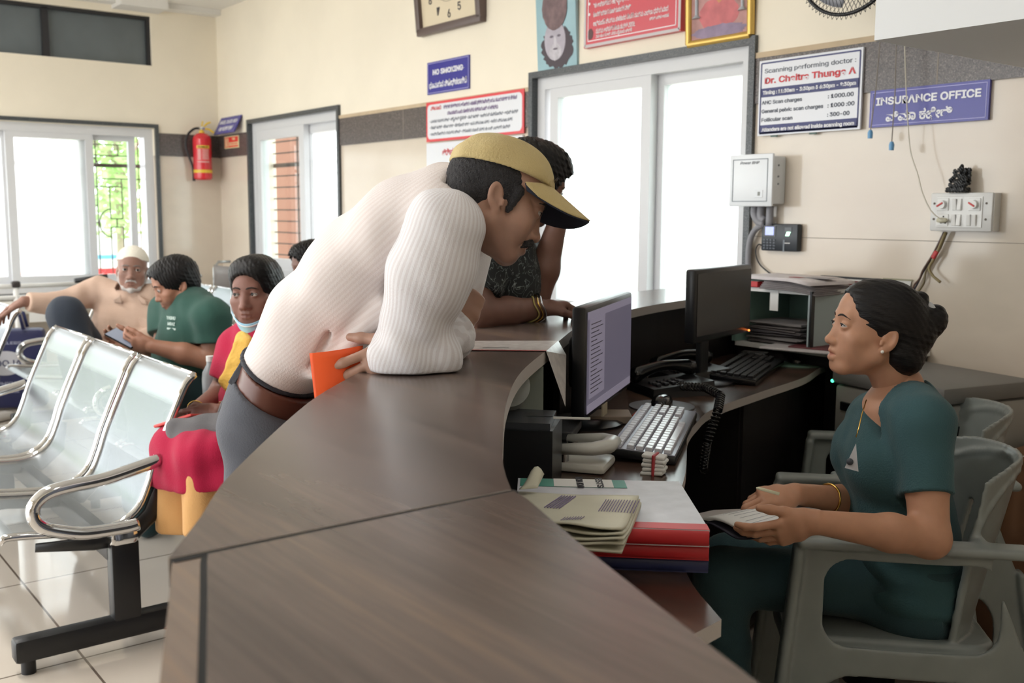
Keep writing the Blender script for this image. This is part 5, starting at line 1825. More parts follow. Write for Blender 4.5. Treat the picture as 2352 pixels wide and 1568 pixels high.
def build_surf(name, parts, mats, parent):
    """one mesh object out of surfaces (points, quads, colour function or None)"""
    off = np.array(parent.location) if parent is not None else np.zeros(3)
    V = np.concatenate([p[0] for p in parts])
    o_ = np.cumsum([0] + [len(p[0]) for p in parts])
    Q = np.concatenate([p[1] + k for p, k in zip(parts, o_)])
    me = bpy.data.meshes.new(name)
    me.vertices.add(len(V))
    me.vertices.foreach_set('co', (V - off).astype(np.float32).ravel())
    me.loops.add(len(Q) * 4)
    me.loops.foreach_set('vertex_index', Q.astype(np.int32).ravel())
    me.polygons.add(len(Q))
    me.polygons.foreach_set('loop_start', np.arange(0, len(Q) * 4, 4, dtype=np.int32))
    me.polygons.foreach_set('use_smooth', np.ones(len(Q), bool))
    me.update(calc_edges=True)
    me.validate()
    for m in (mats if isinstance(mats, (list, tuple)) else [mats]):
        me.materials.append(m)
    if any(p[2] is not None for p in parts):
        a = me.attributes.new('tint', 'FLOAT_COLOR', 'POINT')
        a.data.foreach_set('color', np.concatenate([(p[2] or plain_tint)(p[0]) for p in parts]).astype(np.float32).ravel())
    o = bpy.data.objects.new(name, me)
    COL.objects.link(o)
    if parent is not None:
        o.parent = parent
    return o


def cone(a, b, r1, r2):
    a, b = np.array(a, np.float32), np.array(b, np.float32)
    ab = b - a
    L2 = max(float(ab @ ab), 1e-9)

    def fn(P):
        t = np.clip(((P - a) @ ab) / L2, 0, 1)
        return np.linalg.norm(P - (a + t[..., None] * ab), axis=-1) - (r1 + (r2 - r1) * t)
    m = max(r1, r2)
    return fn, np.minimum(a, b) - m, np.maximum(a, b) + m


def ecap(a, b, ra, rb, wax):
    """tapered capsule of elliptic section: ra, rb = (half width along wax, half depth across) at either end"""
    a, b = np.array(a, float), np.array(b, float)
    ab = b - a
    L2 = float(ab @ ab)
    w = np.array(wax, float)
    w = w - ab * (w @ ab) / L2
    w /= np.linalg.norm(w)
    ax = ab / math.sqrt(L2)
    v = np.cross(ax, w)

    def fn(P):
        q = P - a
        t = np.clip((q @ ab) / L2, 0, 1)
        d = q - t[..., None] * ab
        rw = ra[0] + (rb[0] - ra[0]) * t
        rv = ra[1] + (rb[1] - ra[1]) * t
        x, y, z = d @ w, d @ v, d @ ax
        rm = np.minimum(rw, rv)
        k = np.sqrt((x / rw) ** 2 + (y / rv) ** 2 + (z / rm) ** 2)
        g = np.sqrt((x / rw ** 2) ** 2 + (y / rv ** 2) ** 2 + (z / rm ** 2) ** 2)
        return k * (k - 1) / np.maximum(g, 1e-6)
    m = max(ra[0], ra[1], rb[0], rb[1])
    return fn, np.minimum(a, b) - m, np.maximum(a, b) + m


def ell(c, r, R=None):
    """ellipsoid; R maps local axes to world (3x3, columns are the axes)"""
    c, r = np.array(c, float), np.array(r, float)

    def fn(P):
        q = P - c
        if R is not None:
            q = q @ R
        k = np.sqrt(((q / r) ** 2).sum(-1))
        g = np.sqrt(((q / r ** 2) ** 2).sum(-1))
        return k * (k - 1) / np.maximum(g, 1e-6)
    m = r.max()
    return fn, c - m, c + m


def rbox(c, h, rad, R=None):
    c, h = np.array(c, float), np.array(h, float)

    def fn(P):
        q = P - c
        if R is not None:
            q = q @ R
        q = np.abs(q) - (h - rad)
        return np.linalg.norm(np.maximum(q, 0), axis=-1) + np.minimum(q.max(-1), 0) - rad
    m = np.linalg.norm(h)
    return fn, c - m, c + m


def half(p, n):
    """half space: negative behind the plane through p with outward normal n"""
    p, n = np.array(p, float), np.array(n, float)
    n = n / np.linalg.norm(n)
    return lambda P: (P - p) @ n


def chain(F, pts, rad, k=.008, op='u'):
    for i in range(len(pts) - 1):
        F.put(*cone(pts[i], pts[i + 1], rad[i], rad[i + 1]), k, op)


def nz(v):
    v = np.array(v, float)
    return v / np.linalg.norm(v)


def wrinkle(amp, dirs, seed=0):
    """smooth ripple field: sum of warped sines along the given direction vectors (scaled to 1/wavelength)"""
    rs = np.random.RandomState(seed)
    ph = rs.rand(len(dirs)) * 6.28
    wv = rs.randn(len(dirs), 3) * 9

    def fn(P):
        s = 0.
        for d, p, w in zip(dirs, ph, wv):
            s = s + np.sin(P @ (np.array(d) * 6.283) + p + 1.3 * np.sin(P @ w + p))
        return amp * s / len(dirs)
    return fn


def frame(fwd, up):
    """3x3 with columns (left side, forward, up) of a body part"""
    f = nz(fwd)
    u = np.array(up, float)
    u = nz(u - f * (u @ f))
    l = np.cross(u, f)
    return np.stack([l, f, u], 1)


# ---------------------------------------------------------------- head
def head_field(F, c, R, s=1., nose=1., jaw=1., neck_to=None, neck_r=(.050, .056), lids=.005, look=None, mouth_open=0., cheek=1., ears=True):
    """c = centre between the ears' fronts at eye height; R = frame(forward, up); +x local is the person's left"""
    c = np.array(c, float)

    def W(p):
        return c + R @ (np.array(p) * s)

    def E(p, r, k=.012, op='u', T=None):
        F.put(*ell(W(p), np.array(r) * s, R if T is None else R @ T), k * s, op)

    def Cn(a, b, r1, r2, k=.01, op='u'):
        F.put(*cone(W(a), W(b), r1 * s, r2 * s), k * s, op)
    E((0, -.014, .030), (.073, .094, .080), 0)
    E((0, .022, -.012), (.063, .070, .085), .02)
    E((0, .030, -.062), (.050 * jaw, .056, .048), .02)
    E((0, .066, -.098), (.022 * jaw, .016, .015), .02)
    for x in (-1, 1):
        Cn((x * .055 * jaw, .002, -.055), (x * .024 * jaw, .060, -.096), .020, .015, .02)
        E((x * .044, .056, -.028), (.020 * cheek, .020, .017), .022)
        E((x * .038, .052, -.055), (.018 * cheek, .020, .022), .02)
    E((0, .028, .046), (.056, .056, .050), .03)
    Cn((-.032, .0765, .019), (.032, .0765, .019), .0105, .0105, .016)
    for x in (-1, 1):
        E((x * .032, .100, .001), (.0185, .016, .0125), .014, 's')
    # nose
    Cn((0, .0795, .006), (0, .0925 + .004 * nose, -.036), .0075, .0098 * nose, .014)
    E((0, .0945 + .005 * nose, -.0405), (.0112 * nose, .0098, .0092), .008)
    for x in (-1, 1):
        E((x * .0128 * nose, .0895, -.0435), (.0078, .0100, .0074), .007)
        E((x * .0062, .0960, -.0495), (.0034, .0050, .0026), .003, 's')
    # mouth
    E((0, .0705, -.068), (.027, .0185, .021), .014)
    for x in (-1, 1):
        Cn((0, .0890, -.0635), (x * .012, .0868, -.0628), .0045, .0048, .004)
        Cn((x * .012, .0868, -.0628), (x * .0235, .0785, -.0685), .0048, .0022, .004)
        Cn((0, .0868, -.0765 - mouth_open), (x * .012, .0846, -.0758 - mouth_open), .0062, .0056, .004)
        Cn((x * .012, .0846, -.0758 - mouth_open), (x * .0235, .0785, -.0690 - mouth_open * .3), .0056, .0022, .004)
    m = .0012 + mouth_open * .5
    for x in (-1, 1):
        Cn((0, .0945, -.0695 - mouth_open * .5), (x * .021, .0835, -.0690 - mouth_open * .4), m, .0010, .003, 's')
    # lids
    for x in (-1, 1):
        e = np.array((x * .0315, .0765, .000))
        E(e, (.0150, .0142, .0135), .004)
        E(e + np.array((0, .0085, -.0006)), (.0142, .0105, lids), .0022, 's')
    if ears:
        for x in (-1, 1):
            a = .22
            T = np.array([[1, 0, 0], [0, math.cos(a), -math.sin(a)], [0, math.sin(a), math.cos(a)]]) @ np.array([[math.cos(x * .35), -math.sin(x * .35), 0], [math.sin(x * .35), math.cos(x * .35), 0], [0, 0, 1]])
            E((x * .0745, -.012, -.014), (.0075, .0165, .0275), .005, 'u', T)
            E((x * .0715, -.001, -.040), (.0065, .0085, .0095), .006)
            E((x * .0825, -.0085, -.010), (.0072, .0112, .0190), .003, 's', T)
            E((x * .0800, .001, -.023), (.0055, .0055, .007), .003, 's')
            Cn((x * .0765, -.0175, .004), (x * .0775, -.0205, -.016), .0019, .0019, .002)
            Cn((x * .0745, .005, -.018), (x * .0755, .0065, -.026), .0042, .0038, .004)
    if neck_to is not None:
        F.put(*cone(W((0, -.026, -.045)), neck_to, neck_r[0] * s, neck_r[1] * s), .022)
    return W


def eyes(W, R, parent, s=1., look=(0, 1, 0), iris=(46, 28, 20), lid=.0042):
    """eyeballs with iris and pupil as children"""
    ms = mat('eye_white', (196, 188, 182), .25)
    mi = mat('eye_iris_%d_%d_%d' % iris, iris, .15)
    l = nz(R @ np.array(look, float))
    for x in (-1, 1):
        c = W((x * .0315, .0765, .000))
        o = MB().sphere(c, .0128 * s, 10).build('eyeball', ms, parent, smooth=True)
        mb = MB().tube([c + R @ np.array((.0128 * t + x * .0008, math.sqrt(max(1e-6, .0150 ** 2 - (.0128 * t) ** 2)), lid * (1 - t * t) - .0008)) * s for t in (-1, -.6, -.2, .2, .6, 1)], [.0006, .0010, .0012, .0012, .0010, .0006], 5)
        mb.build('eyelash', mat('lash_black', (20, 16, 16), .7), parent, smooth=True)
        q = c + l * .0092 * s
        R_ = frame(l, R[:, 2])
        mb = MB().sphere(q, (.0068 * s, .0045 * s, .0068 * s), 8, 0, Matrix(R_.tolist()))
        mb.build('iris', mi, o, smooth=True)


def on_face(W, R, body, x, z, out=.0008):
    """point on the skin in front of (x, z) of the head frame"""
    bpy.context.view_layer.update()
    o = Vector(body.parent.location) if body.parent else Vector((0, 0, 0))
    p = Vector(W((x, .2, z))) - o
    hit, loc, nrm, _ = body.ray_cast(p, Vector(-R[:, 1]))
    return (np.array(loc + o) + R[:, 1] * out) if hit else W((x, .085, z))


def brows(W, parent, m, s=1., thick=1., lift=0., R=None):
    body = [c for c in parent.children if c.name.startswith('body')][0]
    for x in (-1, 1):
        q = [(.010, .0180), (.018, .0212), (.028, .0226), (.038, .0206), (.047, .0150)]
        pts = [on_face(W, R, body, x * a, b + lift) for a, b in q]
        MB().tube(pts, [v * thick * s for v in (.0016, .0026, .0026, .0020, .0007)], 6, flat=(R[:, 1], .55)).build('eyebrow', m, parent, smooth=True)


# ---------------------------------------------------------------- hand
def hand_field(F, wrist, fwd, palm, side, s=1., curl=(.3, .3, .35, .4), spread=.06, thumb=(.5, .3), tcurl=.2):
    """fwd: wrist to knuckles; palm: direction the palm faces; side: +1 thumb lies along cross(fwd, palm), -1 the other way.
    curl: bend per joint for index, middle, ring, little; thumb = (out angle, towards-palm angle)"""
    f = nz(fwd)
    p = np.array(palm, float)
    p = nz(p - f * (p @ f))
    t = np.cross(f, p) * side
    wrist = np.array(wrist, float)

    def W(a, b, c):
        return wrist + (f * a + t * b + p * c) * s
    F.put(*ecap(W(.0, 0, 0), W(.04, .0, .0), (.027 * s, .020 * s), (.036 * s, .018 * s), t), .012)
    F.put(*ecap(W(.04, 0, 0), W(.082, .0, .001), (.036 * s, .018 * s), (.040 * s, .0135 * s), t), .012)
    F.put(*cone(W(.018, .022, .009), W(.052, .030, .010), .016 * s, .013 * s), .012)
    base = [(.088, .030), (.092, .0095), (.088, -.011), (.080, -.029)]
    lens = [(.040, .025, .021), (.044, .029, .022), (.041, .027, .022), (.032, .020, .019)]
    rad = [.0094, .0096, .0092, .0082]
    tips = []
    for i in range(4):
        a = spread * (1.5 - i)
        d = f * math.cos(a) + t * math.sin(a)
        pt = W(base[i][0] - .012, base[i][1], 0)
        ang = 0.
        pts = [pt]
        c = curl[i] if hasattr(curl[i], '__len__') else (curl[i], curl[i] * 1.15, curl[i] * .7)
        for j in range(3):
            ang += c[j]
            dd = d * math.cos(ang) + p * math.sin(ang)
            L = lens[i][j] * s + (.012 * s if j == 0 else 0)
            pt = pt + dd * L
            pts.append(pt)
        r = rad[i] * s
        chain(F, pts, [r * 1.05, r, r * .92, r * .78], .004)
        tips.append((pts[-1], dd, d))
    a, b = thumb
    d = nz(f * math.cos(a) + t * math.sin(a) + p * math.sin(b) * .8)
    p0 = W(.022, .024, .006)
    p1 = p0 + d * .042 * s
    d2 = nz(d * math.cos(tcurl) + (f * .8 + p * .3 - t * .3) * math.sin(tcurl))
    p2 = p1 + d2 * .032 * s
    p3 = p2 + nz(d2 + (f * .4 - t * .2) * tcurl) * .024 * s
    chain(F, [p0, p1, p2, p3], [.0150 * s, .0118 * s, .0108 * s, .0082 * s], .007)
    tips.append((p3, d2, d2))
    return tips


def skin_mat(name, rgb, lips=None):
    m = mat(name, rgb, .48, spec=.4, noise=.05, nscale=40, sss=.12)
    nt = m.node_tree
    b = nt.nodes['Principled BSDF']
    at = nt.nodes.new('ShaderNodeAttribute')
    at.attribute_name = 'tint'
    src = b.inputs['Base Color'].links[0].from_socket
    mx = nt.nodes.new('ShaderNodeMix')
    mx.data_type = 'RGBA'
    mx.blend_type = 'MULTIPLY'
    mx.inputs[0].default_value = 1.
    nt.links.new(src, mx.inputs[6])
    nt.links.new(at.outputs['Color'], mx.inputs[7])
    nt.links.new(mx.outputs[2], b.inputs['Base Color'])
    return m


def face_tint(c, R, s, lips=(.80, .62, .62), stubble=None, scalp=None):
    """colour multiplier over the skin: lips, shaved beard area, scalp"""
    c = np.array(c, float)

    def fn(V):
        q = ((V - c) @ R) / s
        col = np.ones((len(V), 4))
        x, y, z = q[:, 0], q[:, 1], q[:, 2]
        lip = np.clip(1.6 - np.sqrt((x / .023) ** 2 + ((z + .0705) / .0105) ** 2) * 1.6, 0, 1) * (y > .075)
        for i in range(3):
            col[:, i] *= 1 + lip * (lips[i] - 1)
        if stubble is not None:
            zz = np.clip((-.042 - z) / .02, 0, 1) * np.clip((y + .01) / .03, 0, 1) * (z > -.16) * (np.abs(x) < .09) * (1 - lip)
            for i in range(3):
                col[:, i] *= 1 + zz * (stubble[i] - 1)
        return col
    return fn


def plain_tint(V):
    return np.ones((len(V), 4))


def cloth(name, rgb, rough=.85, bump=.25, bscale=260, noise=.04, sheen=.1):
    return mat(name, rgb, rough, spec=.2, noise=noise, nscale=9, bump=bump, bscale=bscale, sheen=sheen)
# ================================================================ the young woman at the desk
SKIN_W = skin_mat('skin_warm_brown', (188, 140, 112))
HAIR = mat('black_hair', (17, 15, 16), .45, spec=.3, bump=.22, bscale=170, stretch=(.5, .5, 2.2))
LEFT, TOW = -RT, -AW           # level directions: image left, towards the viewer


def mixd(*a):
    return nz(sum(np.array(v) * k for v, k in a))


def rot_about(v, ax, ang):
    v, ax = np.array(v, float), nz(ax)
    return v * math.cos(ang) + np.cross(ax, v) * math.sin(ang) + ax * (ax @ v) * (1 - math.cos(ang))


def bounds(pts, pad):
    p = np.array(pts)
    return p.min(0) - pad, p.max(0) + pad


def head_frame(fwd_level, pitch, roll=0.):
    f = nz(fwd_level)
    l = np.cross(ZZ, f)
    f2 = f * math.cos(pitch) + ZZ * math.sin(pitch)
    u = np.cross(f2, l) * -1
    u = np.cross(l, f2) * 1.
    if u[2] < 0:
        u = -u
    R = frame(f2, u)
    if roll:
        R = np.stack([rot_about(R[:, i], f2, roll) for i in range(3)], 1)
    return R


def make_nurse():
    root = empty('person', J(2075, 1400, 2.45), 'young woman in dark green scrubs with a hair bun, seated writing at the desk', 'person')
    fb = mixd((LEFT, math.cos(-.06)), (TOW, math.sin(-.06)))       # body facing
    lb = np.cross(ZZ, fb)                                        # her left
    R = head_frame(mixd((LEFT, math.cos(.0)), (TOW, math.sin(.0))), .17)
    s = 1.01
    c = J(1945, 748, 2.365) - R @ np.array((.0315, .0765, 0)) * s
    neck = J(2064, 912, 2.43)
    # -- skin
    F = Field(*bounds([c + R @ np.array(p) for p in ((.1, .13, .13), (-.1, -.13, -.14), (-.1, .13, -.14), (.1, -.13, .13))] + [neck], .035), .0021)
    W = head_field(F, c, R, s, nose=.95, jaw=.94, neck_to=neck, neck_r=(.046, .048), lids=.0037, mouth_open=.004, cheek=1.05)
    parts = [(*F.surf(1), face_tint(c, R, s, lips=(.86, .62, .66)))]
    ch = J(2052, 1040, 2.43)
    F = Field(*bounds([neck, ch], .24), .005)
    F.put(*ecap(J(2058, 955, 2.43), ch, (.125, .075), (.13, .085), lb), .02)
    F.put(*cone(neck + R @ np.array((0, -.0, .03)), J(2050, 960, 2.42), .050, .07), .04)
    parts.append((*F.surf(1), None))
    nsh, nel, nwr = J(2120, 975, 2.27), J(2136, 1236, 2.20), J(1872, 1198, 2.14)
    fsh, fel, fwr = J(2010, 970, 2.58), J(2000, 1160, 2.55), J(1826, 1134, 2.40)
    F = Field(*bounds([nsh, nel, nwr, nwr + LEFT * .17], .07), .0026)
    chain(F, [nsh, nsh * .5 + nel * .5, nel], [.05, .046, .041], .02)
    chain(F, [nel, nel * .65 + nwr * .35, nwr], [.041, .039, .025], .02)
    hand_field(F, nwr, mixd((LEFT, 1), (ZZ, -.38), (AW, .05)), mixd((AW, 1), (ZZ, .45)), -1, .93, curl=((.15, .3, .3), (.25, .4, .4), (.35, .5, .4), (.45, .5, .4)), spread=.05, thumb=(.50, .30), tcurl=.1)
    parts.append((*F.surf(1), None))
    F = Field(*bounds([fsh, fel, fwr, fwr + LEFT * .17], .07), .0026)
    chain(F, [fsh, fel], [.046, .040], .02)
    chain(F, [fel, fel * .6 + fwr * .4, fwr], [.040, .036, .025], .02)
    tips = hand_field(F, fwr, mixd((LEFT, 1), (ZZ, -.05), (TOW, .10)), mixd((ZZ, -1), (AW, .35), (TOW, .0)), 1, .93, curl=((.35, .75, .45), (.45, .85, .5), (.6, .9, .6), (.7, .9, .6)), spread=.05, thumb=(.38, .55), tcurl=.45)
    parts.append((*F.surf(1), None))
    body = build_surf('body', parts, SKIN_W, root)
    eyes(W, R, root, s, look=(-.12, 1, .22))
    brows(W, root, mat('brow_black', (38, 28, 24), .8), s, .95, .001, R=R)
    # -- hair: cap over the skull, drawn back, low roll at the nape and a knot
    F = Field(*bounds([c + R @ np.array(p) for p in ((.1, .11, .14), (-.1, -.26, -.12), (-.1, .11, -.14), (.1, -.24, .14))], .02), .0028)
    T = lambda p: c + R @ np.array(p) * s
    F.put(*ell(T((0, -.016, .034)), np.array((.0805, .1005, .087)) * s, R), 0)
    F.put(*ell(T((0, -.075, -.005)), np.array((.062, .055, .070)) * s, R), .03)
    F.put(*ell(T((0, .026, .050)), np.array((.0635, .0640, .0600)) * s, R), .02)
    # face opening
    F.put(*ell(T((0, .098, -.010)), np.array((.070, .050, .088)) * s, R), .014, 's')
    F.put(*ell(T((0, .062, -.078)), np.array((.110, .070, .080)) * s, R), .014, 's')
    for x in (-1, 1):
        F.put(*ell(T((x * .088, -.002, -.044)), np.array((.022, .022, .028)) * s, R), .006, 's')
    # nape roll, back bun and the little knot
    F.put(*ell(T((.0, -.076, -.052)), np.array((.064, .048, .044)) * s, R), .016)
    F.put(*ell(T((.0, -.055, -.036)), np.array((.068, .048, .048)) * s, R), .016)
    F.put(*ell(T((0, -.104, .020)), np.array((.050, .036, .054)) * s, R), .018)
    F.put(*ell(T((0, -.130, .046)), np.array((.040, .030, .038)) * s, R), .016)
    F.put(*ell(T((.004, -.088, .088)), np.array((.022, .018, .019)) * s, R), .010)
    w = wrinkle(.0012, [(0, 20, 60), (30, 10, 70), (0, 60, 40)], 4)
    F.each(lambda P, f: np.where(f < .02, f + w(P), f))
    F.mesh('hair', HAIR, root)
    MB().box(T((.0, -.108, .074)), (.05, .026, .022), Matrix(R.tolist()) @ Matrix.Rotation(.6, 3, 'X'), 0, .008).build('hair_clip', mat('clear_clip', (196, 200, 206), .15), root, angle=40)
    MB().sphere(T((.0785, .001, -.0415)), .0036 * 1.1, 8).build('ear_stud', mat('pearl', (240, 236, 230), .2), root, smooth=True)
    MB().sphere(T((.0185, .0905, -.040)), .0014, 6).build('nose_stud', mat('gold_jewellery', (212, 170, 90), .2, metal=1.), root, smooth=True)
    # -- scrub top
    M_scrub = cloth('scrub_green', (60, 90, 95))
    sc = J(2064, 962, 2.43)
    wst, hip = J(2068, 1190, 2.455), J(2086, 1330, 2.46)
    F = Field(*bounds([sc, wst, hip, nsh, nel, fsh, fel], .16), .0045)
    F.put(*ecap(sc + ZZ * -.01, ch, (.150, .088), (.168, .108), lb), 0)
    F.put(*ecap(ch, wst, (.168, .108), (.158, .112), lb), .04)
    F.put(*ecap(wst, hip, (.158, .112), (.185, .130), lb), .04)
    F.put(*ecap(neck - ZZ * .015 - fb * .012, sc, (.066, .058), (.13, .078), lb), .06)
    for sh in (nsh, fsh):
        F.put(*cone(neck - ZZ * .012 - fb * .02, sh + ZZ * .012, .046, .05), .05)
    for x in (-1, 1):
        F.put(*ell(ch + fb * .06 + lb * x * .075 - ZZ * .02, (.06, .055, .06)), .06)
        sh, el = (nsh, nel) if x > 0 else (fsh, fel)
        F.put(*cone(sh, sh + (el - sh) * .66, .056, .057), .035)
        F.put(*cone(sh - lb * x * .06 + ZZ * .012, sh, .058, .056), .05)
    # sleeve hems and neckline
    hems = [(nsh + (nel - nsh) * .62, nz(nel - nsh + .05 * LEFT * 0)), (fsh + (fel - fsh) * .66, nz(fel - fsh))]
    for (p, n), sh in zip(hems, (nsh, fsh)):
        F.put(lambda P, p=p, n=n: np.maximum(-((P - p) @ n), np.linalg.norm(P - p, axis=-1) - .078), p - .085, p + .085, .0, 's')
    v0 = J(1968, 1012, 2.31)
    n1 = nz(np.cross(J(2066, 872, 2.36) - v0, fb))
    n2 = nz(np.cross(fb, J(2010, 880, 2.49) - v0))
    up_ = nz(neck - v0)
    n1 = n1 if n1 @ up_ > 0 else -n1
    n2 = n2 if n2 @ up_ > 0 else -n2
    nk = neck + ZZ * .02
    F.put(lambda P: np.maximum(np.maximum(-((P - v0) @ n1), -((P - v0) @ n2)), -((P - neck) @ fb) - .055), v0 - .25, neck + .25, .004, 's')
    w = wrinkle(.0026, [(3, 1, 11), (-4, 6, 9), (7, -5, 5)], 8)
    w2 = wrinkle(.004, [(1, 1, 17), (2, -1, 14)], 3)
    F.each(lambda P, f: np.where(f < .05, f + w(P) + w2(P) * np.clip((wst[2] + .10 - P[..., 2]) / .12, 0, 1), f))
    F.mesh('scrub_top', M_scrub, root)
    # neckline edging, pocket badge
    for q in (J(2070, 872, 2.325), J(1985, 895, 2.485)):
        pass
    MB().add([J(1966, 1018, 2.262), J(1940, 1074, 2.275), J(1972, 1083, 2.258), J(1969, 1055, 2.26)], [(0, 1, 2, 3)]).build('pocket_badge', mat('badge_grey_white', (190, 190, 194), .6), root)
    MB().sphere(J(1952, 1060, 2.268), (.008, .008, .008), 6).build('badge_emblem', mat('badge_dark', (60, 66, 74), .6), root)
    P = [J(1990, 918, 2.365), J(1980, 950, 2.345), J(1972, 985, 2.33), J(1966, 1004, 2.325)]
    MB().tube(P, .0014, 6).build('necklace', MATS['gold_jewellery'], root, smooth=True)
    q = fwr + (fel - fwr) * .42
    ax_ = nz(fel - fwr)
    u_ = nz(np.cross(ax_, ZZ))
    w_ = np.cross(ax_, u_)
    MB().tube([q + (u_ * math.cos(2 * PI * k / 24) + w_ * math.sin(2 * PI * k / 24)) * .036 for k in range(24)], .0028, 6, closed=True).build('bangle', MATS['gold_jewellery'], root, smooth=True)
    # -- trousers
    nh, fh = J(2070, 1348, 2.46), J(2050, 1335, 2.62)
    nk_, fk_ = J(1660, 1322, 2.44), J(1670, 1285, 2.70)
    nf = nk_ * np.array((1, 1, 0)) + ZZ * .07 - fb * .03
    ff = fk_ * np.array((1, 1, 0)) + ZZ * .07 - fb * .0
    F = Field(*bounds([hip, nh, fh, nk_, fk_, nf, ff], .15), .0055)
    F.put(*ecap(nh, fh, (.10, .10), (.10, .10), lb), 0)
    F.put(*ecap(hip + ZZ * .04, hip - ZZ * .03, (.17, .12), (.18, .13), lb), .04)
    for a, b, e in ((nh, nk_, nf), (fh, fk_, ff)):
        F.put(*cone(a, b, .090, .066), .03)
        F.put(*cone(b, e, .064, .056), .03)
    w = wrinkle(.004, [(5, 3, 9), (-3, 6, 7), (2, 2, 13)], 5)
    F.each(lambda P, f: np.where(f < .05, f + w(P), f))
    F.mesh('scrub_trousers', cloth('scrub_trouser_green', (54, 78, 84)), root)
    for e in (nf, ff):
        MB().box(e + fb * .05 - ZZ * .045, (.09, .22, .05), Matrix(frame(fb, ZZ).tolist()), 0, .024).build('shoe', M_black, root, angle=60)
    # -- pen and pad
    tp = tips[4][0]
    r = empty('pen', J(1765, 1128, 2.35), 'cream ballpoint pen held in the young woman\'s fingers', 'pen')
    MB().tube([J(1737, 1120, 2.335), J(1742, 1121, 2.335), J(1790, 1134, 2.325)], [.0018, .0036, .0038], 8).build('barrel', mat('cream_pen', (222, 220, 190), .35), r, smooth=True)
    A_, B_, C_, D_ = J(1606, 1190, 2.30), J(1795, 1152, 2.50), J(1885, 1170, 2.36), J(1745, 1220, 2.155)
    r = empty('writing_pad', (A_ + C_) / 2, 'open writing pad with curled cover on the young woman\'s lap', 'writing pad')
    def pd(u, v, k=0):
        p = A_ * (1 - u) * (1 - v) + B_ * (1 - u) * v + D_ * u * (1 - v) + C_ * u * v
        return p + ZZ * (.010 * math.sin(PI * min(1, u * 1.6)) * (1 - .3 * v) - .004 * k)
    MB().grid(lambda u, v: pd(u, v), 14, 10, 0, .006).build('pages', M_pap, r, smooth=True)
    MB().grid(lambda u, v: pd(u, v) - ZZ * (.011 + .014 * math.sin(PI * min(1, (1 - u) * 1.2)) * (1 - v) ** 2), 14, 10, 0, .004).build('cover', mat('dark_pad_cover', (58, 58, 72), .4, noise=.3, nscale=30), r, smooth=True)
    mb = MB()
    for i in range(6):
        a_, b_ = pd(.18 + .1 * i, .16), pd(.18 + .1 * i, .75 - .1 * (i % 3))
        mb.tube([a_ + ZZ * .0008, b_ + ZZ * .0008], .0004, 4)
    wl = mb.build('ruled_writing', mat('pale_ink', (178, 180, 190), .6), r)
    wl['kind'] = 'stuff'
    tag(MB().grid(lambda u, v: J(1582, 1172, 2.42) * (1 - u) * (1 - v) + J(1640, 1160, 2.55) * (1 - u) * v + J(1640, 1186, 2.32) * u * (1 - v) + J(1790, 1154, 2.50) * u * v - ZZ * .012, 6, 6, 0, .002).build('loose_sheet', mat('greyish_sheet', (190, 184, 182), .7)), 'loose sheet under the writing pad reaching towards the registers', 'paper sheet')  # even greyish paper colour
    return root


make_nurse()


# ---------------------------------------------------------------- moulded plastic armchairs
M_plc = mat('grey_moulded_plastic', (136, 142, 139), .30, noise=.06, nscale=14)


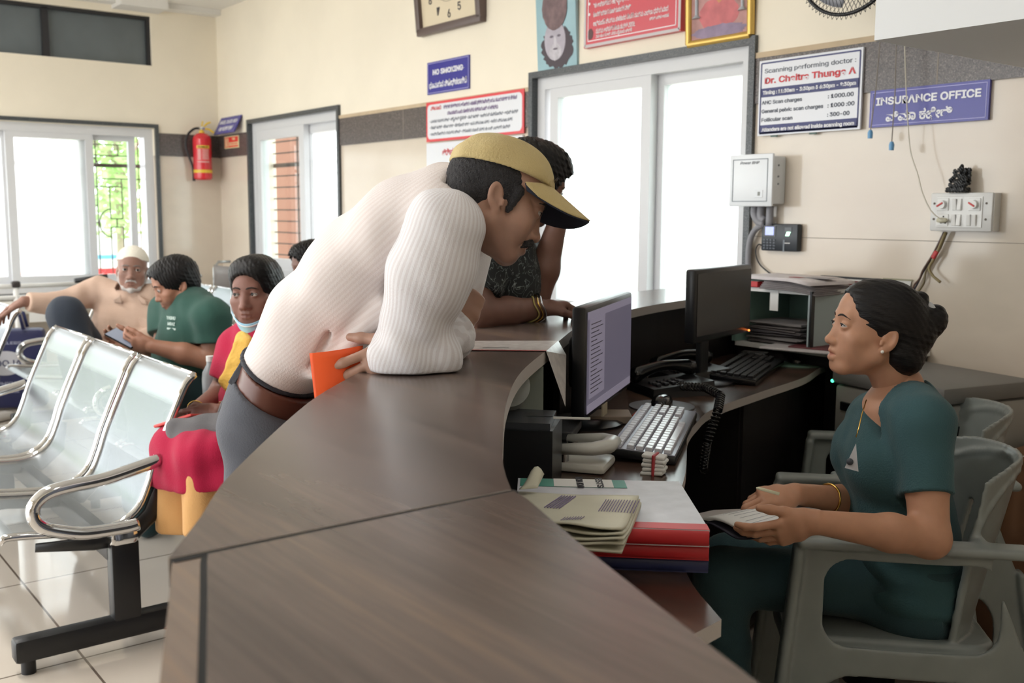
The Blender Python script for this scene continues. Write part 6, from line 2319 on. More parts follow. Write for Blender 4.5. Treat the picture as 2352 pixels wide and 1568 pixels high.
def chair_shape():
    """local: x to the sitter's left, y forward, z up"""
    F = Field((-.34, -.42, -.01), (.34, .36, .86), .0050)

    def seat(P):
        x, y, z = P[..., 0], P[..., 1], P[..., 2]
        zs = .425 - .02 * np.cos(np.clip(x / .25, -1, 1) * 1.5) + .5 * np.clip(y + .12, -1, 0) ** 2 * .6 - np.clip(y - .19, 0, 1) ** 2 * 9
        d1 = np.abs(z - zs) - .0055
        q = np.sqrt(np.maximum(np.abs(x) - .19, 0) ** 2 + np.maximum(np.abs(y - .01) - .17, 0) ** 2) - .06
        return np.maximum(d1, q)
    F.put(seat, (-.26, -.26, .25), (.26, .30, .47), 0)

    def apron(P):
        x, y, z = P[..., 0], P[..., 1], P[..., 2]
        q = np.sqrt(np.maximum(np.abs(x) - .19, 0) ** 2 + np.maximum(np.abs(y - .01) - .17, 0) ** 2) - .058
        return np.maximum(np.abs(q) - .004, np.maximum(z - .42, .355 + .03 * np.abs(np.sin(x * 6)) - z))
    F.put(apron, (-.26, -.25, .34), (.26, .27, .43), .004)

    def back(P):
        x, y, z = P[..., 0], P[..., 1], P[..., 2]
        t = np.clip((z - .40) / .42, 0, 1)
        w = .232 + 0 * t
        yb = -.205 - .10 * t + .9 * x ** 2 * (1.7 + .9 * t)
        d1 = np.abs(y - yb) - .0055
        top = z - (.825 - 1.6 * np.maximum(np.abs(x) - .10, 0) ** 2)
        d = np.maximum(np.maximum(d1 * .85, np.abs(x) - w), np.maximum(top, .40 - z))
        for xs in (-.11, -.055, 0., .055, .11):
            hole = np.maximum(np.abs(x - xs) - .008, np.maximum(np.abs(z - .60) - .09 + .2 * np.abs(xs), -1))
            d = np.maximum(d, -hole)
        return d
    F.put(back, (-.29, -.40, .38), (.29, -.02, .85), .006)

    def rim(P):
        x, y, z = P[..., 0], P[..., 1], P[..., 2]
        return 1.
    for s in (-1, 1):
        def side(P, s=s):
            x, y, z = P[..., 0] * s, P[..., 1], P[..., 2]
            xs = .268 - .03 * np.clip((.64 - z) / .64, 0, 1) * 0 + .012 * np.clip((.3 - z) / .3, 0, 1)
            # panel outline: arm rail, front leg, rear leg
            yf = .215 + .06 * np.clip((.62 - z) / .62, 0, 1)
            yr = -.235 - .11 * np.clip((.62 - z) / .62, 0, 1) + .05 * np.clip((z - .42) / .2, 0, 1)
            out = np.maximum(np.maximum(y - yf, yr - y), z - .655)

            def rr(cy, cz, hy, hz, r):
                return np.sqrt(np.maximum(np.abs(y - cy) - (hy - r), 0) ** 2 + np.maximum(np.abs(z - cz) - (hz - r), 0) ** 2) + np.minimum(np.maximum(np.abs(y - cy) - (hy - r), np.abs(z - cz) - (hz - r)), 0) - r
            h1 = rr(-.024, .522, .186, .10, .055)
            h2 = rr(-.02, .10, .200, .255, .10)
            d2 = np.maximum(out, np.maximum(-h1, -h2))
            shell = np.abs(x - xs - .02 * np.cos(np.clip((y + .01) / .30, -1, 1) * 1.57)) - .0052
            return np.maximum(d2, shell)
        F.put(side, (-.34, -.38, 0) if s < 0 else (.24, -.38, 0), (-.24, .30, .65) if s < 0 else (.34, .30, .65), 0)
        # flat arm rest, leg flanges
        F.put(*rbox((s * .275, -.02, .657), (.032, .245, .012), .011), .01)
        F.put(*rbox((s * .268, .247, .32), (.030, .012, .33), .011, frame((0, 1, .09), (0, -.09, 1))), .008)
        F.put(*rbox((s * .268, -.318, .205), (.028, .011, .215), .010, frame((0, 1, -.18), (0, .18, 1))), .008)
        F.put(*cone((s * .272, -.16, .655), (s * .236, -.17, .665), .014, .012), .012)
        F.put(*rbox((s * .24, .0, .398), (.035, .20, .02), .01), .008)
    pts = []
    for a in np.linspace(-1.5, 1.5, 15):
        x_, z_ = .236 * math.sin(a), .805 - .15 * (abs(a) / 1.5) ** 2.4
        pts.append((x_, -.205 - .10 * (z_ - .40) / .42 + .9 * x_ * x_ * (1.7 + .9 * (z_ - .40) / .42), z_))
    chain(F, pts, [.0095] * 15, .006)
    for s in (-1, 1):
        q_ = [(s * .233, -.205 - .10 * t_ + .9 * .233 ** 2 * (1.7 + .9 * t_), .40 + .42 * t_) for t_ in (.64, .5, .35, .2, .06)]
        chain(F, q_, [.0095] * 5, .006)
    F.put(lambda P: P[..., 2] - .002, (-.34, -.42, -.01), (.34, .36, .002), 0, 's')
    return F


FC = chair_shape()
CV, CQ = FC.surf(1)


def plastic_chair(loc, rz, label):
    r = empty('plastic_armchair', loc, label, 'chair', 'grey moulded plastic chairs', rz=rz)
    return r


fch = mixd((LEFT, 1), (AW, .17))
ang = math.atan2(fch[1], fch[0]) - PI / 2
r1 = plastic_chair(J(2008, 1400, 2.54) * np.array((1, 1, 0)), ang, 'grey plastic armchair in which the young woman sits')
tmp = empty('tmp', (0, 0, 0))
o = build_surf('shell', [(CV, CQ, None)], M_plc, tmp)
o.parent = r1
bpy.data.objects.remove(tmp)
r2 = empty('plastic_armchair', J(2045, 1300, 3.1) * np.array((1, 1, 0)), 'empty grey plastic armchair in front of the photocopier', 'chair', 'grey moulded plastic chairs', rz=ang)
o2 = o.copy()
COL.objects.link(o2)
o2.parent = r2
# ================================================================ the man leaning on the counter
def clipcap(p, n, rad):
    """remove what lies beyond plane (p, n) within rad of p"""
    p, n = np.array(p, float), nz(n)
    return (lambda P: np.maximum(-((P - p) @ n), np.linalg.norm(P - p, axis=-1) - rad)), p - rad, p + rad


def striped_cloth(name, rgb, rgb2, freq):
    """fine stripes over the attribute 'tint' red channel, which carries the distance across the cloth"""
    m = mat(name, rgb, .8, spec=.2, bump=.2, bscale=300, sheen=.15)
    nt = m.node_tree
    b = nt.nodes['Principled BSDF']
    at = nt.nodes.new('ShaderNodeAttribute')
    at.attribute_name = 'tint'
    sp = nt.nodes.new('ShaderNodeSeparateXYZ')
    nt.links.new(at.outputs['Vector'], sp.inputs[0])
    a = nt.nodes.new('ShaderNodeMath')
    a.operation = 'MULTIPLY'
    a.inputs[1].default_value = freq * 6.283
    nt.links.new(sp.outputs[0], a.inputs[0])
    c = nt.nodes.new('ShaderNodeMath')
    c.operation = 'SINE'
    nt.links.new(a.outputs[0], c.inputs[0])
    r = nt.nodes.new('ShaderNodeValToRGB')
    r.color_ramp.elements[0].position = .35
    r.color_ramp.elements[1].position = .65
    r.color_ramp.elements[0].color = lin(rgb)
    r.color_ramp.elements[1].color = lin(rgb2)
    mp = nt.nodes.new('ShaderNodeMath')
    mp.operation = 'MULTIPLY_ADD'
    mp.inputs[1].default_value = .5
    mp.inputs[2].default_value = .5
    nt.links.new(c.outputs[0], mp.inputs[0])
    nt.links.new(mp.outputs[0], r.inputs['Fac'])
    nt.links.new(r.outputs['Color'], b.inputs['Base Color'])
    return m


def make_leaner():
    root = empty('person', J(600, 900, 2.25) * np.array((1, 1, 0)), 'man in beige cap and pale striped shirt leaning over the counter with orange paper', 'person')
    skin = skin_mat('skin_dark_brown', (172, 134, 116))
    R = head_frame(mixd((RT, math.cos(.10)), (AW, math.sin(.10))), -.42, 0)
    fw_ = R[:, 1]
    R = np.stack([rot_about(R[:, i], fw_, .22) for i in range(3)], 1)
    if (R[:, 2] @ AW) < 0:
        R = np.stack([rot_about(R[:, i], fw_, -.44) for i in range(3)], 1)
    s = .985
    c = J(1229, 487, 1.985) - R @ np.array((-.0315, .0765, 0)) * s
    neck = J(1062, 478, 2.07)
    F = Field(*bounds([c + R @ np.array(p) for p in ((.1, .13, .13), (-.1, -.13, -.14), (-.1, .13, -.14), (.1, -.13, .13))] + [neck], .04), .0021)
    W = head_field(F, c, R, s, nose=1.12, jaw=1.02, neck_to=neck, neck_r=(.056, .062), lids=.0042, cheek=.9)
    # cheek and eye creases, firmer jaw
    for x in (-1, 1):
        F.put(*cone(W((x * .024, .084, -.045)), W((x * .036, .070, -.075)), .0022, .0016), .006, 's')
        F.put(*cone(W((x * .050, .068, .006)), W((x * .056, .058, .012)), .0014, .0010), .004, 's')
    parts = [(*F.surf(1), face_tint(c, R, s, lips=(.80, .60, .60), stubble=(.80, .80, .82)))]
    S = [(J(658, 842, 2.235), .160, .088), (J(728, 728, 2.215), .166, .094), (J(838, 606, 2.17), .180, .098), (J(948, 515, 2.12), .186, .094), (J(1030, 470, 2.085), .160, .078)]
    lat = mixd((TOW, 1), (RT, -.06))
    nsh, nel, nwr = J(1022, 522, 1.94), J(930, 818, 1.99), J(1052, 757, 2.16)
    fsh, fel, fwr = J(1060, 530, 2.27), J(1010, 795, 2.20), J(946, 800, 1.985)
    F = Field(*bounds([p[0] for p in S], .2), .007)
    for a, b in zip(S[2:], S[3:]):
        F.put(*ecap(a[0], b[0], (a[1] - .03, a[2] - .03), (b[1] - .03, b[2] - .03), lat), .02)
    F.put(*cone(S[4][0], neck, .07, .055), .03)
    parts.append((*F.surf(1), None))
    F = Field(*bounds([nel, nwr, J(1066, 700, 2.22), J(1080, 690, 2.25)], .09), .0026)
    chain(F, [nel, nel * .5 + nwr * .5, nwr], [.040, .040, .029], .02)
    hand_field(F, nwr, mixd((ZZ, 1), (RT, .35), (AW, .35)), mixd((LEFT, .6), (AW, .9)), 1, 1.0, curl=((.9, 1.1, .6), (.95, 1.1, .6), (1.0, 1.1, .6), (1.0, 1.1, .6)), spread=.04, thumb=(.5, .5), tcurl=.6)
    parts.append((*F.surf(1), None))
    F = Field(*bounds([fel, fwr, fwr + LEFT * .2], .08), .0026)
    chain(F, [fel, fel * .6 + fwr * .4, fwr], [.042, .041, .030], .02)
    hand_field(F, fwr, mixd((LEFT, 1), (ZZ, -.50), (TOW, .16)), mixd((AW, 1), (ZZ, -.10)), -1, 1.02, curl=((.10, .18, .15), (.35, .6, .4), (.5, .7, .5), (.6, .75, .5)), spread=.06, thumb=(.62, .55), tcurl=.05)
    parts.append((*F.surf(1), None))
    build_surf('body', parts, skin, root)
    eyes(W, R, root, s, look=(0, 1, .1))
    brows(W, root, mat('brow_grey_black', (44, 40, 40), .8), s, 1.2, R=R)
    T = lambda p: c + R @ np.array(p) * s
    # moustache
    F = Field(*bounds([T((.04, .11, -.04)), T((-.04, .07, -.09)), T((.04, .07, -.04)), T((-.04, .11, -.09))], .02), .0016)
    for x in (-1, 1):
        chain(F, [T((0, .0945, -.0550)), T((x * .013, .0925, -.0570)), T((x * .027, .0835, -.067)), T((x * .032, .078, -.077))], [.0062, .0076, .0062, .002], .004)
    w = wrinkle(.0012, [(120, 40, 160), (200, 90, 60)], 2)
    F.each(lambda P, f: np.where(f < .02, f + w(P), f))
    F.mesh('moustache', mat('moustache_dark', (34, 31, 32), .7, bump=.5, bscale=400), root)
    # short greying hair below the cap
    F = Field(*bounds([T(p) for p in ((.1, .10, .13), (-.1, -.13, -.12), (-.1, .10, -.12), (.1, -.13, .13))], .02), .0024)
    F.put(*ell(T((0, -.017, .026)), np.array((.0775, .0985, .084)) * s, R), 0)
    F.put(*ell(T((0, -.062, -.035)), np.array((.064, .048, .052)) * s, R), .02)
    for x in (-1, 1):
        F.put(*cone(T((x * .069, .028, .012)), T((x * .069, .022, -.030)), .011, .006), .006)
    F.put(*ell(T((0, .115, -.010)), np.array((.12, .085, .12)) * s, R), .010, 's')
    F.put(*ell(T((0, .045, -.090)), np.array((.12, .075, .066)) * s, R), .010, 's')
    for x in (-1, 1):
        F.put(*ell(T((x * .083, -.014, -.022)), np.array((.022, .021, .032)) * s, R), .006, 's')
    w = wrinkle(.0014, [(60, 20, 90), (90, 60, 30), (20, 110, 40)], 4)
    F.each(lambda P, f: np.where(f < .02, f + w(P), f))
    F.mesh('hair', mat('greying_hair', (44, 42, 45), .75, bump=.8, bscale=350, noise=.3, nscale=60), root)
    # cap
    M_cap = cloth('cap_khaki', (202, 182, 132), bump=.3)
    F = Field(*bounds([T(p) for p in ((.11, .14, .16), (-.11, -.14, -.05), (-.11, .14, -.05), (.11, -.14, .16))], .02), .0028)
    F.put(*ell(T((0, -.012, .040)), np.array((.0835, .1065, .088)) * s, R), 0)
    F.put(*ell(T((0, .030, .060)), np.array((.062, .058, .052)) * s, R), .03)
    pl = T((0, .0, .047))
    nrm = nz(R @ np.array((0, .12, -1)))
    w = wrinkle(.0022, [(8, 6, 22), (-12, 14, 10), (20, 3, 6)], 6)
    seam = lambda P: .0016 * np.exp(-(((P - T((0, 0, 0))) @ R[:, 0]) / .003) ** 2)
    F.each(lambda P, f: np.maximum(np.where(f < .03, f + w(P) - seam(P), f), (P - pl) @ nrm))
    F.each(lambda P, f: np.maximum(f, -(((np.sqrt((((P - T((0, -.012, .040))) @ R / (np.array((.0835, .1065, .088)) * s)) ** 2).sum(-1)) - 1) * .085) + .006)))
    F.mesh('cap_crown', M_cap, root)
    def brim(u, v, k=0.):
        a = (u - .5) * 2
        x = .082 * math.sin(a * 1.25) / math.sin(1.25) * (1 - .06 * v)
        y0 = .086 * math.sqrt(max(0, 1 - (x / .0855) ** 2 * .93))
        y = y0 + v * .105 * (1 - abs(a) ** 3.2)
        z = .056 - 5.2 * x * x * (1 + .5 * v) - .30 * (y - y0) + .012 - k
        return T((x, y - .002, z))
    MB().grid(lambda u, v: brim(u, v), 24, 10, 0, .0015).build('cap_brim', M_cap, root, smooth=True)
    MB().grid(lambda u, v: brim(u, v, .0032), 24, 10, 0, .0012).build('brim_underside', mat('brim_navy', (24, 30, 48), .7), root, smooth=True)
    MB().box(T((-.022, .092, .080)), (.018, .004, .009), Matrix(R.tolist()), 0, .002).build('cap_emblem', mat('dark_stitching', (60, 56, 58), .7), root)
    # shirt body
    M_sh = striped_cloth('shirt_pale_rose', (228, 217, 214), (234, 225, 223), 150.)
    M_sl = striped_cloth('sleeve_white_stripe', (224, 219, 221), (236, 234, 237), 88.)
    ax0 = nz(S[1][0] - S[0][0])
    F = Field(*bounds([p[0] for p in S] + [nsh, fsh], .17), .0052)
    for a, b in zip(S, S[1:]):
        F.put(*ecap(a[0], b[0], (a[1], a[2]), (b[1], b[2]), lat), .045)
    for sh in (nsh, fsh):
        F.put(*cone(S[4][0] * .55 + sh * .45, sh, .066, .050), .05)
        F.put(*cone(S[3][0] * .5 + sh * .5, sh, .078, .048), .05)
    F.put(*cone(S[4][0], neck + R @ np.array((0, -.01, .01)), .082, .066), .03)
    # loose belly cloth hanging below the chest
    F.put(*ecap(J(735, 790, 2.19), J(850, 680, 2.15), (.12, .055), (.13, .07), lat), .06)
    # drapery running from the waist up to the arm
    for (a, b, r_) in (((718, 850, 2.09), (860, 640, 2.02), .010), ((735, 858, 2.08), (880, 700, 2.02), .012), ((705, 835, 2.10), (800, 640, 2.06), .009), ((750, 815, 2.07), (890, 735, 2.03), .010), ((880, 610, 2.0), (960, 520, 1.95), .010)):
        F.put(*cone(J(*a), J(*b), r_, r_ * 1.2), .022)
    for (a, b, r_) in (((726, 848, 2.065), (862, 672, 1.99), .006), ((742, 825, 2.05), (880, 722, 1.99), .006), ((712, 835, 2.075), (820, 650, 2.02), .005), ((900, 640, 1.97), (955, 560, 1.93), .006)):
        F.put(*cone(J(*a), J(*b), r_, r_ * 1.2), .016, 's')
    w = wrinkle(.0022, [(4, 6, 5), (-6, 5, 7), (9, 2, -4)], 12)
    pl0 = J(652, 848, 2.235)
    nk2, nn2 = neck + R @ np.array((0, .0, .012)), nz(neck - S[3][0])
    F.each(lambda P, f: np.maximum(np.where(f < .05, f + w(P), f), -((P - pl0) @ ax0)))
    F.put(*clipcap(nk2 + nn2 * .022, nn2, .12), .004, 's')

    def st_body(V):
        q = np.ones((len(V), 4))
        ang_ = np.arctan2((V - S[2][0]) @ lat, (V - S[2][0]) @ np.cross(lat, nz(S[3][0] - S[1][0])))
        q[:, 0] = ang_ * .13
        return q
    F.mesh('shirt', M_sh, root, colour=st_body)
    # collar: two leaves standing round the neck
    def collar(u, v):
        a = (u - .5) * 5.0 + PI
        n0 = neck + nn2 * .036
        e1 = nz(lat - nn2 * (lat @ nn2))
        e2 = np.cross(nn2, e1)
        rr = .066 + .022 * v
        return n0 + (e1 * math.sin(a) + e2 * math.cos(a)) * rr + nn2 * (.020 - .046 * v * (.6 + .4 * abs(u - .5) * 2))
    MB().grid(collar, 30, 5, 0, .003).build('collar', M_sh, root, smooth=True)
    # near sleeve
    F = Field(*bounds([nsh, nel, nwr], .12), .0042)
    up1 = nsh + (nel - nsh) * .35
    F.put(*ecap(nsh, up1, (.078, .076), (.077, .076), RT), 0)
    F.put(*ecap(up1, nel - ZZ * .0, (.077, .076), (.064, .058), RT), .04)
    F.put(*cone(nel, nel * .15 + nwr * .85, .060, .050), .03)
    e2 = nel * .22 + nwr * .78
    for k in range(3):
        q = nel * (.42 - .13 * k) + nwr * (.58 + .13 * k)
        axf = nz(nwr - nel)
        u_ = nz(np.cross(axf, ZZ))
        v_ = np.cross(axf, u_)
        ringp = [q + (u_ * math.cos(t) + v_ * math.sin(t)) * .047 for t in np.linspace(0, 6.283, 13)]
        chain(F, ringp, [.009] * 13, .010)
    F.put(*cone(nel + LEFT * .02 - ZZ * .012, nel + RT * .07 + ZZ * .0, .045, .045), .03)
    w = wrinkle(.0030, [(6, 4, 3), (-5, 7, 5), (8, 8, 9)], 21)
    w2 = wrinkle(.0035, [(14, 4, 12), (-8, 15, 9)], 22)
    ctop = LZ + .003
    F.each(lambda P, f: np.maximum(np.where(f < .05, f + w(P) + w2(P) * np.clip(1 - np.abs(P[..., 2] - nel[2] - .02) / .09, 0, 1), f), ctop - P[..., 2]))
    F.put(*clipcap(nwr + nz(nwr - nel) * .0, nwr - nel, .075), .004, 's')
    axu = nz(nel - nsh)
    eu = nz(RT - axu * (RT @ axu))
    ev = np.cross(axu, eu)

    def st_sl(V):
        q = np.ones((len(V), 4))
        q[:, 0] = np.arctan2((V - nsh) @ ev, (V - nsh) @ eu) * .082
        return q
    F.mesh('sleeve', M_sl, root, colour=st_sl)
    F = Field(*bounds([fsh, fel, fwr], .1), .006)
    F.put(*cone(fsh, fel, .080, .062), 0)
    F.put(*cone(fel, fel * .45 + fwr * .55, .058, .052), .03)
    F.each(lambda P, f: np.maximum(f, ctop - P[..., 2]))
    F.mesh('sleeve', M_sl, root, colour=st_sl)
    # belt, trousers
    M_tr = cloth('trouser_grey', (92, 94, 102), noise=.08)
    bl0, bl1 = pl0 - ax0 * .052, pl0 - ax0 * .006
    hc = J(648, 905, 2.25)
    F = Field(*bounds([S[0][0], hc], .24), .0045)
    F.put(*ecap(S[0][0] + ax0 * .02, hc, (.165, .0935), (.172, .100), lat), 0)
    F.each(lambda P, f: np.maximum(np.maximum(f, (P - bl1) @ ax0), -((P - bl0) @ ax0)))
    F.mesh('belt', mat('brown_leather', (104, 62, 50), .35), root)
    hc2 = J(630, 955, 2.26)
    nh, fh = J(625, 985, 2.17), J(630, 975, 2.36)
    nk_, fk_ = J(600, 1200, 2.19), J(610, 1180, 2.42)
    nf, ff = nk_ * np.array((1, 1, 0)) + ZZ * .08 + LEFT * .02, fk_ * np.array((1, 1, 0)) + ZZ * .08
    F = Field(*bounds([S[0][0], hc2, nh, fh, nk_, fk_, nf, ff], .19), .0058)
    F.put(*ecap(S[0][0], hc, (.162, .0905), (.169, .098), lat), 0)
    F.put(*ecap(hc, hc2, (.169, .098), (.170, .108), lat), .04)
    for h_, k_, f_ in ((nh, nk_, nf), (fh, fk_, ff)):
        F.put(*cone(h_, k_, .100, .080), .04)
        F.put(*cone(k_, f_, .078, .064), .04)
    w = wrinkle(.0035, [(5, 3, 6), (-3, 6, 4), (4, 4, 10)], 31)
    F.each(lambda P, f: np.maximum(np.where(f < .05, f + w(P), f), (P - bl0 - ax0 * .004) @ ax0))
    F.mesh('trousers', M_tr, root)
    F = Field(*bounds([bl0, bl1, hc], .2), .0045)
    F.put(*ecap(S[0][0] + ax0 * .03, S[0][0] - ax0 * .05, (.1655, .0945), (.1675, .0955), lat), 0)
    F.each(lambda P, f: np.maximum(np.maximum(f, (P - bl1 - ax0 * .010) @ ax0), -((P - bl1 - ax0 * .001) @ ax0)))
    F.mesh('waistband', mat('waistband_dark', (50, 52, 60), .8), root)
    for px in ((604, 800), (700, 880)):
        b0 = J(px[0], px[1], 2.25)
        dvec = b0 - (pl0 - ax0 * .03)
        dvec = dvec - ax0 * (dvec @ ax0)
        near = nz(dvec * .25 + lat * .105)
        F2 = None
        p_ = pl0 - ax0 * .028 + dvec * (.088 / np.linalg.norm(dvec)) * .72 + lat * .122
        MB().box(p_, (.014, .006, .062), Matrix(frame(lat, ax0).tolist()), 0, .002).build('belt_loop', M_tr, root)
    for e in (nf, ff):
        MB().box(e + RT * .05 - ZZ * .05, (.09, .25, .06), Matrix(frame(RT, ZZ).tolist()), 0, .028).build('shoe', M_black, root, angle=60)
    # orange folded paper held in the far hand
    r = empty('orange_envelope', J(765, 860, 2.1), 'bright orange folded paper envelope in the leaning man\'s hand', 'envelope')
    M_or = mat('bright_orange_paper', (252, 96, 36), .55)
    TL, TR, BR, BL = J(711, 811, 1.965), J(832, 793, 2.012), J(815, 905, 2.018), J(726, 945, 1.97)
    def env(u, v, k):
        p = TL * (1 - u) * (1 - v) + TR * u * (1 - v) + BL * (1 - u) * v + BR * u * v
        return p + TOW * (.016 * math.sin(PI * u) * (1 - .6 * k)) + AW * .010 * k
    MB().grid(lambda u, v: env(u, v, 0), 14, 8, 0, .0012).build('front_leaf', M_or, r, smooth=True)
    MB().grid(lambda u, v: env(u, v * .97 + .02, 1.), 14, 8, 0, .0012).build('back_leaf', M_or, r, smooth=True)
    return root


make_leaner()
# ================================================================ the other people
def body_skin(root, skin, c, R, s, neck, torso, arms, vox=(.003, .0045), head_kw={}, tint={}):
    """head and neck, chest core and arms as one mesh; torso = list of (centre, (half width, half depth)), lat axis last"""
    F = Field(*bounds([c + R @ np.array(p) for p in ((.1, .13, .13), (-.1, -.13, -.14), (-.1, .13, -.14), (.1, -.13, .13))] + [neck], .04), vox[0])
    W = head_field(F, c, R, s, neck_to=neck, **head_kw)
    parts = [(*F.surf(1), face_tint(c, R, s, **tint))]
    secs, lat = torso
    F = Field(*bounds([p[0] for p in secs], .2), .009)
    for a, b in zip(secs, secs[1:]):
        F.put(*ecap(a[0], b[0], (a[1][0] - .02, a[1][1] - .02), (b[1][0] - .02, b[1][1] - .02), lat), .03)
    F.put(*cone(secs[0][0], neck, .055, .05), .03)
    parts.append((*F.surf(1), None))
    for pts, rad, hand in arms:
        F = Field(*bounds(pts + ([pts[-1] + nz(hand['fwd']) * .18] if hand else []), .07), vox[1])
        chain(F, pts, rad, .02)
        if hand:
            hand_field(F, pts[-1], **hand)
        parts.append((*F.surf(1), None))
    build_surf('body', parts, skin, root)
    return W


def garment(name, m, root, secs, lat, limbs, vox=.006, wr=.003, seed=1, cuts=(), k=.045, floor=None):
    pts = [p[0] for p in secs] + [q for l in limbs for q in l[0]]
    F = Field(*bounds(pts, .2), vox)
    for a, b in zip(secs, secs[1:]):
        F.put(*ecap(a[0], b[0], a[1], b[1], lat), k)
    for pp_, rr in limbs:
        chain(F, pp_, rr, .04)
    w = wrinkle(wr, [(5, 4, 7), (-6, 3, 6), (4, -7, 9), (9, 9, 3)], seed)
    F.each(lambda P, f: np.where(f < .05, f + w(P), f))
    for p, n, rad in cuts:
        F.put(*clipcap(p, n, rad), .003, 's')
    return F.mesh(name, m, root)


def hair_cap(root, c, R, s, m, grow=.008, front=.075, low=-.03, extra=(), vox=.0035, rough=.002):
    T = lambda p: c + R @ np.array(p) * s
    F = Field(*bounds([T(p) for p in ((.11, .12, .14), (-.11, -.20, -.14), (-.11, .12, -.14), (.11, -.20, .14))], .02), vox)
    F.put(*ell(T((0, -.014, .032)), (np.array((.073, .094, .080)) + grow) * s, R), 0)
    F.put(*ell(T((0, -.055, low)), np.array((.068, .055, .055)) * s, R), .02)
    F.put(*ell(T((0, .026, .050)), (np.array((.0570, .0575, .0525)) + grow * .8) * s, R), .02)
    for p, r_ in extra:
        F.put(*ell(T(p), np.array(r_) * s, R), .015)
    F.put(*ell(T((0, .105, -.012)), np.array((.080, .055, front + .012)) * s, R), .012, 's')
    F.put(*ell(T((0, .060, -.080)), np.array((.115, .070, .080)) * s, R), .012, 's')
    for x in (-1, 1):
        F.put(*ell(T((x * .086, -.014, -.030)), np.array((.022, .022, .034)) * s, R), .006, 's')
    w = wrinkle(rough, [(40, 20, 60), (60, 50, 20), (20, 80, 40)], 4)
    F.each(lambda P, f: np.where(f < .02, f + w(P), f))
    return F.mesh('hair', m, root), T


# ---- dark-haired man beyond the leaning man, elbow on the counter, hand to his brow
def make_dark_man():
    root = empty('person', J(1120, 900, 3.05) * np.array((1, 1, 0)), 'dark haired man in black patterned shirt resting on the counter behind the capped man', 'person')
    skin = skin_mat('skin_deep_brown', (122, 88, 76))
    R = head_frame(mixd((RT, 1), (AW, .35)), -.42)
    s = 1.0
    c = J(1222, 418, 3.0)
    neck = J(1158, 520, 3.02)
    lat = mixd((TOW, 1), (RT, .35))
    secs = [(J(1150, 560, 3.02), (.17, .09)), (J(1140, 640, 3.04), (.185, .115)), (J(1120, 760, 3.08), (.17, .11)), (J(1090, 900, 3.15), (.16, .11))]
    nsh, nel, nwr = J(1108, 600, 2.86), J(1090, 725, 2.78), J(1236, 708, 2.92)
    fsh, fel, fwr = J(1200, 590, 3.16), J(1222, 715, 3.02), J(1278, 520, 2.99)
    W = body_skin(root, skin, c, R, s, neck, (secs, lat), [
        ([nsh, nel, nel * .5 + nwr * .5, nwr], [.045, .043, .041, .030], dict(fwd=mixd((RT, 1), (AW, .5), (ZZ, .12)), palm=mixd((ZZ, -1), (RT, .2)), side=-1, s=.98, curl=((.6, .9, .6),) * 4, thumb=(.4, .5), tcurl=.5)),
        ([fsh, fel, fel * .5 + fwr * .5, fwr], [.045, .042, .044, .030], dict(fwd=mixd((ZZ, 1), (LEFT, .15)), palm=mixd((LEFT, 1), (AW, .2)), side=-1, s=.98, curl=((.3, .5, .3),) * 4, thumb=(.5, .2)))],
        head_kw=dict(nose=1.05))
    eyes(W, R, root, s)
    hair_cap(root, c, R, s, HAIR, .014, .07, -.03, [((0, .02, .085), (.066, .075, .04)), ((0, .075, .060), (.055, .03, .03))], rough=.004)
    brows(W, root, MATS['brow_black'], s, 1.3, R=R)
    m = ramp_mat('black_scribble_cloth', [(.46, (26, 30, 32)), (.495, (34, 40, 42)), (.505, (150, 158, 156)), (.53, (28, 32, 34))], lambda nt, v: n_noise(nt, v, 22, 2, (1, 1, 1), (0, 0, 0), 2.2), rough=.8)
    garment('shirt', m, root, secs, lat, [([secs[0][0], nsh, nsh * .35 + nel * .65], [.085, .072, .066]), ([secs[0][0], fsh, fsh * .45 + fel * .55], [.085, .070, .062])], seed=5,
            cuts=[(nsh * .4 + nel * .6, nel - nsh, .10), (neck - ZZ * .01, nz(neck - secs[0][0]), .09)])
    hips = [(secs[3][0] + ZZ * .02, (.165, .115)), (J(1075, 960, 3.18), (.17, .12))]
    legs = []
    for k, d in ((-.09, 1), (.09, 1)):
        h_ = hips[1][0] + lat * k
        legs.append(([h_, h_ * np.array((1, 1, 0)) + ZZ * .48 + RT * .02, h_ * np.array((1, 1, 0)) + ZZ * .06], [.09, .075, .06]))
    garment('trousers', cloth('trouser_black', (40, 42, 48)), root, hips, lat, legs, vox=.009, seed=6)
    # threads and bangle on the near wrist, tied
    q = nwr * .86 + nel * .14
    ax = nz(nwr - nel)
    u_ = nz(np.cross(ax, ZZ))
    v_ = np.cross(ax, u_)
    for k, (o, m_) in enumerate(((0., mat('yellow_thread', (176, 160, 96), .7)), (.012, MATS['gold_jewellery']), (.022, mat('steel_bangle', (190, 190, 194), .15, metal=1.)))):
        MB().tube([q + ax * (o + .008 * math.sin(3 * t)) + (u_ * math.cos(t) + v_ * math.sin(t)) * (.036 + .003 * k) for t in np.linspace(0, 6.283, 25)[:-1]], .0026, 5, closed=True).build('wrist_thread' if k == 0 else 'bracelet', m_, root, smooth=True)
    MB().tube([q + v_ * .036, q + v_ * .05 - LEFT * .0, q + v_ * .06 + LEFT * .03], .002, 5).build('thread_end', MATS['yellow_thread'], root)


make_dark_man()


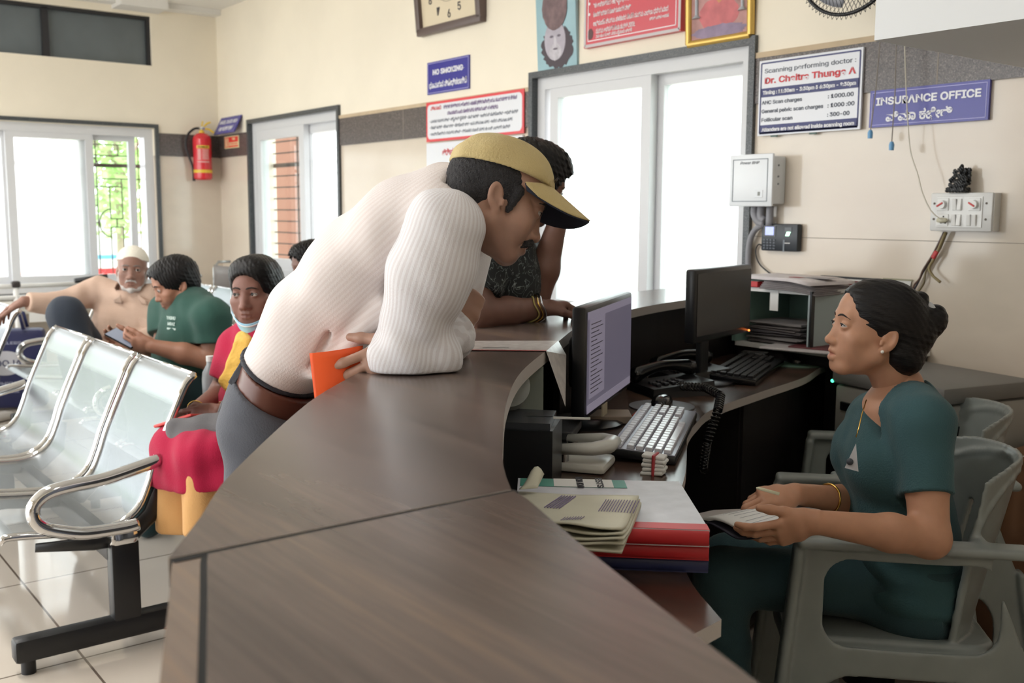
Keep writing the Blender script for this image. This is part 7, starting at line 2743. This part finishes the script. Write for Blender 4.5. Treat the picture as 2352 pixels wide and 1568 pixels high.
# ---- old man in a white skull cap
def make_old_man():
    D = 5.55
    root = empty('person', J(290, 800, D) * np.array((1, 1, 0)), 'old man in white skull cap and tan shirt, one knee raised, on the bench', 'person')
    skin = skin_mat('skin_old_brown', (142, 106, 92))
    R = head_frame(mixd((TOW, 1), (RT, .30)), .02, -.06)
    s = 1.02
    c = J(304, 618, D - .08)
    neck = J(298, 675, D)
    fb = mixd((TOW, .92), (LEFT, .55))
    lat = np.cross(ZZ, fb)
    secs = [(J(296, 692, D), (.18, .085)), (J(290, 735, D), (.205, .12)), (J(275, 780, D), (.195, .13)), (J(262, 815, D), (.19, .14))]
    rsh, rel, rwr = J(225, 668, D + .03), J(135, 700, D - .12), J(55, 692, D - .25)
    lsh, lel, lwr = J(352, 685, D - .02), J(368, 775, D - .12), J(290, 788, D - .28)
    W = body_skin(root, skin, c, R, s, neck, (secs, lat), [
        ([rsh, rel, rwr], [.045, .040, .028], dict(fwd=mixd((LEFT, 1), (ZZ, -.45)), palm=mixd((ZZ, -1), (LEFT, -.3)), side=1, s=1.0, curl=((.35, .4, .3),) * 4, thumb=(.6, .3))),
        ([lsh, lel, lwr], [.045, .040, .028], dict(fwd=mixd((LEFT, 1), (ZZ, -.15)), palm=mixd((ZZ, -1), (AW, .3)), side=1, s=1.0, curl=((.5, .7, .5),) * 4, thumb=(.5, .3)))],
        head_kw=dict(nose=1.15, cheek=.9), tint=dict(stubble=(1.25, 1.3, 1.35), lips=(.8, .66, .66)))
    eyes(W, R, root, s, look=(.05, 1, 0))
    brows(W, root, mat('brow_grey', (120, 112, 108), .8), s, 1.4, R=R)
    T = lambda p: c + R @ np.array(p) * s
    F = Field(*bounds([T((.1, .12, -.03)), T((-.1, -.02, -.13)), T((.1, -.02, -.13)), T((-.1, .12, -.03))], .02), .0026)
    for x in (-1, 1):
        chain(F, [T((x * .066, .012, -.020)), T((x * .062, .02, -.06)), T((x * .036, .062, -.098)), T((0, .082, -.108))], [.006, .009, .010, .012], .012)
        chain(F, [T((0, .0925, -.056)), T((x * .02, .0865, -.060)), T((x * .03, .076, -.074))], [.005, .005, .003], .004)
    w = wrinkle(.0016, [(90, 40, 60), (60, 90, 30)], 3)
    F.each(lambda P, f: np.where(f < .02, f + w(P), f))
    F.mesh('beard', mat('white_stubble', (196, 190, 186), .85, bump=.6, bscale=300), root)
    F = Field(*bounds([T((.1, .12, .14)), T((-.1, -.13, .0)), T((.1, -.13, .0)), T((-.1, .12, .14))], .02), .003)
    F.put(*ell(T((0, -.014, .040)), np.array((.0815, .103, .086)) * s, R), 0)
    pl = T((0, .02, .045))
    nrm = nz(R @ np.array((0, .10, -1)))
    F.each(lambda P, f: np.maximum(f, (P - pl) @ nrm))
    F.mesh('skull_cap', cloth('cap_white', (236, 230, 216), bump=.6, bscale=180), root)
    M_ = cloth('shirt_tan', (196, 168, 150))
    garment('shirt', M_, root, secs, lat, [([secs[0][0], rsh, rel, rel * .2 + rwr * .8], [.085, .075, .062, .052]), ([secs[0][0], lsh, lel, lel * .3 + lwr * .7], [.085, .075, .062, .055])], wr=.005, seed=9,
            cuts=[(neck - ZZ * .012, nz(neck - secs[0][0]), .09), (rwr * .9 + rel * .1, rwr - rel, .08), (lwr * .85 + lel * .15, lwr - lel, .08)])
    for x, q in ((1, J(330, 690, D - .13)), (-1, J(272, 688, D - .13))):
        MB().grid(lambda u, v: q + lat * x * (-.03 + .06 * u) + ZZ * (.03 - .05 * v - .03 * u * x * x * (1 - v)) + fb * (.01 - .01 * v), 4, 4, 0, .003).build('collar', M_, root, smooth=True)
    MB().box(J(325, 752, D - .15), (.10, .005, .10), Matrix(frame(fb, ZZ).tolist()), 0, .002).build('shirt_pocket', M_, root)
    mt = cloth('trouser_dark_navy', (52, 58, 68))
    hipc = (secs[3][0], (.19, .14))
    rk = J(152, 722, D - .32)
    lk = J(250, 830, D - .55)
    rf = J(196, 880, D - .30)
    garment('trousers', mt, root, [hipc, (secs[3][0] - ZZ * .08, (.19, .15))], lat, [([secs[3][0] - ZZ * .05 + LEFT * .10, rk, rf], [.10, .088, .10]), ([secs[3][0] - ZZ * .05 + RT * .08, lk, lk * np.array((1, 1, 0)) + ZZ * .06], [.10, .075, .06])], vox=.008, seed=10)


make_old_man()


# ---- man in a green T-shirt looking at his phone
def make_green_man():
    D = 4.62
    root = empty('person', J(420, 850, D) * np.array((1, 1, 0)), 'man in dark green t-shirt bent over his phone on the bench', 'person')
    skin = skin_mat('skin_mid_brown', (160, 114, 92))
    R = head_frame(mixd((LEFT, 1), (TOW, .62)), -.36)
    s = 1.0
    c = J(402, 650, D - .04)
    neck = J(432, 690, D)
    fb = mixd((LEFT, 1), (TOW, .55))
    lat = np.cross(ZZ, fb)
    secs = [(J(440, 705, D), (.185, .085)), (J(435, 755, D), (.20, .12)), (J(425, 815, D), (.185, .13)), (J(425, 880, D), (.19, .14))]
    nsh, nel, nwr = J(487, 730, D - .17), J(492, 828, D - .16), J(352, 795, D - .22)
    fsh, fel, fwr = J(385, 715, D + .16), J(372, 810, D + .10), J(318, 792, D - .02)
    W = body_skin(root, skin, c, R, s, neck, (secs, lat), [
        ([nsh, nel, nel * .5 + nwr * .5, nwr], [.052, .048, .045, .030], dict(fwd=mixd((LEFT, 1), (ZZ, .10)), palm=mixd((AW, 1), (ZZ, .6)), side=-1, s=1.0, curl=((.5, .7, .5),) * 4, thumb=(.5, .3))),
        ([fsh, fel, fwr], [.050, .045, .030], dict(fwd=mixd((LEFT, 1), (ZZ, .2)), palm=mixd((TOW, 1), (ZZ, .6)), side=1, s=1.0, curl=((.5, .7, .5),) * 4, thumb=(.5, .3)))],
        head_kw=dict(nose=1.0, cheek=1.15, jaw=1.06), tint=dict(stubble=(.6, .6, .62)))
    eyes(W, R, root, s, look=(0, .9, -.4))
    hair_cap(root, c, R, s, HAIR, .014, .072, -.02, [((0, .045, .078), (.060, .05, .030)), ((0, .082, .056), (.050, .018, .018))], rough=.003)
    brows(W, root, MATS['brow_black'], s, 1.5, R=R)
    m = cloth('tshirt_green', (48, 80, 71))
    garment('t_shirt', m, root, secs, lat, [([secs[0][0], nsh, nsh * .35 + nel * .65], [.09, .080, .078]), ([secs[0][0], fsh, fsh * .35 + fel * .65], [.09, .080, .076])], wr=.0045, seed=14,
            cuts=[(nsh * .42 + nel * .58, nel - nsh, .11), (fsh * .42 + fel * .58, fel - fsh, .11), (neck - ZZ * .008, nz(neck - secs[0][0]), .085)])
    ts = [o for o in root.children if o.name.startswith('t_shirt')][0]
    bpy.context.view_layer.update()
    ro = np.array(root.location)
    hit, q, nr, _ = ts.ray_cast(Vector(EYE - ro), Vector(nz(ray(397, 739))))
    q, nr = (np.array(q), np.array(nr)) if hit else (J(397, 739, D - .2) - ro, TOW)
    nr = nz(nr * np.array((1, 1, 0)))
    q = q + nr * .009
    Rz = math.atan2(nr[1], nr[0]) + PI / 2
    for body, dz, wd, sz in (('YASHU', .018, .062, .026), ('MRAZ', -.008, .05, .024)):
        text('lettering', body, sz, mat('print_pale_green', (186, 204, 196), .6), root, q + ZZ * dz, (PI / 2 - .12, 0, Rz), width=wd, bold=.0008)
    MB().box(q + ro - ZZ * .03, (.06, .002, .008), Matrix.Rotation(Rz, 3, 'Z')).build('print_bar', MATS['print_pale_green'], root)
    mt = cloth('trouser_teal_black', (30, 50, 52))
    k1, k2 = J(330, 905, D - .35), J(300, 880, D - .05)
    legs = [([secs[3][0] - lat * .09 * x, k, k * np.array((1, 1, 0)) + ZZ * .06], [.10, .075, .06]) for x, k in ((-1, k1), (1, k2))]
    garment('trousers', mt, root, [(secs[3][0] + ZZ * .02, (.19, .14)), (secs[3][0] - ZZ * .06, (.19, .15))], lat, legs, vox=.008, seed=15)
    r = empty('mobile_phone', J(285, 778, D - .2), 'dark mobile phone held by the man in green', 'mobile phone')
    d = nz(J(300, 786, D - .2) - J(262, 766, D - .18))
    Rm = frame(d, mixd((TOW, .35), (ZZ, 1)))
    MB().box(J(283, 777, D - .19), (.072, .148, .009), Matrix(Rm.tolist()), 0, .004).build('body', M_dgloss, r, angle=40)
    MB().box(J(283, 777, D - .19) + Rm[:, 2] * .005, (.066, .138, .0008), Matrix(Rm.tolist())).build('screen', mat('phone_screen', (120, 126, 140), .15, emit=(120, 128, 142), estr=.5), r)


make_green_man()


# ---- woman with a lowered mask
def make_mask_woman():
    D = 3.62
    root = empty('person', J(560, 1000, D) * np.array((1, 1, 0)), 'woman in red tunic and yellow scarf with a blue mask under her chin', 'person')
    skin = skin_mat('skin_umber', (128, 88, 76))
    R = head_frame(mixd((TOW, 1), (LEFT, .22)), -.06, .03)
    s = 1.04
    c = J(589, 668, D - .04)
    neck = J(606, 745, D + .02)
    fb = mixd((LEFT, .8), (TOW, .75))
    lat = np.cross(ZZ, fb)
    secs = [(J(606, 775, D + .02), (.165, .08)), (J(600, 840, D + .02), (.18, .115)), (J(590, 930, D), (.17, .12)), (J(585, 1000, D), (.19, .14))]
    rsh, rel, rwr = J(545, 800, D + .06), J(508, 905, D + .05), J(447, 945, D - .15)
    lsh, lel, lwr = J(655, 790, D - .10), J(640, 920, D - .12), J(500, 948, D - .26)
    W = body_skin(root, skin, c, R, s, neck, (secs, lat), [
        ([rsh, rel, rwr], [.048, .043, .028], dict(fwd=mixd((LEFT, 1), (ZZ, -.35), (TOW, .2)), palm=mixd((ZZ, -1), (TOW, .4)), side=1, s=.92, curl=((.35, .5, .4),) * 4, thumb=(.4, .3))),
        ([lsh, lel, lwr], [.048, .043, .028], dict(fwd=mixd((LEFT, 1), (ZZ, -.25), (AW, .1)), palm=mixd((AW, 1), (ZZ, -.2)), side=-1, s=.92, curl=((.25, .4, .3),) * 4, thumb=(.3, .3)))],
        head_kw=dict(nose=1.15, cheek=1.25, jaw=1.05, lids=.0046), tint=dict(lips=(.78, .62, .62)))
    eyes(W, R, root, s, look=(-.35, 1, .05), iris=(24, 16, 14))
    hair_cap(root, c, R, s, HAIR, .012, .068, -.03, [((0, -.105, -.035), (.062, .05, .066)), ((0, -.14, -.08), (.045, .04, .05)), ((-.0, .03, .070), (.075, .06, .05))])
    brows(W, root, MATS['brow_black'], s, 1.2, R=R)
    T = lambda p: c + R @ np.array(p) * s
    MB().sphere(T((0, .0885, .018)), .0022, 6).build('bindi', mat('bindi_pale', (216, 190, 160), .4), root)
    # mask under the chin, with ear loops
    Mm = mat('mask_blue', (160, 206, 230), .75, bump=.2, bscale=80)
    def mk(u, v):
        a = (u - .5) * 2.0
        x = .078 * math.sin(a * 1.15) / math.sin(1.15)
        y = .090 - 9.0 * x * x - .030 * v
        z = -.092 - .040 * v + 4.0 * x * x * (1 - .35 * v) - .006 * math.cos(3 * a)
        return T((x, y, z))
    MB().grid(mk, 22, 8, 0, .002).build('face_mask', Mm, root, smooth=True)
    MB().grid(lambda u, v: (mk(u, .12 + .10 * v) + R[:, 1] * .0035 - R[:, 2] * .002), 22, 2, 0, .002).build('mask_pleat', mat('mask_white', (224, 232, 236), .75), root, smooth=True)
    for x in (-1, 1):
        MB().tube([T((x * .078, .040, -.070)), T((x * .084, .028, -.035)), T((x * .086, .012, .0))], .0016, 5).build('ear_loop', MATS['mask_white'], root)
    m = cloth('tunic_crimson', (168, 26, 62))
    hipl = J(560, 1010, D)
    garment('tunic', m, root, secs, lat, [([secs[0][0], rsh, rsh * .25 + rel * .75], [.08, .066, .062]), ([secs[0][0], lsh, lsh * .25 + lel * .75], [.08, .066, .062])], wr=.004, seed=20,
            cuts=[(rsh * .30 + rel * .70, rel - rsh, .09), (lsh * .3 + lel * .7, lel - lsh, .09), (neck - ZZ * .02, nz(neck - secs[0][0]), .085)])
    k1, k2 = J(405, 1030, D - .30), J(470, 1050, D - .42)
    k1b, k2b = J(405, 1095, D - .30), J(470, 1105, D - .42)
    garment('tunic_skirt', m, root, [(secs[3][0] + ZZ * .02, (.19, .14)), (secs[3][0] - ZZ * .05, (.20, .15))], lat, [([secs[3][0] - lat * .06, k1, k1b], [.105, .070, .070]), ([secs[3][0] + lat * .06, k2, k2b], [.105, .070, .070]), ([k1, k2], [.066, .066]), ([k1 * .3 + k2 * .7, k1b * .3 + k2b * .7], [.066, .078]), ([k1 * .7 + k2 * .3, k1b * .7 + k2b * .3], [.066, .078]), ([k1b, k2b], [.068, .068]), ([k2 + RT * .08, k2b + RT * .10], [.07, .075])], wr=.006, seed=21, cuts=[(J(450, 1112, D - .36), mixd((ZZ, -1), (RT, .12)), .5)])
    mp = cloth('trouser_peach', (214, 164, 106))
    for k, f_ in ((k1b, J(415, 1215, D - .30)), (k2b, J(478, 1220, D - .42))):
        F = Field(*bounds([k, f_], .12), .006)
        F.put(*cone(k - ZZ * -.02, f_, .070, .078), 0)
        w = wrinkle(.008, [(9, 2, 0), (-5, 9, 1)], 30)
        F.each(lambda P, f: np.maximum(np.where(f < .05, f + w(P), f), f_[2] - P[..., 2]))
        F.mesh('trouser_leg', mp, root)
    for k, f_ in enumerate((J(392, 1305, D - .34), J(480, 1310, D - .45))):
        F = Field(*bounds([f_], .2), .005)
        a_ = f_ * np.array((1, 1, 0)) + ZZ * .035
        chain(F, [a_ + RT * .12 + ZZ * .05, a_ + RT * .06, a_ - RT * .06 - ZZ * .008], [.032, .034, .024], .02)
        F.put(*cone(a_ + RT * .11, a_ + RT * .11 + ZZ * .14, .032, .036), .02)
        for i in range(5):
            b_ = a_ - RT * .055 + AW * (.032 - .016 * i) - ZZ * .012
            F.put(*cone(b_, b_ - RT * (.055 - .007 * i), .0095, .008), .006)
        F.each(lambda P, f: np.maximum(f, .004 - P[..., 2]))
        F.mesh('foot', skin, root, colour=plain_tint)
    # scarf looped round the neck with a hanging fold
    ms = cloth('scarf_mustard', (216, 172, 84), bump=.4, bscale=90, noise=.08)
    F = Field(*bounds([J(540, 740, D - .12), J(640, 760, D), J(520, 900, D - .1), J(600, 900, D)], .14), .0048)
    ring_ = [(572, 752, D + .02), (560, 790, D - .10), (545, 835, D - .15), (530, 872, D - .17), (545, 888, D - .18), (575, 868, D - .19), (605, 830, D - .17), (635, 790, D - .12), (652, 755, D - .04)]
    rp_ = [J(*p) for p in ring_]
    for i in range(len(rp_) - 1):
        F.put(*ecap(rp_[i], rp_[i + 1], (.036, .020), (.036, .020), lat if i in (0, 1, 2, 6, 7) else RT), .02)
    for o in (-.02, .0, .02):
        chain(F, [p + RT * o + TOW * .016 for p in rp_], [.010] * len(rp_), .012)
    chain(F, [J(560, 885, D - .18), J(570, 905, D - .19), J(572, 925, D - .19)], [.034, .028, .016], .02)
    w = wrinkle(.004, [(12, 4, 4), (-9, 9, 3), (14, -6, 7)], 40)
    F.each(lambda P, f: np.where(f < .04, f + w(P), f))
    F.mesh('scarf', ms, root)
    for p_, q_ in ((rwr, rel), (lwr, lel)):
        ax = nz(p_ - q_)
        u_ = nz(np.cross(ax, ZZ))
        v_ = np.cross(ax, u_)
        MB().tube([p_ * .93 + q_ * .07 + (u_ * math.cos(t) + v_ * math.sin(t)) * .034 for t in np.linspace(0, 6.283, 21)[:-1]], .0022, 5, closed=True).build('bangle', MATS['gold_jewellery'], root, smooth=True)
    r = empty('mobile_phone', J(410, 968, D - .30), 'red-cased mobile phone in the masked woman\'s hands', 'mobile phone')
    MB().box(J(412, 966, D - .31), (.075, .15, .010), Matrix(frame(mixd((LEFT, 1), (ZZ, -.35), (AW, .3)), mixd((ZZ, 1), (AW, .2))).tolist()), 0, .004).build('body', mat('phone_red', (206, 66, 62), .35), r, angle=40)
    r = empty('handbag', J(470, 1000, D - .32), 'grey cloth handbag resting on the masked woman\'s lap', 'handbag')
    F = Field(*bounds([J(395, 990, D - .34), J(540, 1000, D - .36)], .12), .005)
    F.put(*ecap(J(405, 992, D - .36), J(540, 985, D - .36), (.045, .035), (.06, .05), ZZ), 0)
    F.put(*ecap(J(430, 1000, D - .38), J(530, 1005, D - .38), (.03, .04), (.045, .05), ZZ), .03)
    w = wrinkle(.004, [(10, 6, 4), (-7, 9, 12)], 41)
    F.each(lambda P, f: np.where(f < .04, f + w(P), f))
    F.mesh('body', cloth('bag_grey', (104, 102, 104)), r)
    MB().tube([J(500, 960, D - .34), J(512, 925, D - .30), J(530, 905, D - .28), J(548, 930, D - .30), J(550, 975, D - .34)], .008, 6).build('strap', MATS['bag_grey'], r, smooth=True)
    # water bottle beside her
    r = empty('plastic_bottle', J(487, 862, D + .28), 'clear plastic bottle between the masked woman and the man in green', 'bottle')
    b_ = J(484, 872, D + .28)
    MB().lathe([(0, -.08), (.032, -.08), (.033, .0), (.030, .03), (.014, .06), (.013, .075), (0, .075)], b_, 16).build('body', mat('clear_plastic', (214, 220, 224), .15, trans=.6), r, smooth=True)
    MB().lathe([(0, .072), (.015, .072), (.015, .092), (0, .092)], b_, 14).build('cap', M_white, r, angle=40)


make_mask_woman()


# ---- a dark head in the back row
def make_back_person():
    root = empty('person', (-5.2, 2.62, 0), 'person with short curly black hair seated behind the leaning man\'s back', 'person')
    skin = skin_mat('skin_back_row', (120, 86, 74))
    R = head_frame(mixd((TOW, .5), (LEFT, .8)), -.15)
    c = J(716, 612, 5.0)
    neck = J(722, 680, 5.02)
    fb = mixd((LEFT, .6), (TOW, .8))
    lat = np.cross(ZZ, fb)
    secs = [(J(724, 705, 5.02), (.17, .085)), (J(724, 760, 5.02), (.19, .12)), (J(724, 860, 5.02), (.18, .13))]
    body_skin(root, skin, c, R, 1.0, neck, (secs, lat), [], vox=(.004, .006))
    hair_cap(root, c, R, 1.0, HAIR, .020, .07, -.03, [((0, .03, .075), (.07, .07, .045)), ((0, -.08, .01), (.075, .05, .07))], rough=.007, vox=.0045)
    garment('shirt', cloth('shirt_slate', (96, 104, 116)), root, secs, lat, [([secs[0][0], secs[0][0] + lat * .19 - ZZ * .05, secs[1][0] + lat * .22 - ZZ * .12], [.085, .07, .06]), ([secs[0][0], secs[0][0] - lat * .19 - ZZ * .05, secs[1][0] - lat * .22 - ZZ * .12], [.085, .07, .06])], vox=.009, seed=50, cuts=[(neck - ZZ * .01, ZZ, .085)])
    k = secs[2][0] - ZZ * .06
    garment('trousers', cloth('trouser_charcoal', (60, 60, 66)), root, [(k + ZZ * .05, (.18, .13)), (k, (.18, .14))], lat, [([k + lat * x, k + lat * x + fb * .42, (k + lat * x + fb * .44) * np.array((1, 1, 0)) + ZZ * .06], [.09, .07, .055]) for x in (-.08, .08)], vox=.01, seed=51)


make_back_person()


# ---------------------------------------------------------------- small black figurine on the switchboard
def make_figurine():
    b = np.array((-1.895, YB - .045, 1.456))
    r = empty('figurine', b, 'small black carved seated figurine standing on the switchboard', 'figurine')
    F = Field(b - np.array((.07, .05, .005)), b + np.array((.07, .05, .11)), .0015)
    P = lambda x, y, z: b + np.array((x, y, z))
    F.put(*rbox(P(-.004, 0, .009), (.036, .024, .009), .006), 0)
    F.put(*ell(P(.0, -.004, .032), (.026, .018, .018)), .006)
    for s in (-1, 1):
        F.put(*cone(P(s * .026, -.010, .026), P(s * .004, -.018, .022), .009, .008), .005)
        F.put(*cone(P(s * .016, 0, .056), P(s * .030, -.008, .042), .0075, .006), .005)
        F.put(*ell(P(s * .018, -.002, .072), (.008, .004, .010)), .004)
    F.put(*ell(P(.002, 0, .052), (.018, .014, .016)), .006)
    F.put(*ell(P(.003, -.003, .072), (.012, .011, .012)), .005)
    F.put(*cone(P(.004, -.002, .080), P(.006, 0, .092), .010, .006), .004)
    F.put(*rbox(P(.010, .010, .055), (.026, .005, .030), .005), .006)
    w = wrinkle(.0016, [(90, 40, 110), (120, 90, 60)], 3)
    F.each(lambda Q, f: np.where(f < .01, f + w(Q), f))
    F.mesh('carving', mat('black_stone', (22, 24, 26), .35), r)
    for q in ((.004, -.0165, .066), (-.002, -.0155, .048), (-.012, -.0215, .030)):
        MB().sphere(P(*q), (.004, .0022, .003), 6).build('painted_mark', mat('worn_cream_paint', (184, 172, 160), .6), r)


make_figurine()
# ================================================================ light and camera
W = bpy.data.worlds.new('overcast_sky')
SC.world = W
W.use_nodes = True
nt = W.node_tree
bg = nt.nodes['Background']
bg.inputs['Color'].default_value = (.94, .98, 1., 1)
bg.inputs['Strength'].default_value = 5.0

def lamp(name, loc, size, energy, rot=(0, 0, 0), color=(1, .98, .95)):
    l = bpy.data.lights.new(name, 'AREA')
    l.shape = 'RECTANGLE'
    l.size, l.size_y = size
    l.energy = energy
    l.color = color
    o = bpy.data.objects.new(name, l)
    COL.objects.link(o)
    o.location = loc
    o.rotation_euler = rot
    return o

lamp('unseen_ceiling_tube', (-3.6, .2, 3.0), (1.2, .3), 40)
lamp('unseen_ceiling_tube', (-6.4, .2, 3.0), (1.2, .3), 40)
lamp('unseen_ceiling_tube', (-.2, .9, 3.0), (1.2, .25), 6)  # unseen tube added to brighten the reception desk and copier side

cam = bpy.data.cameras.new('camera')
cam.sensor_fit = 'HORIZONTAL'
cam.sensor_width = 36.
cam.lens = 36. * FPX / 2352.
cam.clip_start = .02
cam.dof.use_dof = True
cam.dof.focus_distance = 2.05
cam.dof.aperture_fstop = 6.3
co = bpy.data.objects.new('camera', cam)
COL.objects.link(co)
Mx = Matrix(((_rt[0], _up[0], -_fw[0], 0), (_rt[1], _up[1], -_fw[1], 0), (_rt[2], _up[2], -_fw[2], CAMZ), (0, 0, 0, 1)))
co.matrix_world = Mx
SC.camera = co
SC.view_settings.view_transform = 'Standard'
SC.view_settings.look = 'None'
SC.view_settings.exposure = .0
SC.view_settings.gamma = 1.
SC.view_settings.use_curve_mapping = False
